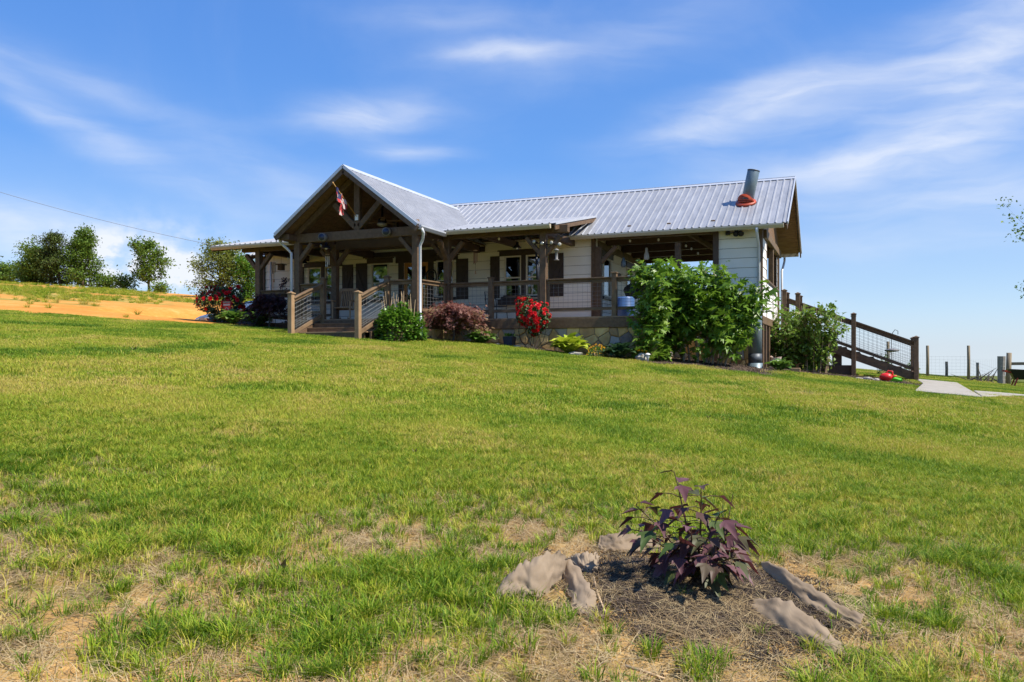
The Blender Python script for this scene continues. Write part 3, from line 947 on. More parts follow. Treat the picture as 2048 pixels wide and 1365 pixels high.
# ---- walls: lap boards cut round the openings
RW = .285
def lap_wall(o, u, n, L, z0, z1, holes, m, top=None, rise=None):
    """boards on the plane through o along unit u, facing n; holes [(a,b,za,zb)]; part objects siding_board"""
    o, u, n = V3(o), V3(u), V3(n)
    z = z0
    while z < z1 - .03:
        zt = min(z + RW, z1)
        segs = [(0.0, L)]
        for a, b_, za, zb in holes:
            if zb <= z + .01 or za >= zt - .01: continue
            # trim partial overlap: split the board at the hole
            ns = []
            for s0, s1 in segs:
                if b_ <= s0 or a >= s1: ns.append((s0, s1)); continue
                if a > s0: ns.append((s0, a))
                if b_ < s1: ns.append((b_, s1))
                if za > z + .02: yield_lo.append((max(a, s0), min(b_, s1), z, za))
                if zb < zt - .02: yield_lo.append((max(a, s0), min(b_, s1), zb, zt))
            segs = ns
        parts = [(a, b_, z, zt) for a, b_ in segs] + list(yield_lo)
        yield_lo.clear()
        for a, b_, za, zb in parts:
            if b_ - a < .02: continue
            bb = MB()
            k0, k1 = .026, .010
            pts = []
            for s in (a + .002, b_ - .002):
                for (zz, off) in ((za, k0 * (1 - (za - z) / RW) + k1 * (za - z) / RW), (zb - (.011 if abs(zb - zt) < 1e-6 and zt < z1 else 0), k1), (zb - (.011 if abs(zb - zt) < 1e-6 and zt < z1 else 0), -.012), (za, -.012)):
                    pts.append(o + u * s + n * off + V3((0, 0, zz - o.z)))
            bb.add(pts, [(0, 1, 2, 3), (7, 6, 5, 4), (0, 4, 5, 1), (1, 5, 6, 2), (2, 6, 7, 3), (3, 7, 4, 0)])
            bb.build('siding_board', m, WALL)
        z = zt
yield_lo = []

FW = dict(z0=DK + .04, z1=5.30)
WIN = [(-18.02, 1.30, 3.5, 4.72, 2), (-15.36, .70, 3.5, 4.75, 1), (-12.82, .66, 3.5, 4.74, 1), (-10.33, 1.36, 3.46, 4.77, 2)]
DOOR = (-14.06, .95)
holes = [(x - HX0, x + w - HX0, za, zb) for x, w, za, zb, k in WIN]
holes.append((DOOR[0] - HX0, DOOR[0] + DOOR[1] - HX0, DK, 4.72))
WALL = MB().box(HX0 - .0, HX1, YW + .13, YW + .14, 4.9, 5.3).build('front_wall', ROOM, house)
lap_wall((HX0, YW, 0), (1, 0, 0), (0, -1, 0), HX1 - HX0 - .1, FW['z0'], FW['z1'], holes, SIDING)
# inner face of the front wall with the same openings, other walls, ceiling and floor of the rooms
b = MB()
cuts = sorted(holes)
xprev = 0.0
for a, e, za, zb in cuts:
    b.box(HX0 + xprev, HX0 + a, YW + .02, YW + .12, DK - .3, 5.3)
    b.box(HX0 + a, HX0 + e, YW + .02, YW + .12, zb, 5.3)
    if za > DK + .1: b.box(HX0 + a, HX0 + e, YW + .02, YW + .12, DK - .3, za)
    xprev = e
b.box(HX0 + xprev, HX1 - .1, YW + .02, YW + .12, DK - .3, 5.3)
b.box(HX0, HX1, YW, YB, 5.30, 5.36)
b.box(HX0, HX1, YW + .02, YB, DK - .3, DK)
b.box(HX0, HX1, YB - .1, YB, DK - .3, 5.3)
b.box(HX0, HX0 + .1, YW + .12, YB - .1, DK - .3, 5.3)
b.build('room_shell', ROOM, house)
# left gable end
b = MB()
b.prism([(YW, 5.3), (YB, 5.3), (RY, RZ - .12)], 'x', HX0, HX0 + .1)
b.build('gable_wall', SIDING, house)
# side wall on the breezeway (faces +x)
SWH = [(24.92 - YW, 25.82 - YW, 3.45, 4.70), (27.85 - YW, 28.6 - YW, 3.5, 4.68)]
WALL = MB().box(HX1 - .1, HX1 - .03, YW + .12, YB - .1, DK - .3, DK + .02).build('side_wall', ROOM, house)
lap_wall((HX1, YW, 0), (0, 1, 0), (1, 0, 0), YB - YW, DK + .04, 5.3, SWH, SIDING)
b = MB()
yp = YW + .02
for a, e, za, zb in SWH:
    b.box(HX1 - .1, HX1 - .015, yp, YW + a, DK, 5.3)
    b.box(HX1 - .1, HX1 - .015, YW + a, YW + e, DK, za)
    b.box(HX1 - .1, HX1 - .015, YW + a, YW + e, zb, 5.3)
    yp = YW + e
b.box(HX1 - .1, HX1 - .015, yp, YB, DK, 5.3)
b.prism([(YW, 5.3), (YB, 5.3), (RY, RZ - .12)], 'x', HX1 - .1, HX1 - .015)
b.build('side_backing', ROOM, house)
# wing: front wall piece and end wall
WXF = -3.54
WALL = MB().box(WXF, WX1 - .02, YW + .10, YW + .12, DK, 5.2).build('wing_front_wall', ROOM, house)
lap_wall((WXF, YW, 0), (1, 0, 0), (0, -1, 0), WX1 - WXF - .06, DK + .04, 5.22, [], SIDING)
MB().box(WXF, WX1 - .02, YW + .013, YW + .10, DK, 5.2).build('wall_backing', ROOM, WALL)
WALL = MB().box(WX1 - .10, WX1 - .08, YW + .14, 29.3, DK, 3.7).build('wing_end_wall', ROOM, house)
EH = [(1.35, 5.2, 3.77, 5.0)]
lap_wall((WX1, YW + .04, 0), (0, 1, 0), (1, 0, 0), 5.36, DK + .08, 5.0, EH, SIDEND)
bk = MB()
bk.box(WX1 - .08, WX1 - .013, YW + .14, YW + 1.38, DK, 5.0)
bk.box(WX1 - .08, WX1 - .013, YW + 1.38, 29.4, DK, 3.75)
bk.build('wall_backing', SIDING, WALL)
b = MB()
for y in (25.42, 27.55): b.box(WX1 + .027, WX1 + .04, y - .02, y + .02, DK + .08, 3.77)
b.build('batten', TIMBER, WALL)

# ---- trim: corner boards, end beams, posts of the wing
def timber(p, q, w=.19, h=.19, up=(0, 0, 1), name='beam', m=TIMBER, bev=.012, parent=None):
    return MB().bar(p, q, w, h, up).build(name, m, parent or house, False, bev)
def vpost(x, y, z0, z1, w=.19, name='post', m=TIMBER, d=None):
    d = d or w
    return MB().box(x - w / 2, x + w / 2, y - d / 2, y + d / 2, z0, z1).build(name, m, house, False, .012)
timber((HX1 - .04, YW - .03, DK), (HX1 - .04, YW - .03, 5.24), .13, .10, (0, 1, 0), 'corner_board', TIMBER)
timber((HX0 - .02, YW - .03, DK), (HX0 - .02, YW - .03, 5.24), .13, .10, (0, 1, 0), 'corner_board', DARKT)
timber((WX1 + .0, YW - .02, DK), (WX1 + .0, YW - .02, 5.2), .09, .10, (0, 1, 0), 'corner_board', TIMBER)
timber((WX1, YW, 2.58), (WX1, 29.6, 2.58), .10, .24, name='end_beam', m=RAILW)
timber((WX1 + .03, YW + .6, 5.12), (WX1 + .03, 30.1, 5.12), .14, .24, name='end_beam', m=RAILW)
timber((WX1, YW + 1.30, 3.82), (WX1, 29.4, 3.82), .13, .07, name='sill_board', m=TIMBER)
vpost(WX1 - .02, 27.4, 3.8, 5.0, .16, m=RAILW)
vpost(WX1 - .02, 29.5, 1.0, 5.0, .19)
vpost(WX1 - .02, 25.48, 3.8, 5.0, .10, m=TIMBER)
MB().prism([(YW + .3, 5.24), (YB, 5.24), (RY, RZ - .16)], 'x', WX1 - .05, WX1 + .02).build('gable_panel', PLANKW, house)
timber((WX1 + .35, 28.9, mainz(28.9) - .22), (WX1 - .1, 28.9, mainz(28.9) - .22), .14, .2, name='outrigger', m=TIMBER)
timber((WX1 + .35, RY, RZ - .28), (WX1 - .1, RY, RZ - .28), .14, .2, name='outrigger', m=TIMBER)
# skirt of spaced boards below the wing
for i, y in enumerate((24.3, 25.15, 26.2, 27.3, 28.4)):
    MB().box(WX1 - .07, WX1 + .03, y, y + .34, gz(WX1, y) - .05, 2.46).build('skirt_board', DARKT if i % 2 else TIMBER, house)
# wing front: carrier beam, posts, floor
timber((HX1 + .1, YW - .02, 5.15), (WXF, YW - .02, 5.15), .14, .09, name='beam', m=TIMBER)
vpost(HX1 + .12, YW - .02, DK, 4.9, .2)
vpost(-4.72, YW, DK, 4.9, .17)
vpost(WXF - .07, YW - .02, 1.2, 5.15, .16, m=DARKT)
vpost(-3.95, YB - .1, DK, 5.1, .19)
vpost(HX1 + .12, YB, DK, 5.1, .2)
for y, z in ((25.3, 5.22), (27.2, 5.22), (28.6, 5.2), (YB, 5.14)):
    timber((HX1, y, z), (WX1, y, z), .15, .25, name='tie_beam', m=DARKT)
for x in (-6.2, -5.0, -3.7):
    timber((x, YW, 5.42), (x, YB, 5.42), .12, .2, name='joist', m=TIMBER)
timber((-4.6, YW + .1, 5.3), (-3.6, 26.8, 4.72), .1, .14, name='brace', m=RAILW)
timber((HX1 + .2, YW - .02, 4.42), (HX1 + .68, YW - .02, 4.9), .12, .14, (0, 1, 0), 'brace', TIMBER)
timber((HX1 + .2, YB, 4.5), (HX1 + .75, YB, 5.05), .12, .14, (0, 1, 0), 'brace', TIMBER)
timber((HX1 + .02, 24.3, 5.03), (HX1 + .02, YB, 5.03), .08, .22, name='wall_plate', m=RAILW)

# ---- porch floor and rim, deck boards run out to the front
b = MB()
def deck(x0, x1, y0, y1):
    x = x0
    bb = MB()
    while x < x1 - .01:
        bb.box(x, min(x + .134, x1), y0, y1, DK - .036, DK)
        x += .14
    o = bb.build('deck_boards', DECKW, house)
    o['kind'] = 'stuff'
deck(-18.3, -15.44, YP - .12, YW)
deck(-15.44, -11.1, YG - .1, YW)
deck(-11.1, -4.85, YP - .12, YW)
deck(HX1, WX1 - .1, YW + .01, YB)
def rim(p, q, z=DK - .04, h=.27, m=TIMBER):
    o = timber((p[0], p[1], z - h / 2), (q[0], q[1], z - h / 2), .045, h, name='rim_board', m=m)
    d = (V3((q[0] - p[0], q[1] - p[1], 0))).normalized()
    return o
rim((-11.08, YP - .10), (-4.85, YP - .10))
rim((-4.85, YP - .10), (-4.85, YW))
rim((-11.08, YG - .08), (-11.08, YP - .1))
rim((-18.3, YP - .10), (-15.46, YP - .10))
rim((-12.2, YG - .08), (-11.1, YG - .08))
rim((-15.46, YG - .08), (-14.4, YG - .08))
MB().box(-18.2, -15.45, YP - .07, YP - .03, 2.28, 2.44).build('skirt_panel', SIDING, house)
MB().box(-18.2, -15.45, YP - .06, YP - .02, 1.9, 2.27).build('skirt_panel', GUTTER, house)

# ---- stone foundation, each stone a piece
def clip(poly, p, n):
    out = []
    for i in range(len(poly)):
        a, b_ = poly[i], poly[(i + 1) % len(poly)]
        da = (a[0] - p[0]) * n[0] + (a[1] - p[1]) * n[1]
        db = (b_[0] - p[0]) * n[0] + (b_[1] - p[1]) * n[1]
        if da <= 0: out.append(a)
        if (da < 0 < db) or (db < 0 < da):
            k = da / (da - db)
            out.append((a[0] + (b_[0] - a[0]) * k, a[1] + (b_[1] - a[1]) * k))
    return out


def stone_wall(o, u, n, L, zb, zt, cell=.30, seed=3):
    o, u, n = V3(o), V3(u), V3(n)
    r2 = random.Random(seed)
    F = MB().box(0, 0, 0, 0, 0, 0)
    F = MB()
    c = [o, o + u * L]
    back = n * -.14
    vs = [o + V3((0, 0, zb - o.z)), o + u * L + V3((0, 0, zb - o.z)), o + u * L + V3((0, 0, zt - o.z)), o + V3((0, 0, zt - o.z))]
    F.add(vs + [v + back for v in vs], [(0, 1, 2, 3), (7, 6, 5, 4), (0, 4, 5, 1), (1, 5, 6, 2), (2, 6, 7, 3), (3, 7, 4, 0)])
    base = F.build('stone_foundation', MORTAR, house)
    seeds = []
    a = 0.0
    row = 0
    zc = zb
    while zc < zt + cell * .3:
        a = r2.uniform(0, cell)
        while a < L:
            seeds.append((a + r2.uniform(-.1, .1), zc + r2.uniform(-.09, .09)))
            a += cell * r2.uniform(.8, 1.65)
        zc += cell * .78
    for i, s in enumerate(seeds):
        poly = [(0, zb), (L, zb), (L, zt), (0, zt)]
        for j, q in enumerate(seeds):
            if i == j or abs(q[0] - s[0]) > 1.3: continue
            mid = ((s[0] + q[0]) / 2, (s[1] + q[1]) / 2)
            poly = clip(poly, mid, (q[0] - s[0], q[1] - s[1]))
            if len(poly) < 3: break
        if len(poly) < 3: continue
        cx = sum(p[0] for p in poly) / len(poly)
        cz = sum(p[1] for p in poly) / len(poly)
        rad = min(math.hypot(p[0] - cx, p[1] - cz) for p in poly)
        if rad < .04: continue
        k1 = max(0.2, 1 - .012 / max(rad, .03))
        k2 = max(0.15, k1 - .03 / max(rad, .05))
        h = r2.uniform(.02, .05)
        vs = []
        for kk, hh in ((k1, -.005), (k1, h * .7), (k2, h)):
            for p in poly:
                jx = r2.uniform(-.006, .006)
                vs.append(o + u * (cx + (p[0] - cx) * kk + jx) + V3((0, 0, cz + (p[1] - cz) * kk - o.z + jx)) + n * (hh + r2.uniform(-.006, .006)))
        m_ = len(poly)
        fs = [tuple(2 * m_ + q for q in range(m_))]
        for lv in (0, 1):
            for q in range(m_): fs.append((lv * m_ + q, lv * m_ + (q + 1) % m_, (lv + 1) * m_ + (q + 1) % m_, (lv + 1) * m_ + q))
        MB().add(vs, fs).build('stone', STONEM[r2.choice([0, 0, 1, 1, 1, 2, 2, 3, 4, 5, 6, 6, 6])], base)
stone_wall((-11.06, YP - .06, 0), (1, 0, 0), (0, -1, 0), 6.2, 1.3, 2.315)
stone_wall((-11.06, YG + .0, 0), (0, 1, 0), (1, 0, 0), 1.4, 1.5, 2.315, seed=5)
stone_wall((-18.2, YP + .02, 0), (1, 0, 0), (0, -1, 0), 2.7, 1.95, 2.3, seed=6)
stone_wall((-4.85, YP - .0, 0), (0, 1, 0), (1, 0, 0), 2.6, 1.0, 2.315, seed=8)
stone_wall((-4.85, YW + .02, 0), (1, 0, 0), (0, -1, 0), 2.4, .9, 2.5, seed=9)

# ---- porch posts, beams, knee braces
PH = 5.06
def brace(x, y, dx, dy, z=4.40, r=.52):
    s = (0, 1, 0) if dx else (1, 0, 0)
    timber((x + dx * .06, y + dy * .06, z), (x + dx * r, y + dy * r, z + r * .98), .12, .14, s, 'brace', TIMBER)
XL, XR = -15.33, -11.28
for x in (XL, XR): vpost(x, YG, DK - .02, 4.95)
vpost(-15.03, YP, DK, PH); vpost(-11.05, YP, DK, PH)
vpost(-18.04, YP, 2.3, PH); vpost(-8.0, YP, DK, PH)
timber((XL - .3, YG, 5.06), (XR + .3, YG, 5.06), .18, .27, name='tie_beam')
timber((-14.95, YP, 5.02), (-11.05, YP, 5.02), .17, .26, name='tie_beam', m=DARKT)
timber((-18.7, YP, 5.10), (-15.03, YP, 5.10), .17, .22, name='porch_beam')
timber((-11.05, YP, 5.10), (-7.25, YP, 5.10), .17, .22, name='porch_beam')
for x in (XL, XR): timber((x, YG, 5.05), (x, YW, 5.05), .17, .24, name='porch_beam', m=DARKT)
timber((-18.04, YP, 5.06), (-18.04, YW, 5.06), .15, .2, name='porch_beam', m=DARKT)
timber((-8.0, YP, 5.06), (-8.0, YW, 5.06), .15, .2, name='porch_beam', m=DARKT)
timber((-9.85, YP, 5.06), (-9.85, YW - .1, 5.1), .13, .2, name='porch_beam', m=DARKT)
timber((-16.9, YP, 5.06), (-16.9, YW - .1, 5.1), .13, .2, name='porch_beam', m=DARKT)
brace(XL, YG, 1, 0); brace(XR, YG, -1, 0)
brace(-15.03, YP, 1, 0); brace(-15.03, YP, -1, 0)
brace(-11.05, YP, 1, 0); brace(-11.05, YP, -1, 0)
brace(-8.0, YP, 1, 0); brace(-8.0, YP, -1, 0)
brace(-18.04, YP, 1, 0); brace(-18.04, YP, -1, 0)
brace(-11.05, YP, 0, -1); brace(-15.03, YP, 0, -1)
# trusses of the front gable
truss = timber((GX + .1, YG, 5.18), (GX + .1, YG, GZ - .25), .2, .17, (0, 1, 0), 'gable_truss', TIMBER)
for sg in (-1, 1):
    timber((GX, YG, GZ - .22), (GX + sg * 2.12, YG, GZ - .22 - 2.12 * GS), .16, .2, (0, 1, 0), 'rafter', TIMBER, parent=truss)
    timber((GX + .1 + sg * .06, YG, 5.28), (GX + .1 + sg * .80, YG, 6.0), .17, .17, (0, 1, 0), 'strut', TIMBER, parent=truss)
truss2 = timber((GX + .05, 22.2, 5.18), (GX + .05, 22.2, GZ - .3), .18, .16, (0, 1, 0), 'inner_truss', DARKT)
for sg in (-1, 1):
    timber((GX, 22.2, GZ - .22), (GX + sg * 2.1, 22.2, GZ - .22 - 2.1 * GS), .16, .2, (0, 1, 0), 'rafter', DARKT, parent=truss2)
timber((XL, 22.2, 5.06), (XR, 22.2, 5.06), .16, .24, name='tie_beam', m=DARKT)
timber((XL - .30, 19.72, 5.06), (XL + .02, 19.72, 5.06), .42, .18, name='beam_end', m=TIMBER)
timber((XR + .08, 19.85, 5.34), (XR + .2, 19.72, 5.05), .16, .1, name='corbel', m=RAILW)

# ---- windows, shutters, door
def window(x, w, z0, z1, lights, axis_='y', pos=YW, side=-1):
    """frame, sashes, panes; casing boards round it. axis_ 'y': wall faces -y; 'x': wall faces +x"""
    def B(b, u0, u1, d0, d1, za, zb):
        d0, d1 = sorted((pos + side * d0, pos + side * d1))
        if axis_ == 'y': b.box(u0, u1, d0, d1, za, zb)
        else: b.box(d0, d1, u0, u1, za, zb)
    b = MB()
    n = lights
    mw = .16 if n == 2 else 0
    lw = (w - mw) / n
    for i in range(n):
        a = x + i * (lw + mw)
        B(b, a, a + .045, -.06, .045, z0, z1); B(b, a + lw - .045, a + lw, -.06, .045, z0, z1)
        B(b, a + .045, a + lw - .045, -.06, .045, z1 - .045, z1); B(b, a + .045, a + lw - .045, -.06, .045, z0, z0 + .05)
    wd = b.build('window', TRIMC, house)
    for i in range(n):
        a = x + i * (lw + mw)
        zm = (z0 + z1) / 2 - .05
        b = MB(); B(b, a + .045, a + lw - .045, -.03, .02, zm - .02, zm + .02); b.build('sash_rail', TRIMC, wd)
        b = MB(); B(b, a + .045, a + lw - .045, -.012, -.006, z0 + .05, zm - .02); b.build('pane', GLASS, wd)
        b = MB(); B(b, a + .045, a + lw - .045, -.005, .001, zm + .02, z1 - .045); b.build('pane', GLASS, wd)
        b = MB()
        for k in range(5):
            q = .3 if i == 0 else .0
            B(b, a + lw * (.55 + q * .3) + k * .02, a + lw * (.55 + q * .3) + k * .02 + .012, -.22 - (k % 2) * .02, -.205 - (k % 2) * .02, z0 + .02, z1 - .1)
        if n == 2 and i == 0: b.build('curtain', CURT, wd)
    b = MB()
    B(b, x - .16, x + w + .16, .027, .065, z1, z1 + .16)
    B(b, x - .22, x + w + .22, .027, .075, z1 + .16, z1 + .19)
    b.build('window_casing', SHUTW, wd)
    if n == 2:
        b = MB(); B(b, x + lw, x + lw + mw, .02, .055, z0, z1); b.build('mullion', SHUTW, wd)
    b = MB(); B(b, x - .1, x + w + .1, .02, .085, z0 - .09, z0); b.build('sill', SHUTW, wd)
    return wd
for x, w, z0, z1, n in WIN: window(x, w, z0, z1, n)
MB().box(-10.45, -8.85, YW - .30, YW - .05, 3.18, 3.36).build('window_box', SHUTW, house)
window(24.92, .9, 3.45, 4.70, 1, 'x', HX1, 1)
window(27.85, .75, 3.5, 4.68, 1, 'x', HX1, 1)


def shutter(x0, x1, z0, z1, flip):
    sh = MB().box(x0, x1, YW - .036, YW - .030, z0, z1).build('shutter', SHUTW, house)
    n = 4
    for i in range(n):
        a = x0 + (x1 - x0) * i / n
        MB().box(a + .003, a + (x1 - x0) / n - .003, YW - .056, YW - .036, z0, z1).build('shutter_board', SHUTW, sh)
    b = MB()
    for zz in (z0 + .12, z1 - .22): b.box(x0 + .01, x1 - .01, YW - .078, YW - .056, zz, zz + .1)
    p, q = (x0 + .04, x1 - .04) if flip else (x1 - .04, x0 + .04)
    b.bar((p, YW - .067, z0 + .22), (q, YW - .067, z1 - .22), .02, .09, (1, 0, 0))
    b.build('shutter_batten', SHUTW, sh)
for x0, x1, z0, z1, fl in ((-18.62, -18.20, 3.3, 4.76, 0), (-16.55, -16.1, 3.3, 4.76, 1), (-15.98, -15.52, 3.3, 4.78, 0), (-12.06, -11.62, 3.42, 4.76, 1),
                           (-10.82, -10.49, 3.42, 4.78, 0), (-8.80, -8.3, 3.42, 4.78, 1)):
    shutter(x0, x1, z0, z1, fl)
# front door
dx0, dw = DOOR
b = MB()
b.box(dx0, dx0 + .12, YW + .0, YW + .045, DK + .04, 4.72); b.box(dx0 + dw - .12, dx0 + dw, YW, YW + .045, DK + .04, 4.72)
b.box(dx0 + .12, dx0 + dw - .12, YW, YW + .045, 4.58, 4.72); b.box(dx0 + .12, dx0 + dw - .12, YW, YW + .045, DK + .04, 3.15)
door = b.build('front_door', DOORW, house, False, .006)
MB().box(dx0 + .12, dx0 + dw - .12, YW + .015, YW + .025, 3.15, 4.58).build('pane', GLASS, door)
b = MB()
for k in (1, 2): b.box(dx0 + .12 + (dw - .24) * k / 3 - .008, dx0 + .12 + (dw - .24) * k / 3 + .008, YW + .005, YW + .03, 3.15, 4.58)
for k in (1, 2, 3): b.box(dx0 + .12, dx0 + dw - .12, YW + .004, YW + .029, 3.15 + 1.43 * k / 4 - .008, 3.15 + 1.43 * k / 4 + .008)
b.build('door_muntin', IRON, door)
MB().ball((dx0 + .06, YW - .03, 3.6), .03).build('handle', IRON, door)
b = MB()
b.box(dx0 - .2, dx0, YW - .065, YW - .027, DK, 4.72); b.box(dx0 + dw, dx0 + dw + .2, YW - .065, YW - .027, DK, 4.72)
b.box(dx0 - 1.62, dx0 + dw + 2.1, YW - .07, YW - .027, 4.95, 5.12)
b.box(dx0 - .3, dx0 + dw + .3, YW - .075, YW - .027, 4.72, 4.95)
b.build('door_casing', SHUTW, house)

# ---- railings with welded wire infill
def wires(b, p, q, za, zb, nv, zs):
    """p,q ends at bottom level; za/zb = (bottom,top) height at p and q via linear slope"""
    p, q = V3(p), V3(q)
    n = nv
    for i in range(n + 1):
        k = i / n
        c = p.lerp(q, k)
        b.tube([c + V3((0, 0, za)), c + V3((0, 0, zb))], .0027, 4, False)
    for z in zs: b.tube([p + V3((0, 0, za + (zb - za) * z)), q + V3((0, 0, za + (zb - za) * z))], .0027, 4, False)


def railing(p, q, posts=(), zt=3.70, zb=2.80, cap=True, m=RAILW, name='railing'):
    """p,q = (x,y,zdeck offset) ends; slope allowed through the third value"""
    p, q = V3(p), V3(q)
    L = (q - p).length
    U = V3((0, 0, 1))
    o = MB().bar(p + U * (zt - .02), q + U * (zt - .02), .145, .04, U).bar(p + U * (zt - .085), q + U * (zt - .085), .05, .088, U).bar(p + U * (zb + .04), q + U * (zb + .04), .06, .085, U).build(name, m, house, False, .006)
    d = (q - p).normalized()
    for k in (0, 1):
        c = (p + d * .05) if k == 0 else (q - d * .05)
        MB().box(c.x - .028, c.x + .028, c.y - .028, c.y + .028, c.z + zb + .08, c.z + zt - .13).build('side_stile', m, o)
    for k in posts:
        c = p.lerp(q, k)
        ps = MB().box(c.x - .07, c.x + .07, c.y - .07, c.y + .07, DK - .28, zt + .09).box(c.x - .088, c.x + .088, c.y - .088, c.y + .088, zt + .09, zt + .125).build('rail_post', m, o, False, .008)
    w = MB()
    ks = [0] + list(posts) + [1]
    for a, e in zip(ks[:-1], ks[1:]):
        pa, qa = p.lerp(q, a), p.lerp(q, e)
        l2 = (qa - pa).length
        wires(w, pa + d * .06, qa - d * .06, zb + .07, zt - .12, max(3, int(round(l2 / .152))), (.08, .2, .33, .48, .64, .82, .97))
    w.build('wire_mesh', WIRE, o)
    return o
railing((-10.96, YP, 0), (-8.1, YP, 0), (.465,))
railing((-7.9, YP, 0), (-4.9, YP, 0), (.655,))
railing((-11.2, YG + .1, 0), (-11.07, YP - .1, 0))
railing((-12.2, YG, 0), (XR - .1, YG, 0))
railing((XL + .1, YG, 0), (-14.40, YG, 0))
railing((-17.94, YP, 0), (-15.12, YP, 0))
railing((-4.9, YP, 0), (-4.9, YW - .2, 0))
railing((-18.04, YP + .1, 0), (-18.04, YW - .1, 0))


def newel(x, y, z0, z1, m, w=.145):
    nw = MB().box(x - w / 2, x + w / 2, y - w / 2, y + w / 2, z0, z1).build('newel_post', m, house, False, .01)
    a = w / 2 + .02
    MB().box(x - a, x + a, y - a, y + a, z1, z1 + .03).add([(x - a + .01, y - a + .01, z1 + .03), (x + a - .01, y - a + .01, z1 + .03), (x + a - .01, y + a - .01, z1 + .03), (x - a + .01, y + a - .01, z1 + .03), (x, y, z1 + .075)],
                                                        [(0, 1, 4), (1, 2, 4), (2, 3, 4), (3, 0, 4)]).build('post_cap', m, nw)
newel(-14.40, YG - .05, 2.3, 3.80, RAILW); newel(-12.2, YG - .05, 2.3, 3.78, RAILW)
NBY = 18.8
newel(-14.66, NBY, gz(-14.66, NBY) - .1, 3.30, NEWELW); newel(-12.42, NBY, gz(-12.42, NBY) - .1, 3.26, NEWELW)
for xa, xb in ((-14.42, -14.64), (-12.2, -12.4)):
    dz = -.50
    p, q = V3((xa, YG - .12, 0)), V3((xb, NBY + .06, dz))
    U = V3((0, 0, 1))
    o = MB().bar(p + U * 3.66, q + U * 3.68, .145, .045, U).bar(p + U * 3.59, q + U * 3.61, .05, .09, U).bar(p + U * 2.72, q + U * 2.68, .06, .11, U).build('stair_rail', RAILW, house, False, .006)
    w = MB()
    wires(w, p, q, 2.78, 3.56, 8, (.06, .14, .22, .31, .45, .6, .76, .92))
    w.build('wire_mesh', WIRE, o)
# front steps
RISE = .135
for i in range(4):
    zt = DK - RISE * i
    y1 = YG - .09 - i * .3
    xa, xb = -14.42 - .05 * i, -12.18 - .05 * i
    st = MB().box(xa, xb, y1 - .02, y1 + .0, zt - RISE - (.1 if i == 3 else 0), zt - .036).build('riser', TIMBER, house)
    if i < 3: MB().box(xa - .02, xb + .02, y1 - .33, y1 - .022, zt - RISE - .034, zt - RISE).build('tread', NEWELW if i == 2 else RAILW, house, False, .005)
    else: pass
for x in (-14.5, -12.12):
    MB().prism([(YG - .08, DK - .02), (YG - .08, 1.95), (NBY + .15, 1.9), (NBY + .15, 2.2)], 'x', x - .025, x + .025).build('stringer', TIMBER, house)
b = MB().box(-12.05, -11.62, 19.35, 19.75, 1.85, 2.24)
b.build('step_block', NEWELW, house, False, .01)
MB().box(-12.2, -11.5, 19.3, 19.8, 2.24, 2.28).build('step_block', RAILW, house)

# ---- stairs at the back corner, running down to the right
SY0, SY1 = 28.9, 30.1
TX, TZ, BX, BZ = -2.2, DK, 2.0, .98
def sz(x): return TZ + (x - TX) * (BZ - TZ) / (BX - TX)
for y in (SY0, SY1):
    MB().bar((TX, y, sz(TX) - .20), (BX - .1, y, sz(BX - .1) - .14), .05, .27).build('stringer', TIMBER, house)
    for x, zt in ((-2.05, 3.74), (-1.62, 3.62), (.11, 2.90), (1.95, 2.12)):
        newel(x, y + (.06 if y == SY1 else -.06), gz(x, y) - .2, zt, TIMBER)
    for xa, xb in ((-2.0, .06), (.16, 1.9)):
        o = MB().bar((xa, y, sz(xa) + .97), (xb, y, sz(xb) + .97), .145, .045).bar((xa, y, sz(xa) + .90), (xb, y, sz(xb) + .90), .05, .09).bar((xa, y, sz(xa) + .10), (xb, y, sz(xb) + .10), .06, .09).build('stair_rail', TIMBER, house)
        w = MB()
        wires(w, (xa, y, sz(xa)), (xb, y, sz(xb)), .14, .86, 13, (.05, .14, .23, .33, .45, .6, .76, .92))
        w.build('wire_mesh', IRON, o)
for i in range(10):
    x = TX + .1 + i * .41
    MB().box(x, x + .36, SY0 + .03, SY1 - .03, sz(x + .2) - .06, sz(x + .2) - .02).build('tread', TIMBER, house, False, .005)
    if i % 1 == 0: MB().prism([(x - .02, sz(x + .2) - .06), (x + .38, sz(x + .2) - .06), (x + .38, sz(x + .2) - .24)], 'y', SY0 - .03, SY0 + .03).build('stair_block', TIMBER, house)
MB().box(TX - .1, -1.5, SY0 - .1, SY1 + .1, DK - .05, DK).build('landing', DECKW, house)
for x in (-1.9, -1.45, -1.0, -.55): MB().box(x, x + .3, SY0 + .1, SY0 + .14, gz(x, 29), sz(x) - .1).build('skirt_board', DARKT, house)
MB().box(-.75, .06, SY0 - .02, SY0 + .04, gz(-.3, 29) - .1, 1.24).build('skirt_board', DARKT, house)

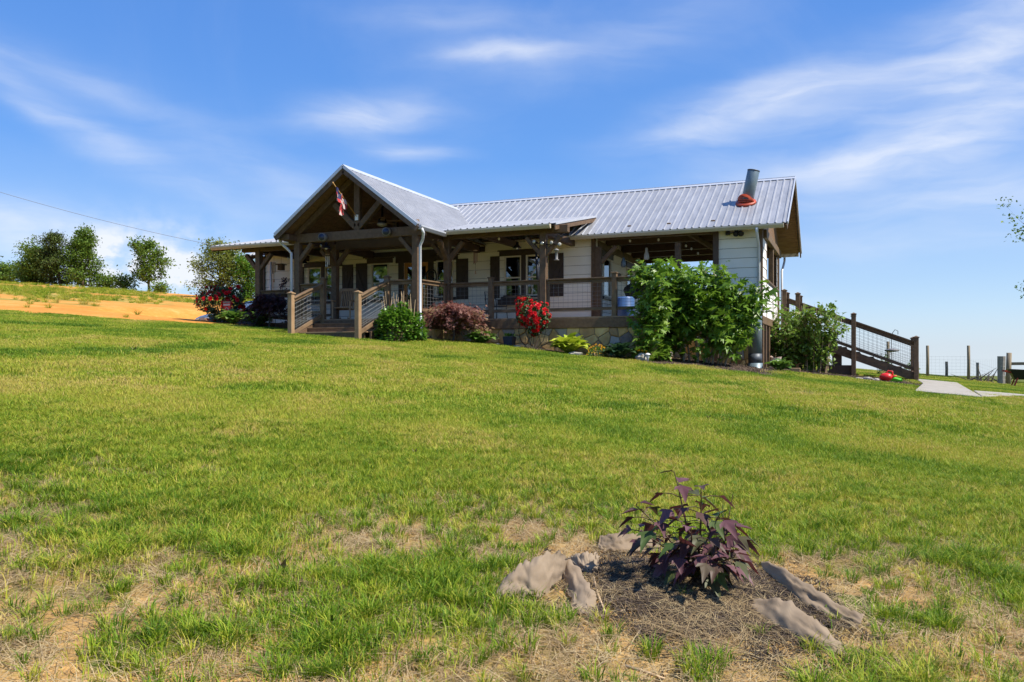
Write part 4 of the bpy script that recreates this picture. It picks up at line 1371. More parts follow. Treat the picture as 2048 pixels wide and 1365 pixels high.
# ---- stove pipe
pb = V3((-2.92, 25.33, 6.0))
pt = at(1507, 343, 25.33)
fl = MB().tube([pb, pb.lerp(pt, .985), pt], [.18, .18, .17], 20).build('flue_pipe', STEEL, house, True)
MB().tube([pt + (pt - pb).normalized() * .002, pt + (pt - pb).normalized() * .03], [.186, .186], 20).build('pipe_band', STEELB, fl, True)
bt = MB()
ax = (pt - pb).normalized()
nn = n_front
bt.tube([V3((-2.90, 25.28, mainz(25.28))) + nn * .02, V3((-2.90, 25.28, mainz(25.28))) + nn * .07], [.31, .29], 24)
bt.tube([V3((-2.905, 25.29, mainz(25.29))) + nn * .05, pb.lerp(pt, .22), pb.lerp(pt, .27)], [.275, .23, .19], 24)
for k in (.14, .19): bt.tube([pb.lerp(pt, k), pb.lerp(pt, k + .03)], [.26, .235], 24)
bt.build('pipe_boot', BOOT, fl, True)
lp = MB().lathe((-2.44, 23.42, 0), [(.185, 1.55), (.185, 2.4), (.185, 3.2)], 20).build('stove_pipe', STEEL, house, True)
MB().lathe((-2.44, 23.42, 0), [(.187, 1.32), (.188, 1.60)], 20).build('soot_band', STEELB, lp, True)
MB().lathe((-2.44, 23.42, 0), [(.27, 1.0), (.25, 1.10), (.205, 1.14), (.205, 1.34)], 20).build('pipe_base', STEEL, lp, True)


# ------------------------------------------------------------------ grass and litter (uncountable: instanced blades)
def blades(n, rad, hmin, hmax, w, lean, rng, gauss=True, flat=0.0, name='blade_patch', m=None, curl=.5):
    a = rng.uniform(0, 2 * np.pi, n)
    r = np.abs(rng.normal(0, rad * .6, n)) if gauss else rad * np.sqrt(rng.random(n))
    bx, by = r * np.cos(a), r * np.sin(a)
    h = rng.uniform(hmin, hmax, n)
    la = rng.uniform(0, 2 * np.pi, n)
    if not gauss: la = a + rng.normal(0, .7, n)
    ll = h * np.abs(rng.normal(lean, lean * .5, n))
    fa = la + rng.normal(np.pi / 2, .5, n)
    ww = w * rng.uniform(.7, 1.3, n)
    dx, dy = np.cos(fa) * ww / 2, np.sin(fa) * ww / 2
    lx, ly = np.cos(la) * ll, np.sin(la) * ll
    hz = h * (1 - flat)
    z0 = np.full(n, -.012)
    V = np.stack([np.stack([bx - dx, by - dy, z0], -1), np.stack([bx + dx, by + dy, z0], -1),
                  np.stack([bx - dx * .85 + lx * .35, by - dy * .85 + ly * .35, hz * .6], -1), np.stack([bx + dx * .85 + lx * .35, by + dy * .85 + ly * .35, hz * .6], -1),
                  np.stack([bx + lx, by + ly, hz * (1 - curl * .35 * rng.random(n))], -1)], 1).reshape(-1, 3)
    F = np.array([(0, 1, 3), (0, 3, 2), (2, 3, 4)])[None] + (np.arange(n) * 5)[:, None, None]
    me = bpy.data.meshes.new(name)
    F = F.reshape(-1, 3)
    me.vertices.add(len(V)); me.loops.add(F.size); me.polygons.add(len(F))
    me.vertices.foreach_set('co', V.astype(np.float32).ravel())
    me.loops.foreach_set('vertex_index', F.astype(np.int32).ravel())
    me.polygons.foreach_set('loop_start', np.arange(len(F), dtype=np.int32) * 3)
    me.polygons.foreach_set('loop_total', np.full(len(F), 3, np.int32))
    at_ = me.attributes.new('blade', 'FLOAT', 'FACE')
    at_.data.foreach_set('value', np.repeat(rng.normal(0, .17, n), 3).astype(np.float32))
    me.update(calc_edges=True)
    me.materials.append(m)
    return me


def scatter(name, meshes, X, Y, tint, scl, label, tilt=True, dz=0.0):
    """one object: points carrying rotation, scale and tint, with the blade meshes instanced on them"""
    n = len(X)
    Z = ground_z(X, Y) + dz
    e = .12
    gx = (ground_z(X + e, Y) - ground_z(X - e, Y)) / (2 * e)
    gy = (ground_z(X, Y + e) - ground_z(X, Y - e)) / (2 * e)
    yaw = NP.uniform(0, 2 * np.pi, n)
    rot = np.zeros((n, 3), np.float32)
    if tilt:
        for i in range(n):
            nrm = V3((-gx[i], -gy[i], 1))
            q = V3((0, 0, 1)).rotation_difference(nrm) @ Matrix.Rotation(yaw[i], 3, 'Z').to_quaternion()
            rot[i] = q.to_euler()
    else: rot[:, 2] = yaw
    me = bpy.data.meshes.new(name)
    me.vertices.add(n)
    me.vertices.foreach_set('co', np.stack([X, Y, Z], -1).astype(np.float32).ravel())
    a = me.attributes.new('rot', 'FLOAT_VECTOR', 'POINT'); a.data.foreach_set('vector', rot.ravel())
    a = me.attributes.new('scl', 'FLOAT', 'POINT'); a.data.foreach_set('value', np.asarray(scl, np.float32))
    a = me.attributes.new('tint', 'FLOAT', 'POINT'); a.data.foreach_set('value', np.asarray(tint, np.float32))
    a = me.attributes.new('idx', 'INT', 'POINT'); a.data.foreach_set('value', NP.integers(0, len(meshes), n).astype(np.int32))
    me.update()
    o = bpy.data.objects.new(name, me)
    COL.objects.link(o)
    src = bpy.data.collections.new(name + '_source')
    for i, q in enumerate(meshes):
        src.objects.link(bpy.data.objects.new('%s_blades_%d' % (name, i), q))
    ng = bpy.data.node_groups.new(name, 'GeometryNodeTree')
    ng.interface.new_socket('Geometry', in_out='INPUT', socket_type='NodeSocketGeometry')
    ng.interface.new_socket('Geometry', in_out='OUTPUT', socket_type='NodeSocketGeometry')
    N = ng.nodes
    gi, go = N.new('NodeGroupInput'), N.new('NodeGroupOutput')
    ci = N.new('GeometryNodeCollectionInfo')
    ci.inputs['Collection'].default_value = src
    ci.inputs['Separate Children'].default_value = True
    ci.inputs['Reset Children'].default_value = True
    ip = N.new('GeometryNodeInstanceOnPoints')
    ip.inputs['Pick Instance'].default_value = True
    def attr(nm, ty):
        k = N.new('GeometryNodeInputNamedAttribute')
        k.data_type = ty
        k.inputs['Name'].default_value = nm
        return k.outputs['Attribute']
    Lk = ng.links.new
    Lk(gi.outputs[0], ip.inputs['Points'])
    Lk(ci.outputs[0], ip.inputs['Instance'])
    Lk(attr('idx', 'INT'), ip.inputs['Instance Index'])
    er = N.new('FunctionNodeEulerToRotation')
    Lk(attr('rot', 'FLOAT_VECTOR'), er.inputs[0])
    Lk(er.outputs[0], ip.inputs['Rotation'])
    Lk(attr('scl', 'FLOAT'), ip.inputs['Scale'])
    Lk(ip.outputs[0], go.inputs[0])
    md = o.modifiers.new('scatter', 'NODES')
    md.node_group = ng
    o['kind'] = 'stuff'
    o['label'] = label
    return o


def view_points(n, z0, z1, tmax=.72, power=1.0):
    """random ground points over the wedge the camera looks along, from z0 to z1 ahead"""
    u = NP.random(n)
    zc = np.sqrt(z0 * z0 + u * (z1 * z1 - z0 * z0)) if power == 1 else z0 * (z1 / z0) ** u
    xc = NP.uniform(-1, 1, n) * (tmax * zc + 2.6)
    return CA * xc - SA * zc, SA * xc + CA * zc, zc, xc


HOUSE_BLOCK = [(-18.4, -11.0, 20.05, 31), (-15.5, -11.0, 19.0, 31), (-11.2, -4.7, 20.95, 31), (-4.9, -2.2, 22.3, 31), (-20.2, -2.2, 23.9, 31), (-14.8, -12.1, 18.75, 21)]
def lawn_ok(X, Y):
    ok = (Y < lawn_edge(X) + .2) & (bed_mask(X, Y) < .4)
    for a, b_, c, d in HOUSE_BLOCK: ok &= ~((X > a) & (X < b_) & (Y > c) & (Y < d))
    walk = ((X > 1.25) & (X < 2.8) & (Y > 19.4) & (Y < 24.2)) | ((X > 1.85) & (X < 3.25) & (Y > 24.0) & (Y < 30.6)) | ((X > 2.6) & (X < 6.9) & (Y > 21.68) & (Y < 22.45))
    return ok & ~walk


def ring(X, Y):
    # about 1 and below inside the mulch ring and torn fabric
    return ((X + .74) / .95) ** 2 + ((Y - 4.28) / .80) ** 2


def lawn_tint(X, Y):
    a = fbm(X * .55, Y * .55, 61, 4)
    c = fbm(X * 2.2, Y * 2.2, 62, 3)
    t = .43 + 1.05 * (a - .5) + .85 * (c - .5)
    zc = -SA * X + CA * Y
    t = t + .10 * sstep(3.5, 8, zc) * (1 - sstep(12, 20, zc))
    # shadow streaks low on the left lawn, painted in as darker grass tint
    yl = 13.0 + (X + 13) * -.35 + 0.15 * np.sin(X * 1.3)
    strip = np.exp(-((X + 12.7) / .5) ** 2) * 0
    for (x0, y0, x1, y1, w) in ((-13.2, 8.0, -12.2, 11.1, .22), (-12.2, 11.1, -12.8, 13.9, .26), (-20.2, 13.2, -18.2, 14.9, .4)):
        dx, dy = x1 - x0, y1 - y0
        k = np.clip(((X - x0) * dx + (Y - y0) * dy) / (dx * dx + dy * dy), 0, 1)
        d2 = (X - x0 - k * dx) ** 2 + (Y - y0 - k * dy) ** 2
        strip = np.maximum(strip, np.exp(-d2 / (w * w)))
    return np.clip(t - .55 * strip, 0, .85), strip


r1 = np.random.default_rng(5)
turf = [blades(330, .34, .03, .065, .0042, .55, r1, True, 0, 'turf', L_GRASS) for _ in range(5)]
turf_far = [blades(420, .42, .035, .075, .0075, .5, r1, True, 0, 'turf', L_GRASS) for _ in range(4)]
tuft = [blades(70, .06, .05, .13, .0045, .95, r1, False, .05, 'tuft', L_GRASS) for _ in range(4)] + [blades(50, .05, .07, .19, .0055, 1.15, r1, False, .25, 'tuft', L_GRASS) for _ in range(3)]
small = [blades(34, .03, .035, .085, .0042, .8, r1, False, .05, 'sprig', L_GRASS) for _ in range(4)]
straws = [blades(26, .16, .05, .16, .0028, 1.1, r1, True, .90, 'straw', L_STRAW) for _ in range(5)]
chips = [blades(16, .10, .02, .07, .0085, 1.0, r1, True, .82, 'chip', L_MULCH) for _ in range(4)]

X, Y, zc, xc = view_points(4900, 1.7, 10.5)
bm = bare_mask(X, Y)
k = lawn_ok(X, Y) & (NP.random(len(X)) > 1.15 * sstep(.25, .7, bm)) & (zc > 1.7) & (ring(X, Y) > 1.25)
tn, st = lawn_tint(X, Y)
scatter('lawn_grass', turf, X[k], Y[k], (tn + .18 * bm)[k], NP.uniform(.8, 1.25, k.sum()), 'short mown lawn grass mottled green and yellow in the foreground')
X, Y, zc, xc = view_points(10500, 9.5, 31, .76)
k = lawn_ok(X, Y)
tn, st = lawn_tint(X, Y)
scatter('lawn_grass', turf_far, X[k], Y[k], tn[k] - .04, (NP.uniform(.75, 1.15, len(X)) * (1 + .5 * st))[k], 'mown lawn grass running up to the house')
X, Y, zc, xc = view_points(2600, 30, 50, .72)
k = lawn_ok(X, Y) & (xc > .3 * zc)
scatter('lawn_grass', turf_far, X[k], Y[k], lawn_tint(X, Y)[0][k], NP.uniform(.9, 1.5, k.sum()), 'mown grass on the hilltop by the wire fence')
# coarse tufts of the rough near ground
X, Y, zc, xc = view_points(8200, 1.8, 7.8)
bm = bare_mask(X, Y)
cl = fbm(X * 1.9, Y * 1.9, 71, 4) + .12 * (fbm(X * 6, Y * 6, 72, 2) - .5)
k = lawn_ok(X, Y) & (cl > .55 + .12 * sstep(.55, 1.0, bm) + .05 * sstep(4.5, 7.5, zc)) & (bm < .93) & ((ring(X, Y) > 1.05) | ((ring(X, Y) > .72) & (NP.random(len(X)) > .93)))
tn = .12 + .5 * (fbm(X * .9, Y * .9, 73, 3) - .4) + .3 * (NP.random(len(X)) - .5)
scatter('grass_tufts', tuft, X[k], Y[k], np.clip(tn, .0, .6)[k], (NP.uniform(.45, 1.0, len(X)) * (1 - .25 * sstep(4, 7.5, zc)))[k], 'coarse green grass tufts among bare soil in the foreground', False)
X, Y, zc, xc = view_points(16500, 1.8, 8.5)
bm = bare_mask(X, Y)
k = lawn_ok(X, Y) & (NP.random(len(X)) > .1 + .68 * sstep(.6, 1.0, bm)) & ((ring(X, Y) > .95) | (NP.random(len(X)) > .95))
scatter('grass_sprigs', small, X[k], Y[k], np.clip(.22 + .4 * (NP.random(len(X)) - .4), 0, .8)[k], NP.uniform(.6, 1.25, k.sum()), 'small grass sprigs between the tufts', False)
# pale dead flecks through the lawn
fleck = [blades(46, .09, .025, .07, .0042, .9, r1, True, .2, 'fleck', L_GRASS) for _ in range(4)]
X, Y, zc, xc = view_points(8000, 3.2, 17)
k = lawn_ok(X, Y) & (ring(X, Y) > 1.1) & (fbm(X * 1.3, Y * 1.3, 91, 4) + .25 * (NP.random(len(X)) - .5) > .54)
scatter('dry_flecks', fleck, X[k], Y[k], NP.uniform(.48, .9, k.sum()), NP.uniform(.6, 1.3, k.sum()) * (1 + .4 * sstep(8, 15, zc[k])), 'yellowed dry flecks all through the mown lawn', True)
X, Y, zc, xc = view_points(3600, 3.2, 14)
k = lawn_ok(X, Y) & (fbm(X * 1.1, Y * 1.1, 95, 4) > .55)
scatter('grass_tufts', tuft[:4], X[k], Y[k], NP.uniform(.0, .22, k.sum()), NP.uniform(.35, .7, k.sum()), 'darker green clumps through the mown lawn', False)
# clods on the bare soil
clm = []
for q in range(3):
    bb = MB().ball((0, 0, .004), .012, 6, 4, 1.2, 1, .7)
    me = bpy.data.meshes.new('clod')
    me.from_pydata([tuple(V3(v) * (1 + rnd.uniform(-.25, .25))) for v in bb.v], [], bb.f)
    me.materials.append(L_CLOD)
    clm.append(me)
X, Y, zc, xc = view_points(13000, 1.8, 7.5)
k = NP.random(len(X)) < bare_mask(X, Y) ** 2 * .8
scatter('soil_clods', clm, X[k], Y[k], NP.random(k.sum()), NP.random(k.sum()) ** 3 * .9 + .2 , 'crumbs and clods of orange soil on the bare patches', False)
# dry thatch lying about
X, Y, zc, xc = view_points(10000, 1.8, 8.0)
bm = bare_mask(X, Y)
k = lawn_ok(X, Y) & (NP.random(len(X)) < .25 + .75 * bm) & (ring(X, Y) > .55)
scatter('dry_straw', straws, X[k], Y[k], NP.random(k.sum()), NP.uniform(.6, 1.3, k.sum()), 'dry straw and thatch littering the soil', True, .012)
# shredded mulch round the young plant and in the beds
X = NP.normal(-.70, .28, 2400); Y = NP.normal(4.22, .28, 2400)
scatter('mulch', chips, X, Y, NP.random(2400) ** 2 * .8, NP.uniform(.4, 1.0, 2400), 'shredded dark mulch heaped round the purple plant', True, .012)
X = NP.normal(-.70, .30, 230); Y = NP.normal(4.1, .3, 230)
scatter('dry_straw', straws, X, Y, NP.random(230) * .9, NP.uniform(.4, .8, 230), 'straw lying over the mulch mound', True, .02)
X = NP.uniform(-12, 1.9, 6000); Y = NP.uniform(20.2, 29.5, 6000)
k = bed_mask(X, Y) > .5
for a, b_, c, d in [(-11.2, -4.7, 21.3, 31), (-4.9, -2.2, 23.9, 31)]: k &= ~((X > a) & (X < b_) & (Y > c) & (Y < d))
scatter('mulch', chips, X[k], Y[k], .3 + .6 * NP.random(k.sum()), NP.uniform(1, 2.2, k.sum()), 'brown mulch in the planting beds along the house', True, .01)
# weeds on the clay bank
X = NP.uniform(-75, -18, 15000); Y = NP.uniform(17, 52, 15000)
dm = dirt_mask(X, Y)
k = (Y > lawn_edge(X) + .3) & (NP.random(len(X)) > .36 + .9 * dm) & ~((X > -28.5) & (Y > 22) & (Y < 32))
scatter('bank_weeds', tuft, X[k], Y[k], np.clip(.36 + .6 * (NP.random(len(X)) - .4), 0, .9)[k], NP.uniform(.9, 2.3, k.sum()), 'patchy weeds on the graded clay bank', False)
k2 = (Y > lawn_edge(X) - .1) & (Y < lawn_edge(X) + 7) & (NP.random(len(X)) > .985)
scatter('bank_weeds', tuft, X[k2], Y[k2], NP.random(k2.sum()) * .4, NP.uniform(1.2, 2.2, k2.sum()), 'few weeds on the bare orange clay', False)


# ------------------------------------------------------------------ planting
def unit(v):
    v = np.asarray(v, float)
    return v / max(np.linalg.norm(v), 1e-9)


def skeleton(base, h, spread, stems, rng, prof, levels=2, lean=.12, r0=.05, start=.25, nl=14, up=.55):
    """limb polylines [(points, radii)] and leaf anchor points along the twigs"""
    base = np.array(base, float)
    limbs, anchors = [], []
    for s in range(stems):
        a = rng.uniform(0, 2 * np.pi)
        tilt = (lean * rng.uniform(.5, 1.4)) if stems > 1 else lean * .4
        hh = h * (rng.uniform(.78, 1.0) if stems > 1 else 1.0)
        pts = []
        p = base + np.array([math.cos(a), math.sin(a), 0]) * (spread * .12 if stems > 1 else 0) * rng.uniform(.3, 1.2)
        d = unit([math.cos(a) * tilt, math.sin(a) * tilt, 1])
        n = 9
        for i in range(n + 1):
            pts.append(p.copy())
            d = unit(d + rng.normal(0, .07, 3) * np.array([1, 1, .3]))
            p = p + d * hh / n
        rad = [r0 * (1 - .88 * i / n) for i in range(n + 1)]
        limbs.append((pts, rad))
        anchors.append((pts[-1], d))
        for k in range(nl):
            f = start + (1 - start) * (k + rng.random()) / nl
            i = min(int(f * n), n - 1)
            q = pts[i] + (pts[i + 1] - pts[i]) * (f * n - i)
            L = spread * prof(f) * rng.uniform(.65, 1.12)
            if L < .02: continue
            an = k * 2.4 + rng.uniform(-.5, .5) + s
            dd = unit([math.cos(an), math.sin(an), up * rng.uniform(.5, 1.3)])
            tp = [q.copy()]
            m = 5
            c = q.copy()
            for j in range(m):
                dd = unit(dd + rng.normal(0, .16, 3) + np.array([0, 0, .05]))
                c = c + dd * L / m
                tp.append(c.copy())
                if j >= 1: anchors.append((c.copy(), dd.copy()))
            limbs.append((tp, [rad[i] * .5 * (1 - .8 * j / m) + .003 for j in range(m + 1)]))
            if levels > 1:
                for w in range(3):
                    j = rng.integers(1, m)
                    d2 = unit(dd + rng.normal(0, .75, 3))
                    c2 = tp[j].copy()
                    t2 = [c2.copy()]
                    for _ in range(3):
                        d2 = unit(d2 + rng.normal(0, .15, 3))
                        c2 = c2 + d2 * L * .17
                        t2.append(c2.copy())
                        anchors.append((c2.copy(), d2.copy()))
                    limbs.append((t2, [rad[i] * .2 + .003, rad[i] * .13 + .0025, .003, .002]))
    return limbs, anchors


def foliage(anchors, n, cl, size, rng, out=.5, zs=.8):
    """leaf positions in small clumps about the twig points"""
    A = np.array([a for a, d in anchors])
    Dv = np.array([d for a, d in anchors])
    ix = rng.integers(0, len(A), n)
    off = rng.normal(0, cl, (n, 3)) * np.array([1, 1, zs])
    P = A[ix] + off
    c = A.mean(0)
    D = Dv[ix] * .4 + rng.normal(0, .6, (n, 3)) + out * (P - c) / max(np.std(A), .1) * .6 + np.array([0, 0, -.12])
    S = size * rng.uniform(.6, 1.25, n)
    # clumps differ in tone
    ct = rng.random(len(A))
    T = np.clip(.55 * ct[ix] + .45 * rng.random(n), 0, 1)
    return P, D, S, T


def wood(limbs, name, m, parent, n=5, minr=0.0):
    b = MB()
    for pts, rad in limbs:
        if rad[0] >= minr: b.tube([V3(p) for p in pts], [max(r, .002) for r in rad], n if rad[0] > .02 else 4, False)
    return b.build(name, m, parent, True)


def tree(name, label, x, y, h, spread, prof, m, nleaf, size, seed, start=.22, nl=26, up=.5, group=None, lean=.1, tmpl=None, trunk=.16, cl=.30, stems=1, zbase=None, bark=BARK, cat='tree', zs=.8):
    rng = np.random.default_rng(seed)
    z = gz(x, y) if zbase is None else zbase
    t = thing(name, label, cat, (x, y, z), 0, group)
    limbs, anch = skeleton((x, y, z - .15), h + .15, spread, stems, rng, prof, 2, lean, trunk, start, nl, up)
    wood(limbs, 'trunk', bark, t)
    P, D, S, T = foliage(anch, nleaf, cl, size, rng, .5, zs)
    k = P[:, 2] > z + .05
    leaf_part('crown', P[k], D[k], S[k], tmpl or leaf_quad(.62, .1), m, t, T[k])
    return t


ovalp = lambda f: (max(0.0, math.sin(math.pi * min(1, (f * .92 + .04)))) ** .7)
conep = lambda f: max(.06, 1 - f) ** .8
spirep = lambda f: .25 + .75 * (1 - f) ** .9
TG = 'trees along the ridge beyond the clay bank'
def place(px, zc):
    t = (px - CXP) / FPX
    return CA * t * zc - SA * zc, SA * t * zc + CA * zc
def ridge_tree(px, zc, topy, name, label, spread, prof, m, n, size, seed, **kw):
    x, y = place(px, zc)
    zt = (HOR - topy) / FPX * zc + ZCAM
    z = gz(x, y)
    tree(name, label, x, y, zt - z, spread, prof, m, n, size, seed, group=TG, **kw)
ridge_tree(86, 78, 508, 'oak_tree', 'broad dark oak at the left end of the dense ridge clump', 2.3, ovalp, L_TREE, 9000, .24, 1, nl=34, start=.12, cl=.34)
ridge_tree(122, 77, 476, 'pine_tree', 'tall pine rising in the middle of the dense ridge clump', 2.0, lambda f: .35 + .65 * math.sin(math.pi * min(1, f * .9 + .12)), L_PINE, 9500, .22, 2, nl=40, start=.10, up=.15, cl=.26, tmpl=leaf_quad(.4, .1))
ridge_tree(166, 76, 466, 'poplar_tree', 'bright green pointed tree at the right end of the dense ridge clump', 2.2, spirep, L_YELG if False else L_TREE, 9500, .22, 3, nl=44, start=.06, up=.25, cl=.28)
ridge_tree(60, 79, 540, 'oak_tree', 'low dark tree skirting the left foot of the ridge clump', 1.6, ovalp, L_TREE, 4200, .22, 4, nl=22, start=.1)
ridge_tree(298, 74, 498, 'maple_tree', 'lone open-crowned tree with gaps standing between the clump and the house', 2.5, lambda f: .35 + .65 * math.sin(math.pi * min(1, f * .95 + .05)), L_TREE, 3900, .25, 5, nl=22, start=.16, cl=.22, up=.75, trunk=.13)
ridge_tree(248, 75, 560, 'ridge_shrub', 'small leafy shrub left of the lone open tree', 1.2, ovalp, L_TREE, 1200, .22, 6, nl=14, start=.05, cat='shrub')
ridge_tree(322, 73, 578, 'ridge_shrub', 'small dark shrub right under the lone open tree', .9, ovalp, L_TREE, 1100, .2, 7, nl=12, start=.05, cat='shrub')
ridge_tree(212, 76, 566, 'ridge_shrub', 'low shrub at the right foot of the dense clump', 1.3, ovalp, L_TREE, 1500, .22, 8, nl=14, start=.02, cat='shrub')
ridge_tree(443, 60, 500, 'willow_tree', 'hazy olive-green tree rising just left of the porch roof', 2.1, lambda f: .45 + .55 * math.sin(math.pi * min(1, f * .9 + .1)), L_YELG, 9500, .17, 9, nl=36, start=.05, cl=.24)
ridge_tree(496, 60, 520, 'birch_tree', 'bright green tree showing between the rose bush and the corner post', 1.1, ovalp, L_BUSH, 5200, .18, 10, nl=26, start=.03, cl=.24)
ridge_tree(8, 84, 546, 'oak_tree', 'rounded tree half cut by the left edge of the view', 2.0, ovalp, L_TREE, 4500, .24, 12, nl=22, start=.05)
# tree standing just outside the right edge, its branch tips showing
tree('hackberry_tree', 'tree at the right edge with only its leafy branch tips in view', 13.9, 49.2, 12.6, 4.9, ovalp, L_TREE, 9000, .20, 21, start=.25, nl=24, cl=.26, trunk=.2)
# far wood below the hill behind the viewer, mirrored in the windows
b = []
rw = np.random.default_rng(77)
Pw = []
for i in range(70):
    a = R(200 + i * 2.05 + rw.uniform(-1, 1))
    d = rw.uniform(48, 62)
    cx_, cy_ = math.cos(a) * d - 8, math.sin(a) * d + 12
    hh = rw.uniform(7, 13)
    q = rw.normal(0, 1, (160, 3)) * np.array([2.4, 2.4, hh * .27]) + np.array([cx_, cy_, gz(cx_, cy_) + hh * .5])
    Pw.append(q)
Pw = np.concatenate(Pw)
o = leaf_part('woods', Pw, NP.normal(0, 1, Pw.shape), NP.uniform(.8, 1.5, len(Pw)), leaf_quad(.8, .1), L_TREE, None)
o['label'] = 'far wood below the lawn behind the viewer'

# --- fig bush: stems, 300 single leaves, the rest joined
def big_shrub(name, label, x, y, h, spread, stems, nleaf, size, m, seed, tmpl, nsingle=0, bark=FIGBARK, r0=.03, cl=.12, prof=ovalp, start=.2, nl=9, lean=.35, cat='shrub', group=None, leaf_name='leaf', levels=2, up=.5, zs=.8, hang=0.0):
    rng = np.random.default_rng(seed)
    z = gz(x, y)
    t = thing(name, label, cat, (x, y, z), 0, group)
    limbs, anch = skeleton((x, y, z - .05), h, spread, stems, rng, prof, levels, lean, r0, start, nl, up)
    wood(limbs, 'stems', bark, t)
    P, D, S, T = foliage(anch, nleaf, cl, size, rng, .55, zs)
    D[:, 2] -= hang
    k = P[:, 2] > z + .06
    P, D, S, T = P[k], D[k], S[k], T[k]
    if nsingle:
        depth = -SA * P[:, 0] + CA * P[:, 1]
        od = np.argsort(depth + rng.normal(0, .15, len(P)))
        P, D, S, T = P[od], D[od], S[od], T[od]
        leaf_objects(leaf_name, P[:nsingle], D[:nsingle], S[:nsingle], tmpl, m, t)
        P, D, S, T = P[nsingle:], D[nsingle:], S[nsingle:], T[nsingle:]
    if len(P): leaf_part('foliage', P, D, S, tmpl, m, t, T)
    return t
FIGL = leaf_lobed(5, .42, 58, .12, .3)
def fig():
    x, y = -3.95, 22.55
    z = gz(x, y)
    t = thing('fig_bush', 'large leafy fig bush with pale bare stems covering the wing corner', 'shrub', (x, y, z))
    rng = np.random.default_rng(31)
    # stem tips read as a broad dome with three peaks
    tips = [(-4.75, 22.4, 4.25), (-4.35, 22.7, 3.95), (-3.65, 22.5, 4.08), (-3.2, 22.4, 3.9), (-2.75, 22.5, 3.45), (-5.1, 22.4, 3.3), (-4.2, 22.1, 3.2), (-3.45, 22.1, 3.1), (-2.55, 22.6, 2.9), (-5.05, 22.2, 2.5), (-2.85, 22.1, 2.6), (-4.6, 22.9, 3.4), (-3.9, 22.3, 3.55), (-2.35, 22.5, 3.35), (-2.3, 22.4, 3.0), (-4.5, 22.2, 3.75), (-3.1, 22.2, 3.45)]
    roots = [(-4.1 + i * .13, 22.5 + .18 * math.sin(i * 2.1)) for i in range(-4, 9)]
    limbs, anch = [], []
    for i, (tx, ty, tz) in enumerate(tips):
        bx, by = min(roots, key=lambda q: abs(q[0] - (x + (tx - x) * .42)) + rng.random() * .3)
        p0 = np.array([bx + rng.normal(0, .06), by + rng.normal(0, .08), gz(bx, by) - .05])
        p3 = np.array([tx, ty, tz - .12])
        p1 = p0 + np.array([(tx - bx) * .25, 0, (tz - z) * .45])
        p2 = p3 - np.array([(tx - bx) * .2, 0, (tz - z) * .25])
        pts = []
        for k in range(13):
            s = k / 12
            pts.append((1 - s) ** 3 * p0 + 3 * s * (1 - s) ** 2 * p1 + 3 * s * s * (1 - s) * p2 + s ** 3 * p3 + rng.normal(0, .018, 3))
        limbs.append((pts, [.030 - .022 * k / 12 for k in range(13)]))
        anch.append((pts[-1], unit(pts[-1] - pts[-3])))
        for k in range(14):
            s = .33 + .64 * (k + rng.random()) / 14
            j = min(int(s * 12), 11)
            q = pts[j]
            an = k * 2.4 + rng.uniform(0, 1)
            d = unit([math.cos(an), math.sin(an) * .8, .45])
            L = rng.uniform(.22, .55) * (1.1 - .4 * s)
            tw = [q + d * L * w / 3 + np.array([0, 0, .03 * w * w / 3]) for w in range(4)]
            limbs.append((tw, [.011, .009, .007, .005]))
            for w in (1, 2, 3): anch.append((tw[w], d))
    # low skirt on the left
    for k in range(26):
        a = np.array([-5.15 + rng.uniform(-.25, .7), 22.2 + rng.uniform(-.2, .4), z + rng.uniform(.15, 1.5)])
        anch.append((a, unit([rng.normal(-.3, .5), -.6, .2])))
    for k in range(14):
        a = np.array([-3.3 + rng.uniform(-.3, .8), 22.0 + rng.uniform(-.1, .3), z + rng.uniform(.1, .75)])
        anch.append((a, unit([rng.normal(0, .5), -.6, .4])))
    for k in range(150):
        zz = rng.uniform(.15, 2.6)
        a = np.array([-4.98 + rng.uniform(-.30, .5), 21.3 + rng.uniform(-.3, .3), z + zz])
        anch.append((a, unit([rng.normal(-.3, .5), -.5, .3])))
    for k in range(30):
        a = np.array([-4.0 + rng.uniform(-1.2, 1.35), 21.9 + rng.uniform(-.3, .3), z + rng.uniform(.08, .95)])
        anch.append((a, unit([rng.normal(0, .5), -.5, .35])))
    for k in range(80):
        a = np.array([-4.05 + rng.uniform(-.5, .5), 22.0 + rng.uniform(-.3, .3), z + rng.uniform(.9, 2.55)])
        anch.append((a, unit([rng.normal(0, .5), -.5, .3])))
    wood(limbs, 'stems', FIGBARK, t, 6)
    P, D, S, T = foliage(anch, 4300, .12, .22, rng, .5, .9)
    D[:, 1] -= .35
    D[:, 2] -= .30
    k = P[:, 2] > z + .08
    P, D, S, T = P[k], D[k], S[k], T[k]
    od = np.argsort(P[:, 1] + rng.normal(0, .10, len(P)))
    P, D, S, T = P[od], D[od], S[od], T[od]
    leaf_objects('leaf', P[:300], D[:300], S[:300], FIGL, L_FIG, t, (.15, .45, .8))
    leaf_part('foliage', P[300:], D[300:], S[300:], FIGL, L_FIG, t, T[300:])
fig()
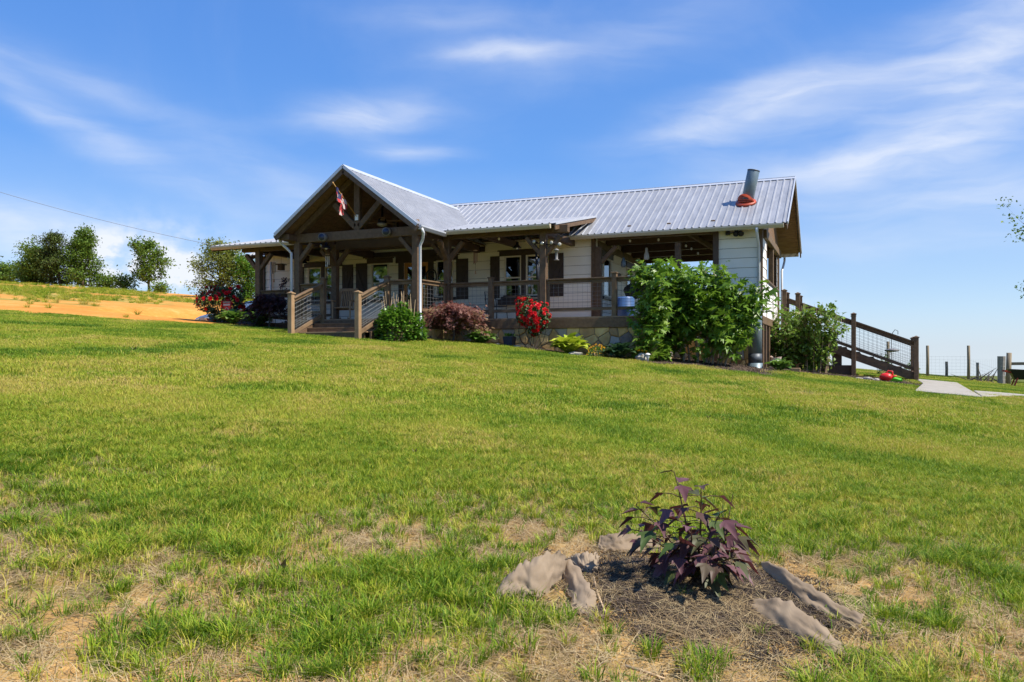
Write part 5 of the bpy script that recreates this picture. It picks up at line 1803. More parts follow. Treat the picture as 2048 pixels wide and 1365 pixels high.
# shrub by the back stairs with bare whips
t = big_shrub('hydrangea_shrub', 'loose green shrub with bare whips in front of the back stairs', -1.0, 27.4, 2.25, .48, 10, 3200, .14, L_SHRUB, 41, leaf_simple(.42), 0, DRYST, .014, .09, lambda f: .55 + .45 * f, .12, 12, .32)
b = MB()
for k in range(16):
    a = k * 1.9
    p = V3((-1.0 + .35 * math.cos(a), 27.3 + .25 * math.sin(a), gz(-1, 27.3)))
    b.tube([p, p + V3((.08 * math.cos(a) + .05, -.03, 1.1)), p + V3((.22 * math.cos(a) + .14, -.06, 1.9 + .35 * math.sin(k)))], [.009, .007, .003], 4, False)
b.build('bare_whips', DRYST, t)['kind'] = 'stuff'
t = big_shrub('hydrangea_shrub', 'lower green shrub between the wing corner and the whippy one', -1.72, 27.2, 1.5, .5, 8, 1700, .14, L_SHRUB, 43, leaf_simple(.42), 0, DRYST, .012, .09, lambda f: .6 + .4 * f, .12, 10, .3)

# round hydrangea bush with last year's stalks
def dome_bush(name, label, x, y, w, h, n, size, m, seed, tmpl, cat='shrub', singles=0, zlift=0.0, inner=.55, flat=1.0, stem_m=DRYST):
    rng = np.random.default_rng(seed)
    z = gz(x, y)
    t = thing(name, label, cat, (x, y, z))
    u = rng.normal(0, 1, (n, 3))
    u[:, 2] = np.abs(u[:, 2]) * flat
    u /= np.linalg.norm(u, axis=1, keepdims=True)
    k = (inner + (1 - inner) * rng.random(n) ** .5)[:, None] * (1 + .13 * np.sin(u[:, :1] * 7 + seed) * np.cos(u[:, 1:2] * 6))
    P = u * k * np.array([w / 2, w / 2 * .8, h]) + np.array([x, y, z + zlift])
    D = u + rng.normal(0, .45, (n, 3)) + np.array([0, -.15, -.1])
    S = size * rng.uniform(.65, 1.25, n)
    b = MB()
    for i in range(9):
        a = i * .7
        b.tube([(x + .05 * math.cos(a), y + .05 * math.sin(a), z - .03), (x + w * .22 * math.cos(a), y + w * .2 * math.sin(a), z + zlift + h * .7)], [.012, .005], 4, False)
    b.build('stems', stem_m, t)
    T = np.clip(.25 + .5 * u[:, 2] * 0 + rng.normal(.25, .25, n), 0, 1)
    od = np.argsort(P[:, 1])
    P, D, S, T = P[od], D[od], S[od], T[od]
    if singles: leaf_objects('leaf', P[:singles], D[:singles], S[:singles], tmpl, m, t)
    leaf_part('foliage', P[singles:], D[singles:], S[singles:], tmpl, m, t, T[singles:])
    return t
hb = dome_bush('hydrangea_bush', 'round bright green bush with dry stalks beside the front steps', -11.52, 19.5, 1.5, .95, 1900, .12, L_BUSH, 51, leaf_simple(.45), singles=200)
b = MB()
rng = np.random.default_rng(3)
for k in range(22):
    x = -12.0 + .042 * k + rng.normal(0, .03)
    b.tube([(x, 19.5, 2.2), (x + rng.normal(0, .05), 19.5 + rng.normal(0, .1), 3.02 + rng.uniform(0, .33))], [.010, .006], 4, False)
for k in range(4): b.tube([(-11.35, 20.1, 2.0), (-11.1 + .08 * k, 20.0, 2.25 + .06 * k), (-10.85 + .1 * k, 20.0, 2.3 + .2 * k)], [.009, .007, .003], 4, False)
b.build('dry_stalks', DRYST, hb)['kind'] = 'stuff'

# laceleaf maples: weeping layers of fine leaves
def lace_maple(label, x, y, w, h, top, m, n, seed, zb):
    rng = np.random.default_rng(seed)
    z = gz(x, y)
    t = thing('japanese_maple', label, 'small tree', (x, y, z), 0, 'weeping laceleaf maples by the porch')
    limbs, P, D, T = [], [], [], []
    for i in range(34):
        a = i * 2.4
        r = w / 2 * (.35 + .65 * rng.random())
        apex = np.array([x + .25 * r * math.cos(a), y + .2 * r * math.sin(a), z + h * rng.uniform(.75, 1.0)])
        end = np.array([x + r * math.cos(a), y + r * .7 * math.sin(a), z + zb + (h - zb) * (.88 - 1.0 * (r / (w / 2)) ** 2 * rng.uniform(.35, 1.15))])
        tr = rng.random()
        p0 = np.array([x, y, z + h * .35])
        pts = []
        for k in range(9):
            s = k / 8
            pts.append((1 - s) ** 2 * p0 + 2 * s * (1 - s) * apex + s * s * end)
        limbs.append((pts, [.014 - .0012 * k for k in range(9)]))
        for k in range(3, 9):
            for j in range(n // (34 * 6)):
                P.append(pts[k] + rng.normal(0, .10, 3) * np.array([1.2, 1, .75]))
                D.append([math.cos(a) + rng.normal(0, .6), math.sin(a) * .7 - .2 + rng.normal(0, .5), -.35 + rng.normal(0, .35)])
                T.append(np.clip(.6 * tr + .4 * rng.random(), 0, 1))
    limbs.append(([np.array([x, y, z - .05]), np.array([x + .03, y, z + h * .2]), np.array([x, y, z + h * .42])], [.035, .03, .022]))
    wood(limbs, 'trunk', BARK, t)
    leaf_part('crown', np.array(P), np.array(D), .085 * rng.uniform(.7, 1.3, len(P)), leaf_lobed(5, .8, 50, .05, .3), m, t, np.array(T))
lace_maple('weeping red laceleaf maple spreading in front of the right porch rail', -10.42, 20.6, 2.35, 1.2, 3.17, L_MAPLE, 5200, 61, .12)
lace_maple('dark purple laceleaf maple left of the front steps', -16.75, 20.4, 1.75, 1.15, 3.7, L_MAPLED, 3600, 62, .1)
tm = tree('maple_whip', 'thin dark twig of maple leaves poking above the purple maple', -16.55, 20.5, 1.62, .26, ovalp, L_MAPLED, 150, .07, 63, start=.72, nl=6, cl=.04, trunk=.012, cat='small tree')


def rose(label, x, y, w, h, zl, nl, nf, seed, rw=.055, hoop=False, lm=None, taper=.45):
    rng = np.random.default_rng(seed)
    z = gz(x, y)
    t = thing('rose_bush', label, 'rose bush', (x, y, z), 0, 'red rose bushes')
    u = rng.normal(0, 1, (nl, 3)); u /= np.linalg.norm(u, axis=1, keepdims=True)
    k = (.45 + .55 * rng.random(nl) ** .6)[:, None]
    ctr = np.array([x, y, z + zl + h / 2])
    def shape(u, k):
        wob = 1 + .16 * np.sin(3.1 * u[:, :1] + 2 * u[:, 2:] + seed) + .10 * np.sin(6.3 * u[:, 2:] - 4 * u[:, :1])
        q = u * k * wob
        q[:, :2] *= (1 - taper * np.clip(-q[:, 2:], 0, 1))
        return q * np.array([w / 2, w / 2 * .8, h / 2]) + ctr
    P = shape(u, k)
    leaf_part('foliage', P, u + rng.normal(0, .5, (nl, 3)), .075 * rng.uniform(.7, 1.3, nl), leaf_simple(.4), lm or L_ROSE, t)
    b = MB()
    for i in range(7):
        a = i * .9
        b.tube([(x + .04 * math.cos(a), y, z - .03), (x + .16 * w * math.cos(a), y + .1 * math.sin(a), z + zl * .8), (x + .3 * w * math.cos(a), y + .25 * w * math.sin(a), z + zl + h * .5)], [.010, .008, .004], 4, False)
    b.build('canes', BARK, t)
    if hoop:
        for sx in (-1, 1):
            MB().tube([(x + sx * .1, y - .12, z), (x + sx * .33, y - .14, z + zl * .6), (x + sx * .40, y - .12, z + zl + .1), (x + sx * .36, y - .1, z + zl + .45)], .008, 5).build('support_hoop', IRON, t)
    # blooms: cupped whorls of petals, each a part
    v = rng.normal(0, 1, (nf, 3)); v[:, 1] -= .55; v[:, 2] += .25
    v /= np.linalg.norm(v, axis=1, keepdims=True)
    C = shape(v, rng.uniform(.84, 1.08, (nf, 1)))
    mes = []
    for q in range(3):
        bb = MB()
        for ring, (cnt, rr, tz) in enumerate(((6, 1.0, .15), (5, .7, .5), (4, .38, .8))):
            for i in range(cnt):
                a = 2 * math.pi * i / cnt + ring * .6 + q
                ca, sa = math.cos(a), math.sin(a)
                wv = rr * .62
                bb.tint = rng.uniform(.15, .8)
                bb.add([(0, 0, 0), (ca * rr * .6 - sa * wv, sa * rr * .6 + ca * wv, tz * .7), (ca * rr * 1.05, sa * rr * 1.05, tz), (ca * rr * .6 + sa * wv, sa * rr * .6 - ca * wv, tz * .7)], [(0, 1, 2), (0, 2, 3)])
        me = bpy.data.meshes.new('bloom')
        me.from_pydata(bb.v, [], bb.f)
        a_ = me.attributes.new('tint', 'FLOAT', 'FACE'); a_.data.foreach_set('value', np.array(bb.t, np.float32))
        me.materials.append(ROSEP)
        mes.append(me)
    for i in range(nf):
        o = bpy.data.objects.new('bloom', mes[i % 3])
        COL.objects.link(o)
        o.parent = t
        M = V3(v[i]).to_track_quat('Z', 'Y').to_matrix().to_4x4() @ Matrix.Scale(rw * rng.uniform(.75, 1.2), 4)
        M.translation = V3(C[i]) - V3((x, y, z))
        o.matrix_local = M
    return t
rose('full red rose bush in the middle of the right-hand bed', -8.02, 20.75, 1.05, 1.0, .40, 1900, 115, 71, .066, True)
rose('red rose bush behind the red garden flag at the left corner', -19.75, 21.7, 1.75, 1.25, .02, 4200, 60, 72, .085, False, L_HOSTAD, .1)


def hosta(label, x, y, w, h, n, size, m, seed, cat='hosta', zl=0.0):
    rng = np.random.default_rng(seed)
    z = gz(x, y)
    t = thing('hosta', label, cat, (x, y, z), 0, 'hostas in the house beds')
    P, D, S = [], [], []
    tm_ = leaf_hosta(5, .34, .16, .75, .62)
    for i in range(n):
        a = i * 2.39996
        k = (i / n) ** .6
        el = 1.15 - 1.05 * k + rng.normal(0, .1)
        r0 = .12 * k * w
        st = np.array([x + r0 * math.cos(a), y + r0 * math.sin(a) * .8, z])
        d = unit([math.cos(a) * math.cos(el), math.sin(a) * math.cos(el) - .08, math.sin(el)])
        stalk = h * (.55 - .25 * k) * rng.uniform(.7, 1.1)
        p = st + np.array([d[0] * stalk * .7, d[1] * stalk * .7, stalk * .75])
        P.append(p); D.append(d); S.append(size * rng.uniform(.75, 1.2))
    leaf_objects('leaf', P, D, S, tm_, m, t, (.15, .45, .8), .25)
    b = MB()
    for p in P: b.tube([(x, y, z), tuple(p)], .006, 4, False)
    b.build('leaf_stalks', m, t)['kind'] = 'stuff'
    return t
hosta('large bright chartreuse hosta against the stone foundation', -7.0, 20.75, 1.2, .55, 58, .38, L_HOSTAY, 81)
hosta('light green variegated hosta below the red weeping maple', -9.55, 20.6, 1.1, .42, 62, .30, L_HOSTAG, 82)
hosta('dark green hosta in shade right of the yellow flowers', -5.65, 20.85, .95, .46, 50, .32, L_HOSTAD, 83)
hosta('small bright hosta at the foot of the wing corner', -1.78, 23.3, .85, .36, 44, .24, L_HOSTAG, 84)
hosta('broad green hosta under the garden flag at the left corner', -18.65, 20.95, 1.1, .46, 54, .36, L_HOSTAG, 85)
hosta('green hosta next to the purple maple left of the steps', -17.6, 20.9, 1.0, .46, 50, .36, L_HOSTAG, 86)
# yellow flowers
yf = dome_bush('coreopsis_clump', 'clump of small yellow flowers between two hostas', -6.2, 20.75, .55, .26, 420, .06, L_BUSH, 91, leaf_simple(.2), 'flower')
P = NP.normal(0, 1, (95, 3)); P /= np.linalg.norm(P, axis=1, keepdims=True); P[:, 2] = np.abs(P[:, 2])
P = P * np.array([.30, .26, .33]) + np.array([-6.2, 20.73, gz(-6.2, 20.75)])
leaf_part('blooms', np.repeat(P, 5, 0), NP.normal(0, 1, (475, 3)) + np.array([0, -.3, .4]), NP.uniform(.022, .034, 475), leaf_quad(.8, .1), YELP, yf)
yf = dome_bush('coreopsis_clump', 'few low yellow flowers at the left foot of the fig', -5.0, 20.95, .5, .2, 160, .05, L_BUSH, 92, leaf_simple(.2), 'flower')
P = NP.normal(0, 1, (18, 3)) * np.array([.2, .12, .06]) + np.array([-5.0, 20.85, gz(-5, 20.9) + .2])
leaf_part('blooms', np.repeat(P, 5, 0), NP.normal(0, 1, (90, 3)), NP.uniform(.02, .03, 90), leaf_quad(.8, .1), YELP, yf)

# --- the young purple hibiscus in front
def hibiscus():
    y0 = 4.26
    b0 = at(1392, 1192, y0)
    z = gz(b0.x, y0) + .02
    t = thing('hibiscus_plant', 'young purple-leaved plant in a mulch ring in the foreground lawn', 'plant', (b0.x, y0, z))
    rng = np.random.default_rng(101)
    root = V3((b0.x, y0, z))
    tips = [(1350, 950, 4.26), (1402, 978, 4.2), (1272, 1012, 4.2), (1278, 1062, 4.32), (1472, 1050, 4.25), (1440, 1028, 4.15), (1462, 1072, 4.3), (1468, 1115, 4.05), (1322, 1090, 4.1), (1418, 1120, 4.0), (1382, 1060, 4.02)]
    P, D, S = [], [], []
    for i, (px, py, yy) in enumerate(tips):
        tip = at(px, py, yy)
        mid = root.lerp(tip, .5) + V3((.02 * math.sin(i), .02, .03))
        pts = []
        for k in range(9):
            s = k / 8
            pts.append(root * (1 - s) ** 2 + mid * 2 * s * (1 - s) + tip * s * s)
        MB().tube(pts, [.0075 - .0006 * k for k in range(9)], 6, False).build('stem', STEMG, t, True)
        nn = 13 if i < 8 else 8
        for k in range(nn):
            s = .36 + .64 * k / (nn - 1)
            p = pts[min(8, int(s * 8))]
            a = k * 2.4 + i * 1.3
            el = .35 if s > .9 else (.12 - .5 * (1 - s))
            d = V3((math.cos(a), math.sin(a) * .9 - .15, el)).normalized()
            stalk = .05 + .06 * (1 - abs(s - .5))
            if s > .93: stalk = .012
            q = p + d * stalk + V3((0, 0, .012))
            MB().tube([p, p.lerp(q, .5) + V3((0, 0, .008)), q], .0026, 4, False).build('leaf_stalk', STEMG, t)
            P.append(q); D.append(d + V3((0, 0, -.28 if s < .9 else 0)))
            S.append((.122 if s < .75 else .112 if s < .95 else .085) * rng.uniform(.82, 1.15))
    leaf_objects('leaf', P, D, S, leaf_lobed(3, .14, 30, .22, .42), L_HIB, t, (.10, .5, .72, .9), .6)
    # bare side twigs
    for px, py in ((1466, 988), (1445, 1010), (1490, 1045)):
        MB().tube([root, root.lerp(at(1455, 1075, 4.3), .9), at(px, py, 4.35)], [.006, .0045, .002], 5, False).build('twig', STEMG, t)
hibiscus()


# ------------------------------------------------------------------ things hung on and set about the house
def gat(px, py, lift=0.0):
    """where a bearing read off the photograph meets the ground"""
    a, b_ = 1.0, 60.0
    for i in range(60):
        m_ = (a + b_) / 2
        p = at(px, py, m_)
        if p.z > gz(p.x, p.y): a = m_
        else: b_ = m_
    p = at(px, py, (a + b_) / 2)
    return V3((p.x, p.y, gz(p.x, p.y) + lift))


def rocker(name, label, x, y, rz, m):
    t = thing(name, label, 'chair', (0, 0, 0), 0)
    b = MB()
    for i in range(7): b.box(-.24, .24, -.24 + i * .072, -.24 + i * .072 + .058, .40 + .012 * (3 - i) * .6, .42 + .012 * (3 - i) * .6)
    b.build('seat', m, t)
    for i in range(9):
        xx = -.235 + i * .0587
        MB().bar((xx, .24, .40), (xx, .42, 1.02), .034, .012, (0, 1, 0)).build('slat', m, t)
    MB().bar((-.29, .425, 1.04), (.29, .425, 1.04), .03, .09, (0, .28, 1)).build('top_rail', m, t, False, .008)
    for sx in (-1, 1):
        MB().bar((sx * .285, .22, .10), (sx * .285, .43, 1.05), .035, .04, (0, 1, 0)).build('back_post', m, t)
        MB().box(sx * .285 - .02, sx * .285 + .02, -.27, -.23, .09, .64).build('leg', m, t)
        MB().box(sx * .29 - .04, sx * .29 + .04, -.33, .33, .64, .665).build('armrest', m, t, False, .006)
        pts = [(sx * .285, -.45 + .9 * k / 10, .035 + .10 * ((k - 4.5) / 5.5) ** 2) for k in range(11)]
        b = MB()
        for p, q in zip(pts[:-1], pts[1:]): b.bar(p, q, .035, .045)
        b.build('rocker_runner', m, t)
    t.location = (x, y, DK)
    t.rotation_euler = (0, 0, rz)
    return t
rocker('rocking_chair', 'weathered slatted wooden rocking chair at the top of the front steps', -14.72, 21.5, R(14), TEAK)
YT = mat('honey_teak', (.50, .27, .08), .5, var=(.60, .35, .12), vscale=5)
rocker('rocking_chair', 'honey-coloured slatted wooden chair beside the front door', -13.15, 22.9, R(-38), YT)


def metal_chair(label, x, y, rz):
    t = thing('patio_chair', label, 'chair', (0, 0, 0))
    MB().box(-.23, .23, -.22, .22, .42, .44).build('seat', BLACKM, t)
    b = MB()
    for i in range(8): b.tube([(-.21 + i * .06, .22, .44), (-.21 + i * .06, .28, .86)], .006, 5, False)
    b.tube([(-.23, .22, .44), (-.235, .285, .88), (.235, .285, .88), (.23, .22, .44)], .013, 6)
    b.build('backrest', BLACKM, t)['kind'] = 'stuff'
    for sx in (-1, 1):
        for sy in (-1, 1): MB().tube([(sx * .21, sy * .2, .43), (sx * .24, sy * .24, 0)], .012, 6).build('leg', BLACKM, t)
        MB().tube([(sx * .23, -.21, .43), (sx * .25, -.21, .64), (sx * .25, .27, .66)], .012, 6).build('armrest', BLACKM, t)
    t.location, t.rotation_euler = (x, y, DK), (0, 0, rz)
metal_chair('black metal patio chair below the double window, behind the rail post', -9.95, 22.6, R(70))
metal_chair('black metal patio chair half hidden behind the red rose bush', -8.75, 22.7, R(-60))
t = thing('patio_table', 'round black patio table behind the red rose bush', 'table', (-9.25, 22.5, DK))
MB().lathe((-9.25, 22.5, DK), [(.40, .70), (.41, .71), (.41, .725), (.40, .73)], 18).build('table_top', BLACKM, t)
MB().lathe((-9.25, 22.5, DK), [(.22, .0), (.03, .03), (.025, .70)], 10).build('pedestal', BLACKM, t)
# blue drum, grill and stacked dark pots in the breezeway
t = thing('drum', 'blue plastic drum on the deck behind the rail, by the breezeway', 'barrel', (-6.05, 23.0, DK))
MB().lathe((-6.05, 23.0, DK), [(.26, .0), (.28, .03), (.28, .28), (.295, .30), (.28, .32), (.28, .58), (.26, .62), (.24, .62)], 18).build('drum_body', BLUEP, t, True)
MB().lathe((-6.05, 23.0, DK), [(.24, .622), (.235, .635)], 18).build('lid', BLUEP, t)
t = thing('grill', 'dark domed kettle grill standing at the mouth of the breezeway', 'grill', (-6.25, 24.9, DK))
MB().lathe((-6.25, 24.9, DK), [(.05, .70), (.26, .78), (.32, .95)], 18).build('bowl', IRON, t, True)
MB().lathe((-6.25, 24.9, DK), [(.34, .97), (.30, 1.08), (.16, 1.18), (.02, 1.21)], 18).build('lid', IRON, t, True)
for a in (0, 2.1, 4.2): MB().tube([(-6.25 + .12 * math.cos(a), 24.9 + .12 * math.sin(a), DK + .76), (-6.25 + .3 * math.cos(a), 24.9 + .3 * math.sin(a), DK)], .012, 6).build('leg', STEEL, t)
for i, (x, y, r, h) in enumerate(((-5.45, 23.1, .2, .3), (-5.2, 23.5, .17, .26))):
    lb = ('dark plant pot beside the blue drum', 'smaller dark plant pot furthest from the blue drum')[i]
    t = thing('plant_pot', lb, 'pot', (x, y, DK))
    MB().lathe((x, y, DK), [(r * .75, 0), (r, h), (r * 1.08, h), (r * 1.08, h + .03), (r * .95, h + .03), (r * .9, h - .03)], 14).build('pot', NAVYP, t, True)
    dd = NP.normal(0, 1, (90, 3)) + np.array([0, 0, 1.0])
    leaf_part('foliage', np.tile((x, y, DK + h), (90, 1)) + NP.normal(0, .07, (90, 3)), dd, NP.uniform(.10, .22, 90), leaf_simple(.25), L_HOSTAD, t)


def pendant(label, p, drop, r, m):
    t = thing('barn_pendant', label, 'lamp', tuple(p), 0, 'barn pendants under the porch roof')
    MB().lathe(p, [(r, 0), (r * .96, .012), (r * .5, .075), (r * .28, .10), (r * .26, .16), (r * .12, .19)], 16).build('lamp_shade', m, t, True)
    MB().tube([p + V3((0, 0, .18)), p + V3((0, 0, .18 + drop))], .006, 5).build('cord', BLACKM, t)
    MB().ball(p + V3((0, 0, .0)), r * .28, 8, 6).build('bulb', BULB, t, True)
NAVYM = mat('navy_enamel', (.02, .03, .07), .35, spec=.6)
pendant('large navy barn pendant hanging inside the left front gable post', V3((-14.72, 20.55, 4.82)), .12, .16, NAVYM)
pendant('small black pendant left of the rocking chair window', V3((-17.3, 22.9, 4.73)), .55, .12, BLACKM)
pendant('black pendant over the double window', V3((-9.36, 22.8, 4.83)), .45, .14, BLACKM)
t = thing('bell_lamp', 'dark bell-shaped lamp hanging at the far side of the breezeway', 'lamp', (-6.75, 29.3, 4.55))
p = V3((-6.75, 29.3, 4.55))
MB().lathe(p, [(.28, 0), (.25, .03), (.14, .14), (.05, .20)], 16).build('lamp_shade', IRON, t, True)
MB().tube([p + V3((0, 0, .19)), p + V3((0, 0, .5))], .008, 5).build('cord', BLACKM, t)


def chime(label, p, n, L, m, r=.05, top=.25):
    t = thing('wind_chime', label, 'wind chime', tuple(p), 0, 'wind chimes hung along the porch')
    MB().lathe(p, [(r * 1.2, 0), (r * 1.2, .015)], 12).build('top_disc', TEAK, t)
    for i in range(n):
        a = 2 * math.pi * i / n
        q = p + V3((r * math.cos(a), r * math.sin(a), -.05))
        MB().tube([q, q - V3((0, 0, L * (.7 + .3 * i / n)))], .0095, 6).build('chime_tube', m, t)
    b = MB().tube([p + V3((0, 0, top)), p - V3((0, 0, L + .22))], .003, 4)
    b.build('cord', BLACKM, t)
    MB().prism([(p.x - .03, p.z - L - .30), (p.x + .03, p.z - L - .30), (p.x + .02, p.z - L - .2), (p.x - .02, p.z - L - .2)], 'y', p.y - .004, p.y + .004).build('wind_sail', TEAK, t)
COPPER = mat('copper_tube', (.20, .065, .04), .4, metal=.5)
chime('dark iron wind chime by the far left porch wall', V3((-17.86, 22.0, 4.66)), 4, .34, IRON)
chime('white tubed wind chime beside the rocking chair brace', V3((-14.85, 20.8, 4.66)), 6, .36, WHITEP, .055, .15)
chime('copper-red tubed wind chime in front of the long white wall', V3((-10.38, 22.0, 4.70)), 5, .40, COPPER, .055, .28)
t = thing('birdhouse', 'small dark roofed birdhouse hanging near the far left wall', 'birdhouse', (-17.8, 22.3, 4.55))
p = V3((-17.8, 22.3, 4.55))
MB().box(p.x - .085, p.x + .085, p.y - .085, p.y + .085, p.z - .10, p.z + .08).build('box_body', TIMBER, t)
MB().box(p.x - .14, p.x + .14, p.y - .13, p.y + .13, p.z + .08, p.z + .105).build('roof', DARKT, t)
MB().tube([p + V3((0, 0, .1)), p + V3((0, 0, .55))], .005, 4).build('cord', BLACKM, t)
MB().tube([p + V3((0, -.086, .01)), p + V3((0, -.09, .01))], .025, 10).build('entry_hole', BLACKM, t)
for i, (px, py, Y, h, lb) in enumerate(((1293, 520, 24.9, .36, 'silver bottle lantern hanging in the middle of the breezeway'), (1247, 535, 24.6, .28, 'blue glass lantern hung by the breezeway window'))):
    p = at(px, py, Y)
    t = thing('lantern', lb, 'lantern', tuple(p))
    MB().lathe(p, [(.05, 0), (.085, .03), (.08, .16), (.045, .25), (.04, h), (.02, h + .02)], 12).build('glass_body', SPOUT if i == 0 else STEEL, t, True)
    MB().tube([p + V3((0, 0, h)), p + V3((0, 0, h + .38))], .005, 4).build('cord', BLACKM, t)
BULBS = ['near the far left post and wall', 'just below the navy pendant', 'left of the right gable post brace', 'between the gable downspout and the corner post', 'on the left brace of the corner post', 'left of the double window pendant',
         'right of the double window pendant', 'nearest the breezeway corner post', 'right of the silver bottle lantern', 'high beside the middle wing post', 'lowest of those right of the middle wing post', 'nearest the white wing wall']
for i, (px, py, Y) in enumerate(((576, 518, 22.0), (642, 492, 20.6), (808, 480, 20.3), (866, 478, 20.9), (880, 492, 21.6), (998, 478, 21.8), (1055, 480, 21.8), (1260, 482, 24.3), (1317, 480, 24.4), (1383, 498, 25.2), (1372, 492, 24.9), (1396, 507, 25.8))):
    p = at(px, py, Y)
    t = thing('string_bulb', 'small clear string-light bulb ' + BULBS[i], 'bulb', tuple(p), 0, 'string light bulbs under the porch roofs')
    MB().ball(p, .036, 8, 6, 1, 1, 1.25).build('bulb', BULB, t, True)
    MB().lathe(p + V3((0, 0, .04)), [(.02, 0), (.018, .05), (.006, .06), (.005, .14)], 8).build('socket', BLACKM, t)


def spot(label, p, aim, r=.105, m=IRON, lens=None, grp=None):
    t = thing('spotlight', label, 'spotlight', tuple(p), 0, grp)
    a = V3(aim).normalized()
    MB().tube([p - a * .14, p - a * .1, p + a * .06], [r * .45, r * .95, r], 16).build('housing', m, t, True)
    MB().tube([p + a * .052, p + a * .063], [r * .8, r * .8], 16).build('lens', lens or NAVYM, t, True)
    MB().tube([p - a * .1 - V3((0, 0, .02)), p - a * .1 + V3((0, .08, .09))], .016, 6).build('bracket', IRON, t)
    return t
GREYM = mat('grey_metal', (.20, .19, .18), .45)
spot('grey round spotlight on the left half of the gable tie beam', at(645, 475, 19.78), (.15, -1, -.1), .12, GREYM)
spot('grey round spotlight on the right half of the gable tie beam', at(773, 464, 19.78), (.25, -1, -.1), .12, GREYM)
for (px, py, Y, lb) in ((1077, 486, 21.25, 'pair of white floodlights on the left face of the right porch post'), (1112, 488, 21.25, 'pair of white floodlights right of the right porch post')):
    p = at(px, py, Y)
    t = thing('floodlight', lb, 'floodlight', tuple(p))
    for s in (-1, 1):
        c = p + V3((s * .11, -.02, -s * .03))
        MB().tube([c + V3((-s * .03, .12, 0)), c + V3((0, .02, 0)), c + V3((s * .01, -.03, 0))], [.022, .044, .056], 14).build('lamp_head', IRON, t, True)
        MB().tube([c + V3((s * .01, -.032, 0)), c + V3((s * .012, -.045, 0))], [.054, .038], 14).build('lens', LAMPG, t, True)
    MB().tube([p + V3((-.1, .1, .0)), p + V3((.1, .1, .0))], .018, 6).build('bracket', IRON, t)
    MB().tube([p + V3((0, .1, 0)), p + V3((-.25 if px < 1090 else -.36, .18, .02))], .016, 6).build('mount_arm', IRON, t)
p = at(1113, 508, 21.2)
t = thing('bird_feeder', 'grey tube bird feeder hanging under the white floodlights', 'bird feeder', tuple(p))
MB().lathe(p, [(.05, -.16), (.04, -.15), (.04, .08), (.075, .09), (.07, .11), (.015, .15)], 12).build('feeder_tube', GREYM, t, True)
MB().lathe(p, [(.075, -.18), (.075, -.16)], 12).build('tray', GREYM, t)
MB().tube([p + V3((0, 0, .16)), p + V3((0, 0, .42))], .004, 4).build('cord', BLACKM, t)
MB().tube([p + V3((0, 0, .42)), p + V3((-.3, .2, .46))], .008, 5).build('hook_arm', IRON, t)
# folded black umbrella against the post
p = V3((-8.25, 21.75, DK))
t = thing('umbrella', 'folded black umbrella leaning beside the right porch post', 'umbrella', tuple(p))
MB().tube([p + V3((-.02, 0, .9)), p + V3((-.03, 0, 1.2)), p + V3((-.1, 0, 2.1))], [.03, .055, .02], 8).build('canopy', BLACKM, t, True)
MB().tube([p, p + V3((-.02, 0, .9))], .012, 6).build('shaft', GREYM, t)
MB().ball(p + V3((-.015, 0, .86)), .03, 8, 6).build('handle', WHITEP, t, True)
# flag on the king post
fb = V3((GX + .12, YG - .1, 5.57))
ft = at(666, 366, 19.0)
t = thing('flagpole', 'slanted wooden flagpole with a limp striped flag on the gable post', 'flag', tuple(fb))
MB().tube([fb, fb.lerp(ft, .93), ft], [.014, .012, .010], 8).build('pole', YT, t, True)
MB().ball(ft, .024, 8, 6).build('finial', YT, t, True)
MB().box(fb.x - .05, fb.x + .05, fb.y - .02, fb.y + .06, fb.z - .1, fb.z + .06).build('bracket', WHITEP, t)
FRED = mat('flag_red', (.42, .035, .04), .8)
FWHT = mat('flag_white', (.52, .42, .40), .8)
FBLU = mat('flag_blue', (.02, .025, .09), .8)
b1, b2, b3 = MB(), MB(), MB()
for k in range(13):
    s = .10 + .36 * k / 12
    s2 = .10 + .36 * (k + 1) / 12
    p0, p1 = ft.lerp(fb, s), ft.lerp(fb, s2)
    # cloth gathered at the pole, hanging down in folds; the lower part is striped
    L = .08 + (.56 if k > 5 else .26) * (.35 + .65 * math.sin(math.pi * min(1, (k + 1.5) / 13)))
    sw = .035 * math.sin(k * 2.3)
    for j in range(6):
        za, zb = L * j / 6, L * (j + 1) / 6
        cx_ = .24 * (ft - fb).x * 0
        def q(pp, z, kk): return pp + V3((.05 * math.sin(z * 7 + kk) + (.20 - (s - .1) * .55) * z * .6, -.05 * math.sin(kk * 1.7 + z * 5), -z))
        tgt = b3 if (k < 6 and j < 4) else (b1 if (k + (j // 3)) % 2 else b2)
        tgt.add([q(p0, za, k), q(p1, za, k + 1), q(p1, zb, k + 1), q(p0, zb, k)], [(0, 1, 2, 3)])
b3.build('canton', FBLU, t, True); b1.build('red_stripes', FRED, t, True)['kind'] = 'stuff'; b2.build('white_stripes', FWHT, t, True)['kind'] = 'stuff'
# ceiling fan
p = V3((-13.05, 21.05, 5.60))
t = thing('ceiling_fan', 'wood-bladed ceiling fan with a white bowl light under the gable ceiling', 'fan', tuple(p))
MB().lathe(p, [(.02, -.16), (.15, -.12), (.17, -.06)], 16).build('bowl_light', LAMPG, t, True)
MB().lathe(p, [(.10, -.06), (.13, -.02), (.12, .08), (.04, .11), (.02, .75)], 14).build('motor', IRON, t, True)
for k in range(5):
    a = k * 2 * math.pi / 5 + .3
    d = V3((math.cos(a), math.sin(a), 0))
    MB().bar(p + d * .14 + V3((0, 0, .02)), p + d * .66 + V3((0, 0, .02)), .13, .012, V3((0, .15, 1))).build('blade', PLANKW, t)
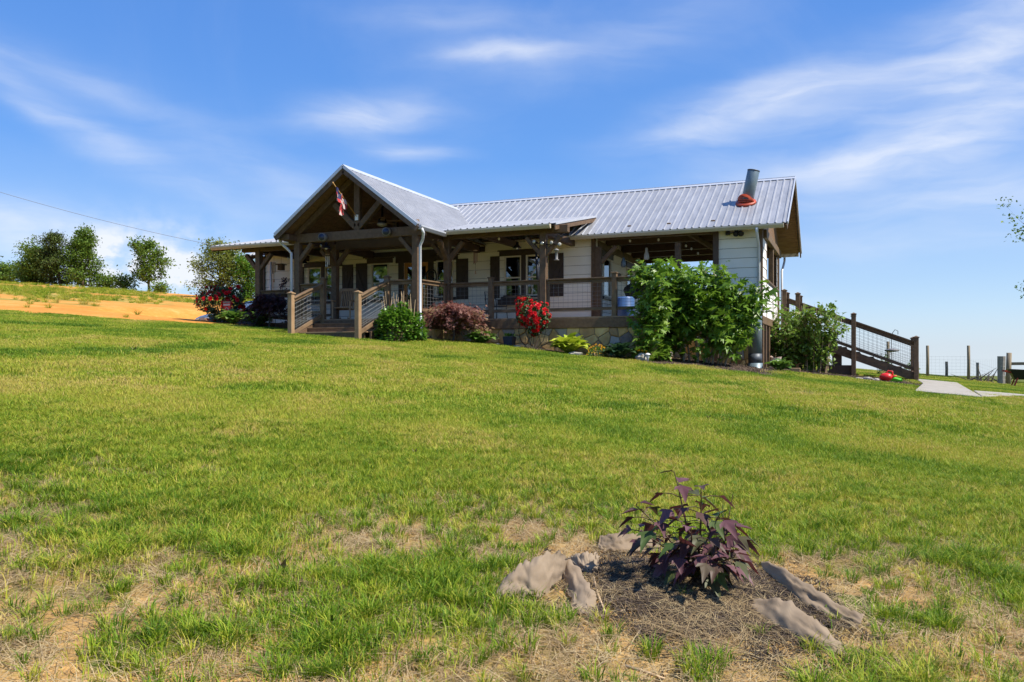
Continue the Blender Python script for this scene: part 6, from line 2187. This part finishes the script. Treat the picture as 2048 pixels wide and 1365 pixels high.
# round letter sign by the door
p = V3((-12.98, YW - .075, 4.20))
t = thing('letter_sign', 'round black metal sign with the letter S beside the front door', 'sign', tuple(p))
b = MB()
ring = [p + V3((.20 * math.cos(2 * math.pi * k / 28), 0, .26 * math.sin(2 * math.pi * k / 28))) for k in range(29)]
b.tube(ring, .022, 6)
b.build('ring', BLACKM, t, True)
spts = [(.10, .11), (.06, .16), (-.02, .17), (-.09, .13), (-.10, .07), (-.04, .02), (.04, -.02), (.10, -.07), (.09, -.13), (.02, -.17), (-.06, -.16), (-.10, -.11)]
MB().tube([p + V3((u, -.005, v)) for u, v in spts], .026, 6).build('letter', BLACKM, t, True)
# cameras / lamp on the wing wall
p = at(1472, 467, 23.95)
t = thing('floodlight', 'black double floodlight under the eave of the wing wall', 'floodlight', tuple(p))
MB().box(p.x - .30, p.x - .18, p.y + .02, p.y + .12, p.z - .03, p.z + .08).build('sensor', BLACKM, t)
for s in (-.02, .12):
    MB().tube([p + V3((s, .05, .04)), p + V3((s + .03, -.08, -.03))], [.05, .085], 12).build('lamp_head', BLACKM, t, True)
MB().tube([p + V3((-.2, .08, .02)), p + V3((.15, .08, .05))], .02, 6).build('bracket', BLACKM, t)
MB().bar(p + V3((-.05, .10, .09)), p + V3((.05, .10, .09)), .1, .06).build('mount', BLACKM, t)
# small plaque
p = V3((HX1 + .035, 26.75, 4.22))
t = thing('plaque', 'small dark wooden plaque on the breezeway side wall', 'sign', tuple(p))
MB().box(p.x - .005, p.x + .025, p.y - .22, p.y + .22, p.z - .13, p.z + .13).build('board', TIMBER, t)
MB().box(p.x + .025, p.x + .032, p.y - .17, p.y + .17, p.z - .09, p.z + .09).build('panel', DARKT, t)

# outbuilding seen through the breezeway
sx0, sx1, sy0, sy1 = -11.4, -7.62, 33.5, 38.5
gzs, rx, ev, rd = 1.6, -9.5, 5.02, 5.85
t = thing('outbuilding', 'cream outbuilding with a tan roof seen through the breezeway', 'shed', (-9.5, 36, gzs))
wl = MB().box(sx0, sx1, sy0, sy1, gzs - .6, ev - .12).prism([(sx0, ev - .12), (sx1, ev - .12), (rx, rd - .1)], 'y', sy0, sy1).build('wall', SIDEND, t)
for k in range(9): MB().box(sx0, sx1 - .2, sy0 - .02, sy0 - .003, gzs + .2 + k * .34, gzs + .2 + k * .34 + .325).build('siding_board', SIDEND, wl)
b = MB()
for sg in (-1, 1):
    xe = rx + sg * 2.5
    b.add([(xe, sy0 - .4, ev), (rx, sy0 - .4, rd), (rx, sy1 + .3, rd), (xe, sy1 + .3, ev), (xe, sy0 - .4, ev + .08), (rx, sy0 - .4, rd + .08), (rx, sy1 + .3, rd + .08), (xe, sy1 + .3, ev + .08)],
          [(0, 1, 2, 3), (4, 5, 6, 7), (0, 1, 5, 4), (1, 2, 6, 5), (2, 3, 7, 6), (3, 0, 4, 7)])
b.build('roof', GUTTER, t)
MB().box(sx1 - .19, sx1, sy0 - .04, sy0 - .022, gzs - .4, ev - .14).build('corner_board', TIMBER, t)


# ------------------------------------------------------------------ cars on the sunken drive
def car(name, label, x, y, rz, z, paint, L=4.7, hood=1.02, top=1.55, pick=False):
    t = thing(name, label, 'car', (0, 0, 0))
    W = .9
    # side outline (u along, from the nose), extruded with tumblehome sections
    low = [(-L / 2 + .05, .35), (-L / 2, .55), (-L / 2 + .04, hood - .14), (-L / 2 + .22, hood - .04), (-L / 2 + 1.15, hood + .06), (L / 2 - .45, hood + .10), (L / 2 - .05, hood - .02), (L / 2, .6), (L / 2 - .05, .35)]
    secs = [(-W, .05), (-W + .04, 0), (0, -.0), (W - .04, 0), (W, .05)]
    b = MB()
    n = len(low)
    vs = []
    for v, ins in secs:
        for (u, z_) in low:
            crown = .035 if abs(v) < .5 else 0
            vs.append((u * (1 - ins * .35), v, z_ + (crown if z_ > .7 else 0) - ins * .25))
    fs = []
    for i in range(len(secs) - 1):
        for k in range(n):
            k2 = (k + 1) % n
            fs.append((i * n + k, i * n + k2, (i + 1) * n + k2, (i + 1) * n + k))
    fs += [tuple(range(n)), tuple(reversed(range((len(secs) - 1) * n, len(secs) * n)))]
    b.add(vs, fs)
    body = b.build('body', paint, t, False, .03)
    c0, c1 = (-L / 2 + 1.15, L / 2 - .5)
    b = MB()
    hz = hood + .05
    vs = [(c0, -W + .06, hz), (c1, -W + .06, hz), (c1 - .35, -W + .2, top), (c0 + .75, -W + .2, top), (c0, W - .06, hz), (c1, W - .06, hz), (c1 - .35, W - .2, top), (c0 + .75, W - .2, top)]
    b.add(vs, [(0, 1, 2, 3), (7, 6, 5, 4), (3, 2, 6, 7), (0, 3, 7, 4), (1, 5, 6, 2)])
    b.build('glasshouse', GLASSD, t, False, .02)
    MB().add([(c0 + .7, -W + .19, top - .01), (c1 - .32, -W + .19, top - .01), (c1 - .32, W - .19, top - .01), (c0 + .7, W - .19, top - .01), (c0 + .8, -W + .28, top + .05), (c1 - .42, -W + .28, top + .05), (c1 - .42, W - .28, top + .05), (c0 + .8, W - .28, top + .05)],
             [(0, 1, 5, 4), (1, 2, 6, 5), (2, 3, 7, 6), (3, 0, 4, 7), (4, 5, 6, 7)]).build('roof', paint, t)
    for u in (c0 + .02, c0 + 1.3, c1 - .05):
        for v in (-1, 1): MB().bar((u, v * (W - .05), hz), (u + (.72 if u < c0 + 1 else 0 if u < c1 - .5 else -.33), v * (W - .19), top), .06, .05, (0, 1, 0)).build('pillar', paint, t)
    for u in (-L / 2 + .85, L / 2 - .85):
        for v in (-1, 1):
            wv = MB().tube([(u, v * (W - .2), .33), (u, v * (W + .01), .33)], .33, 18).build('wheel', RUBBER, t)
            MB().tube([(u, v * (W + .005), .33), (u, v * (W + .018), .33)], .2, 12).build('rim', GREYM, wv)
    for v in (-1, 1):
        MB().box(-L / 2 - .005, -L / 2 + .09, v * .6 - .2, v * .6 + .2, hood - .30, hood - .16).build('headlight', LAMPG, t, False, .02)
        MB().box(c0 + .3, c0 + .42, v * W - .02 if v > 0 else -W - .16, v * W + .16 if v > 0 else -W + .02, hz + .02, hz + .18).build('mirror', BLACKM, t, False, .02)
    MB().box(-L / 2 - .015, -L / 2 + .05, -.55, .55, .62, .78).build('grille', BLACKM, t)
    MB().box(-L / 2 - .06, -L / 2 + .1, -.85, .85, .36, .55).build('bumper', GREYM, t, False, .03)
    t.location, t.rotation_euler = (x, y, z), (0, 0, rz)
GLASSD = mat('dark_car_glass', (.012, .014, .017), .06, spec=.7)
ytx = at(400, 640, 25.0)
ytx = at(398, 640, 24.0)
car('parked_car', 'grey-blue car nosing out from behind the left rose bush', ytx.x + .55 + 1.17, 24.0 - .45 + 2.03, R(60), at(410, 635.5, 23.9).z - .90, CARG)
car('parked_car', 'white car glimpsed behind the purple maple and corner post', -16.4, 27.6, R(0), at(520, 620, 27.6).z - 1.32, CARW)

# red garden flag
p = at(455, 636, 21.15)
p.z = gz(p.x, p.y)
t = thing('garden_flag', 'small red garden flag with a pale ring emblem among the left hostas', 'flag', tuple(p))
zt = at(455, 603, 21.15).z
MB().tube([p + V3((-.20, 0, 0)), V3((p.x - .20, p.y, zt + .04)), V3((p.x + .20, p.y, zt + .04))], .008, 6).build('stand', IRON, t)
vs, fs = [], []
for i in range(9):
    for j in range(6): vs.append((p.x - .165 + .33 * i / 8, p.y - .01 + .018 * math.sin(i * 1.1 + j * .3), zt - .50 * j / 5))
for i in range(8):
    for j in range(5): fs.append((i * 6 + j, i * 6 + j + 1, i * 6 + 7 + j, i * 6 + 6 + j))
MB().add(vs, fs).build('cloth', mat('flag_cloth_red', (.42, .03, .03), .8, var=(.5, .05, .045), vscale=6), t, True)
MB().box(p.x - .15, p.x + .15, p.y - .042, p.y - .038, zt - .06, zt - .01).build('grey_band', GREYM, t)
MB().box(p.x - .14, p.x + .14, p.y - .042, p.y - .038, zt - .15, zt - .09).build('white_band', FWHT, t)
MB().tube([(p.x + .075 * math.cos(k * .4488), p.y - .04, zt - .31 + .095 * math.sin(k * .4488)) for k in range(15)], .012, 5).build('ring_emblem', FWHT, t)

# pot, path light, rocks, toys
p = V3((-8.83, 20.95, gz(-8.83, 20.95)))
t = thing('planter', 'square navy planter pot with seedlings left of the red rose', 'pot', tuple(p))
b = MB()
b.add([(p.x - .12, p.y - .12, p.z), (p.x + .12, p.y - .12, p.z), (p.x + .12, p.y + .12, p.z), (p.x - .12, p.y + .12, p.z), (p.x - .15, p.y - .15, p.z + .27), (p.x + .15, p.y - .15, p.z + .27), (p.x + .15, p.y + .15, p.z + .27), (p.x - .15, p.y + .15, p.z + .27)],
      [(3, 2, 1, 0), (0, 1, 5, 4), (1, 2, 6, 5), (2, 3, 7, 6), (3, 0, 4, 7), (4, 5, 6, 7)])
b.build('pot', NAVYP, t, False, .008)
leaf_part('seedlings', np.tile((p.x, p.y, p.z + .27), (40, 1)) + NP.normal(0, .07, (40, 3)) * np.array([1, 1, .2]), NP.normal(0, .5, (40, 3)) + np.array([0, 0, 1]), NP.uniform(.06, .16, 40), leaf_simple(.2), L_BUSH, t)
p = V3((-4.85, 20.75, gz(-4.85, 20.75)))
t = thing('path_light', 'white mushroom-topped path light at the lawn edge before the fig', 'path light', tuple(p))
MB().lathe(p, [(.03, 0), (.03, .10), (.045, .12), (.045, .18)], 10).build('stem', SPOUT, t, True)
MB().lathe(p, [(.075, .18), (.07, .205), (.03, .23), (.005, .235)], 12).build('cap', WHITEP, t, True)


def rock(label, p, r, sx=1.3, sy=1, sz=.6, seed=0, m=ROCKM, grp='rocks edging the beds'):
    b = MB().ball(p + V3((0, 0, r * sz * .4)), r, 10, 7, sx, sy, sz)
    rr = random.Random(seed)
    b.v = [tuple(V3(v) + V3((rr.uniform(-1, 1), rr.uniform(-1, 1), rr.uniform(-1, 1))) * r * .14) for v in b.v]
    tagp(b.build('rock', m, None, False), label, 'rock', grp)
rock('flat pale rock below the chartreuse hosta', V3((-6.75, 20.5, gz(-6.75, 20.5))), .13, 1.7, 1, .5, 1)
rock('purple-grey rock under the left side of the fig', V3((-5.05, 20.95, gz(-5.05, 20.95))), .16, 1.1, 1, .9, 2)
rock('small grey rock between the pot and the red rose', V3((-8.5, 20.7, gz(-8.5, 20.7))), .07, 1.6, 1, .6, 3)
rock('small pale rock left of the navy pot', V3((-9.05, 20.6, gz(-9.05, 20.6))), .07, 1.4, 1, .6, 4)
rock('white rock left of the red toy at the stair bed', gat(1735, 760, .0) + V3((0, 0, 0)), .09, 1.6, 1, .6, 5)
rock('paler round rock next to the red toy', gat(1752, 762), .07, 1.3, 1, .7, 6)
rock('small white rock furthest left in the stair bed', gat(1718, 759), .07, 1.5, 1, .5, 7)
p = gat(1772, 764, .03)
t = thing('toy_can', 'red plastic watering can lying at the lawn edge by the stairs', 'watering can', tuple(p))
MB().ball(p + V3((0, 0, .10)), .15, 14, 9, 1.15, .8, .75).build('can_body', REDP, t, True)
MB().tube([p + V3((-.02, .02, .17)), p + V3((.06, .05, .27)), p + V3((.16, .05, .25)), p + V3((.17, .02, .12))], .02, 8).build('handle', REDP, t, True)
MB().tube([p + V3((.12, -.02, .08)), p + V3((.26, -.03, .14))], [.03, .018], 8).build('spout', REDP, t, True)
p = gat(1792, 765, .02)
t = thing('toy_scoop', 'bright green plastic scoop next to the red watering can', 'toy', tuple(p))
MB().add([(p.x - .14, p.y - .06, p.z), (p.x + .14, p.y - .08, p.z), (p.x + .14, p.y + .1, p.z + .02), (p.x - .12, p.y + .1, p.z + .05), (p.x - .17, p.y - .08, p.z + .12), (p.x + .16, p.y - .1, p.z + .03), (p.x + .15, p.y + .14, p.z + .08), (p.x - .13, p.y + .14, p.z + .15)],
         [(0, 1, 2, 3), (0, 4, 5, 1), (1, 5, 6, 2), (2, 6, 7, 3), (3, 7, 4, 0)]).build('scoop_pan', GREENP, t, False, .006)
MB().tube([p + V3((-.15, .03, .10)), p + V3((-.32, .06, .14))], .018, 8).build('handle', GREENP, t, True)
p = V3((-1.98, 24.5, gz(-1.98, 24.5)))
t = thing('seed_bag', 'crumpled brown and white paper bag by the wing corner downspout', 'bag', tuple(p))
bb = MB()
rr = random.Random(4)
for k in range(5):
    for j in range(10):
        a = j * 2 * math.pi / 10
        rad = (.17, .19, .17, .15, .17)[k] * rr.uniform(.85, 1.12)
        bb.v.append((p.x + rad * math.cos(a), p.y + .7 * rad * math.sin(a), p.z + .38 * k / 4 + (rr.uniform(-.06, .06) if k == 4 else 0)))
for k in range(4):
    for j in range(10): bb.f.append((k * 10 + j, k * 10 + (j + 1) % 10, k * 10 + 10 + (j + 1) % 10, k * 10 + 10 + j))
bb.build('bag_body', mat('bag_paper', (.62, .55, .48), .8, var=(.42, .27, .17), vscale=5), t)
MB().ball(p + V3((0, 0, .26)), .13, 10, 6, 1, .7, .4).build('seed', DRYST, t, True)
p = gat(1600, 744)
p = V3((-1.35, 23.0, gz(-1.35, 23.0)))
tagp(MB().box(p.x - .12, p.x + .12, p.y - .08, p.y + .08, p.z - .03, p.z + .13).build('wood_block', NEWELW, None, False, .01), 'sawn wood block right of the small corner hosta', 'wood block')

# shepherd's hook with a dish feeder behind the stairs
p = V3((1.42, 33.2, gz(1.42, 33.2)))
t = thing('feeder_hook', 'black shepherd hook with a pale dish feeder beyond the stairs', 'feeder', tuple(p))
hk = [p, p + V3((0, 0, 1.55)), p + V3((-.12 + .16, 0, 2.02))]
zt2 = at(1773, 660, 33.2).z
pts = [p + V3((0, 0, 0)), V3((p.x - .0, p.y, zt2 - .35)), V3((p.x + .04, p.y, zt2 - .12)), V3((p.x + .12, p.y, zt2)), V3((p.x + .22, p.y, zt2 - .05)), V3((p.x + .22, p.y, zt2 - .18))]
MB().tube(pts, .011, 6).build('hook', IRON, t, True)
pts = [V3((p.x, p.y, zt2 - .9)), V3((p.x - .12, p.y, zt2 - .75)), V3((p.x - .2, p.y, zt2 - .85)), V3((p.x - .2, p.y, zt2 - .95))]
MB().tube(pts, .009, 6).build('side_hook', IRON, t, True)
c = V3((p.x + .02, p.y, at(1763, 702, 33.2).z))
MB().lathe(c, [(.04, -.05), (.24, -.02), (.26, .03), (.20, .05), (.05, .09)], 14).build('dish', GREYM, t, True)
# young plants in wire cages beyond the stairs
for i, (px, Y, h, lb) in enumerate(((1770, 35, .75, 'caged young plant seen through the stair rail'), (1822, 36, .62, 'small leafy sapling right behind the foot of the stairs'))):
    q = at(px, 730, Y)
    z = gz(q.x, Y)
    t = dome_bush('young_plant', lb, q.x, Y, .55, h, 260, .10, L_TREE, 120 + i, leaf_simple(.4), 'plant')
    if i == 0:
        b = MB()
        for zz in (.25, .55, .85): b.tube([(q.x + .28 * math.cos(k * .524), Y + .28 * math.sin(k * .524), z + zz) for k in range(13)], .006, 4, False)
        for k in range(6): b.tube([(q.x + .28 * math.cos(k * 1.05), Y + .28 * math.sin(k * 1.05), z), (q.x + .28 * math.cos(k * 1.05), Y + .28 * math.sin(k * 1.05), z + .9)], .006, 4, False)
        b.build('wire_cage', WIRE, t)['kind'] = 'stuff'

# field fence on the hilltop
fpts = [(1776, 684, 41), (1855, 692, 43), (1937, 692, 43)]
t = thing('field_fence', 'wire field fence on round wooden posts along the hilltop', 'fence', (4.2, 43, .9))
def fpost(px, py, Y, r, parent, m=POSTW):
    q = at(px, py, Y)
    z = gz(q.x, Y)
    MB().tube([(q.x, Y, z - .2), (q.x + .01, Y, (z + q.z) / 2), (q.x, Y, q.z), (q.x, Y, q.z + .012)], [r, r * .97, r * .95, r * .8], 10).build('fence_post', m, parent, True)
    return V3((q.x, Y, q.z)), z
tops = []
for px, py, Y in fpts: tops.append(fpost(px, py, Y, .07, t))
b = MB()
for px, py, Y in ((1835, 724, 50), (1893, 724, 50), (1955, 726, 50)): fpost(px, py, Y, .075, t)
for i in range(len(tops)):
    a = tops[i][0]
    c = tops[i + 1][0] if i + 1 < len(tops) else at(2010, 714, 40)
    L = (c - a).length
    for k in range(7):
        zz = -(a.z - tops[i][1]) + .08 + .15 * k
        b.tube([a + V3((0, 0, zz)), c + V3((0, 0, zz))], 0.0024, 4, False)
    nv = int(L / .16)
    za = a.z - (a.z - tops[i][1])
    for k in range(nv):
        q = a.lerp(c, k / nv)
        b.tube([(q.x, q.y, za + .05), (q.x, q.y, za + 1.0)], .002, 3, False)
b.build('wire_mesh', WIRE, t)['kind'] = 'stuff'
q = at(2003, 713, 38)
z0 = gz(q.x, 38)
t = thing('gate_post', 'thick rough grey wooden gate post, the left one of the pair', 'post', (q.x, 38, z0))
bb = MB().tube([(q.x, 38, z0 - .2), (q.x, 38, z0 + .5), (q.x + .01, 38, q.z)], [.145, .14, .15], 9)
bb.v = [tuple(V3(v) + V3((rnd.uniform(-.012, .012), rnd.uniform(-.012, .012), 0))) for v in bb.v]
bb.build('post', mat('rough_post', (.22, .20, .17), .95, var=(.32, .29, .25), vscale=6, stretch=(5, 5, .8), bump=.6, bscale=20), t)
b = MB()
for k in range(5): b.tube([(q.x + .151 * math.cos(a * .7), 38 + .151 * math.sin(a * .7), z0 + .2 + .18 * k) for a in range(10)], .005, 4, False)
b.build('wire_wrap', WIRE, t)['kind'] = 'stuff'
q = at(2016, 706, 38.4)
z0 = gz(q.x, 38.4)
t = thing('gate_post', 'round wooden gate post with a rail, right one of the pair', 'post', (q.x, 38.4, z0))
MB().tube([(q.x, 38.4, z0 - .2), (q.x + .02, 38.4, (z0 + q.z) / 2), (q.x + .04, 38.4, q.z)], [.105, .10, .095], 10).build('post', POSTW, t, True)
MB().bar((q.x + .05, 38.4, q.z - .45), (q.x + 1.9, 38.3, q.z - .42), .06, .12).build('rail', POSTW, t)
# red wheelbarrow with black tub
q = at(2042, 752, 34)
z0 = gz(q.x, 34)
t = thing('wheelbarrow', 'red-framed wheelbarrow with a black tub cut by the right edge', 'wheelbarrow', (q.x, 34, z0))
x, y = q.x, 34
MB().add([(x - .22, y - .25, z0 + .30), (x + .45, y - .25, z0 + .30), (x + .45, y + .25, z0 + .30), (x - .22, y + .25, z0 + .30), (x - .40, y - .36, z0 + .68), (x + .72, y - .36, z0 + .62), (x + .72, y + .36, z0 + .62), (x - .40, y + .36, z0 + .68)],
         [(0, 1, 2, 3), (0, 4, 5, 1), (1, 5, 6, 2), (2, 6, 7, 3), (3, 7, 4, 0)]).build('tub', BLACKM, t, False, .02)
for s in (-1, 1):
    MB().bar((x - .55, y + s * .24, z0 + .62), (x + .75, y + s * .12, z0 + .20), .05, .06).build('handle_bar', mat('red_paint', (.45, .06, .02), .5), t)
    MB().bar((x - .12, y + s * .24, z0 + .42), (x - .28, y + s * .27, z0), .05, .05).build('leg', MATS['red_paint'], t)
    MB().bar((x + .12, y + s * .24, z0 + .34), (x - .16, y + s * .27, z0 + .66), .05, .04).build('brace', MATS['red_paint'], t)
MB().tube([(x + .78, y - .05, z0 + .19), (x + .78, y + .05, z0 + .19)], .19, 16).build('wheel', RUBBER, t, True)
# brush pile by the gate
q = at(1985, 742, 40)
z0 = gz(q.x, 40)
t = thing('brush_pile', 'pile of bare cut branches left of the gate posts', 'brush pile', (q.x, 40, z0))
for k in range(16):
    a = rnd.uniform(-1.2, 1.2)
    p0 = V3((q.x + rnd.uniform(-1.0, .7), 40 + rnd.uniform(-.4, .4), z0 + rnd.uniform(0, .15)))
    d = V3((math.sin(a) * 1.2, rnd.uniform(-.3, .3), .25 + .75 * rnd.random() * abs(math.cos(a)))) * rnd.uniform(.4, .85)
    MB().tube([p0, p0 + d * .5 + V3((0, 0, .05)), p0 + d + V3((rnd.uniform(-.1, .1), 0, .1))], [.03, .02, .006], 5).build('branch', BARK, t)
# overhead line to the corner of the porch roof
pa, pc = V3((-19.5, 21.2, 5.22)), at(-260, 300, 15.5)
pts = []
for k in range(25):
    s = k / 24
    pts.append(pa.lerp(pc, s) + V3((0, 0, -.9 * s * (1 - s))))
tagp(MB().tube(pts, .006, 5).build('service_cable', GREYM, None, True), 'thin overhead cable running from the porch roof corner up and out to the left', 'cable')

# ------------------------------------------------------------------ torn landscape fabric, sticks and leaves round the young plant
FAB = leafmat('weed_fabric', [(.25, .185, .12), (.37, .285, .20), (.47, .38, .275)], .32, .95, .05, None, 'GEOMETRY', 9.0)
def cloth(label, top, bot, rows=12, lift=0.0, curl=.015, seed=0, hump=0.0, yoff=0.11):
    """thin creased sheet between an upper edge (bearings) standing above its lower edge (on the ground), edges torn"""
    rr = np.random.default_rng(seed)
    B = [gat(px, py, .006) for px, py in bot]
    T = [at(px, py, b_.y + yoff) for (px, py), b_ in zip(top, B)]
    def cr(P, s):
        n = len(P) - 1
        i = min(int(s * n), n - 1)
        f = s * n - i
        p0, p1, p2, p3 = P[max(i - 1, 0)], P[i], P[i + 1], P[min(i + 2, n)]
        return .5 * ((2 * p1) + (p2 - p0) * f + (2 * p0 - 5 * p1 + 4 * p2 - p3) * f * f + (3 * p1 - p0 - 3 * p2 + p3) * f ** 3)
    cols = 56
    uu, vv = np.meshgrid(np.arange(cols + 1) / cols, np.arange(rows + 1) / rows, indexing='ij')
    def ridge(a, b_, sd): return 1 - np.abs(2 * fbm(uu * a + vv * 2, vv * b_ - uu * 3, sd, 3) - 1)
    fold = (ridge(1.5, 1.3, 200 + seed) - .72) * .040 + (ridge(4, 3.5, 230 + seed) - .72) * .006 + (fbm(uu * 30, vv * 12, 260 + seed, 2) - .5) * .003
    vs, fs = [], []
    torn0 = (fbm(np.arange(cols + 1) * .42, np.zeros(cols + 1), 300 + seed, 3) - .5) * .34
    torn1 = (fbm(np.arange(cols + 1) * .35, np.zeros(cols + 1) + 9, 320 + seed, 3) - .5) * .30
    for i in range(cols + 1):
        s = i / cols
        a, b_ = cr(T, s), cr(B, s)
        for j in range(rows + 1):
            t_ = j / rows
            t_ = torn0[i] * (1 - t_) + t_ + torn1[i] * t_
            p = a.lerp(b_, t_)
            p = p + V3((0, -hump * math.sin(math.pi * min(max(t_, 0), 1)), 0))
            f = float(fold[i, j])
            p = p + V3((f * .5, -f * 1.1, f * .45))
            if j == 0: p = p + V3((.004, .025, -.012))
            if j == 1: p = p + V3((0, .008, .0))
            g_ = gz(p.x, p.y) + .004
            if p.z < g_: p.z = g_
            vs.append(p)
    mb = MB()
    for i in range(cols):
        for j in range(rows): fs.append((i * (rows + 1) + j, (i + 1) * (rows + 1) + j, (i + 1) * (rows + 1) + j + 1, i * (rows + 1) + j + 1))
    mb.tint = .45
    o = mb.add(vs, fs).build('landscape_fabric', FAB, None, True)
    tagp(o, label, 'fabric', 'torn landscape fabric round the young plant')
cloth('large torn flap of grey-brown landscape fabric arching up at the left of the mulch', [(1000, 1168), (1022, 1138), (1052, 1120), (1085, 1107), (1118, 1104), (1140, 1122)], [(992, 1200), (1022, 1199), (1054, 1196), (1084, 1192), (1106, 1178), (1126, 1160)], seed=1, hump=.02)
cloth('narrow pointed strip of landscape fabric running down the left rim of the mulch', [(1112, 1108), (1140, 1120), (1165, 1150), (1182, 1180), (1190, 1208), (1216, 1244)], [(1112, 1146), (1126, 1166), (1140, 1194), (1146, 1216), (1168, 1230), (1212, 1250)], seed=2, hump=.012, curl=.012)
cloth('short rumpled fold of landscape fabric behind the left strip', [(1135, 1112), (1155, 1106), (1178, 1104), (1198, 1110)], [(1148, 1138), (1165, 1146), (1182, 1150), (1198, 1142)], seed=3, hump=.012)
cloth('flat pale piece of landscape fabric behind the purple plant', [(1200, 1072), (1235, 1064), (1275, 1068), (1318, 1080)], [(1196, 1100), (1235, 1106), (1275, 1104), (1322, 1106)], seed=4, hump=.01, curl=.010)
cloth('long standing strip of landscape fabric at the lower right of the mulch', [(1486, 1196), (1530, 1198), (1556, 1194), (1598, 1216), (1640, 1248), (1674, 1280), (1694, 1300)], [(1482, 1206), (1512, 1232), (1548, 1254), (1590, 1276), (1632, 1296), (1668, 1308), (1692, 1312)], seed=5, hump=.012)
cloth('dark folded strip of landscape fabric along the right rim of the mulch', [(1522, 1120), (1556, 1130), (1600, 1158), (1640, 1184), (1690, 1212), (1726, 1230)], [(1528, 1146), (1558, 1172), (1596, 1204), (1636, 1226), (1688, 1248), (1716, 1262)], seed=6, hump=.012)
cloth('small scrap of landscape fabric poking out below the mulch', [(1384, 1268), (1398, 1284), (1418, 1290), (1428, 1296)], [(1386, 1280), (1396, 1306), (1414, 1312), (1428, 1304)], seed=7, hump=.02, curl=.006)
for i, (pts, r, lb) in enumerate(([[(1187, 1160), (1196, 1195), (1213, 1236)], .0075, 'straight brown stick at the left rim of the mulch'], [[(1240, 1182), (1275, 1188), (1325, 1190)], .010, 'thick short stick in the shade of the purple plant'],
                                  [[(1250, 1338), (1290, 1350), (1330, 1364)], .007, 'stick at the bottom of the lawn below the mulch'], [[(1030, 1105), (1050, 1110), (1066, 1113)], .006, 'short twig just above the left fabric flap'],
                                  [[(1225, 1228), (1250, 1226), (1278, 1222)], .004, 'thin pale twig in the middle of the mulch'])):
    q = [gat(px, py, .012) for px, py in pts]
    tagp(MB().tube(q, [r, r * .9, r * .6], 7).build('stick', DRYST if i != 1 else BARK, None, True), lb, 'stick', 'sticks in the lawn')
for i, (px, py, lb) in enumerate(((827, 915, 'curled brown dry leaf in the middle of the left lawn'), (1417, 842, 'small tan dry leaf in the upper right lawn'), (560, 1150, 'pale dry leaf in the lower left lawn'), (265, 706, 'grey clod at the end of the dark lawn strip'))):
    q = gat(px, py, .03)
    tv, tf = leaf_simple(.4, .35, .5)
    L = .09 if i != 3 else .2
    b = MB().add([q + V3((v[0] * L * .9, v[1] * L * .4, v[2] * L + .02)) for v in tv], [tuple(f) for f in tf])
    o = b.build('dry_leaf' if i != 3 else 'clod', mat('dry_leaf_%d' % i, (.30, .20, .12), .8, var=(.22, .15, .1), vscale=9), None, True)
    tagp(o, lb, 'leaf' if i != 3 else 'clod', 'dry leaves on the lawn' if i != 3 else None)
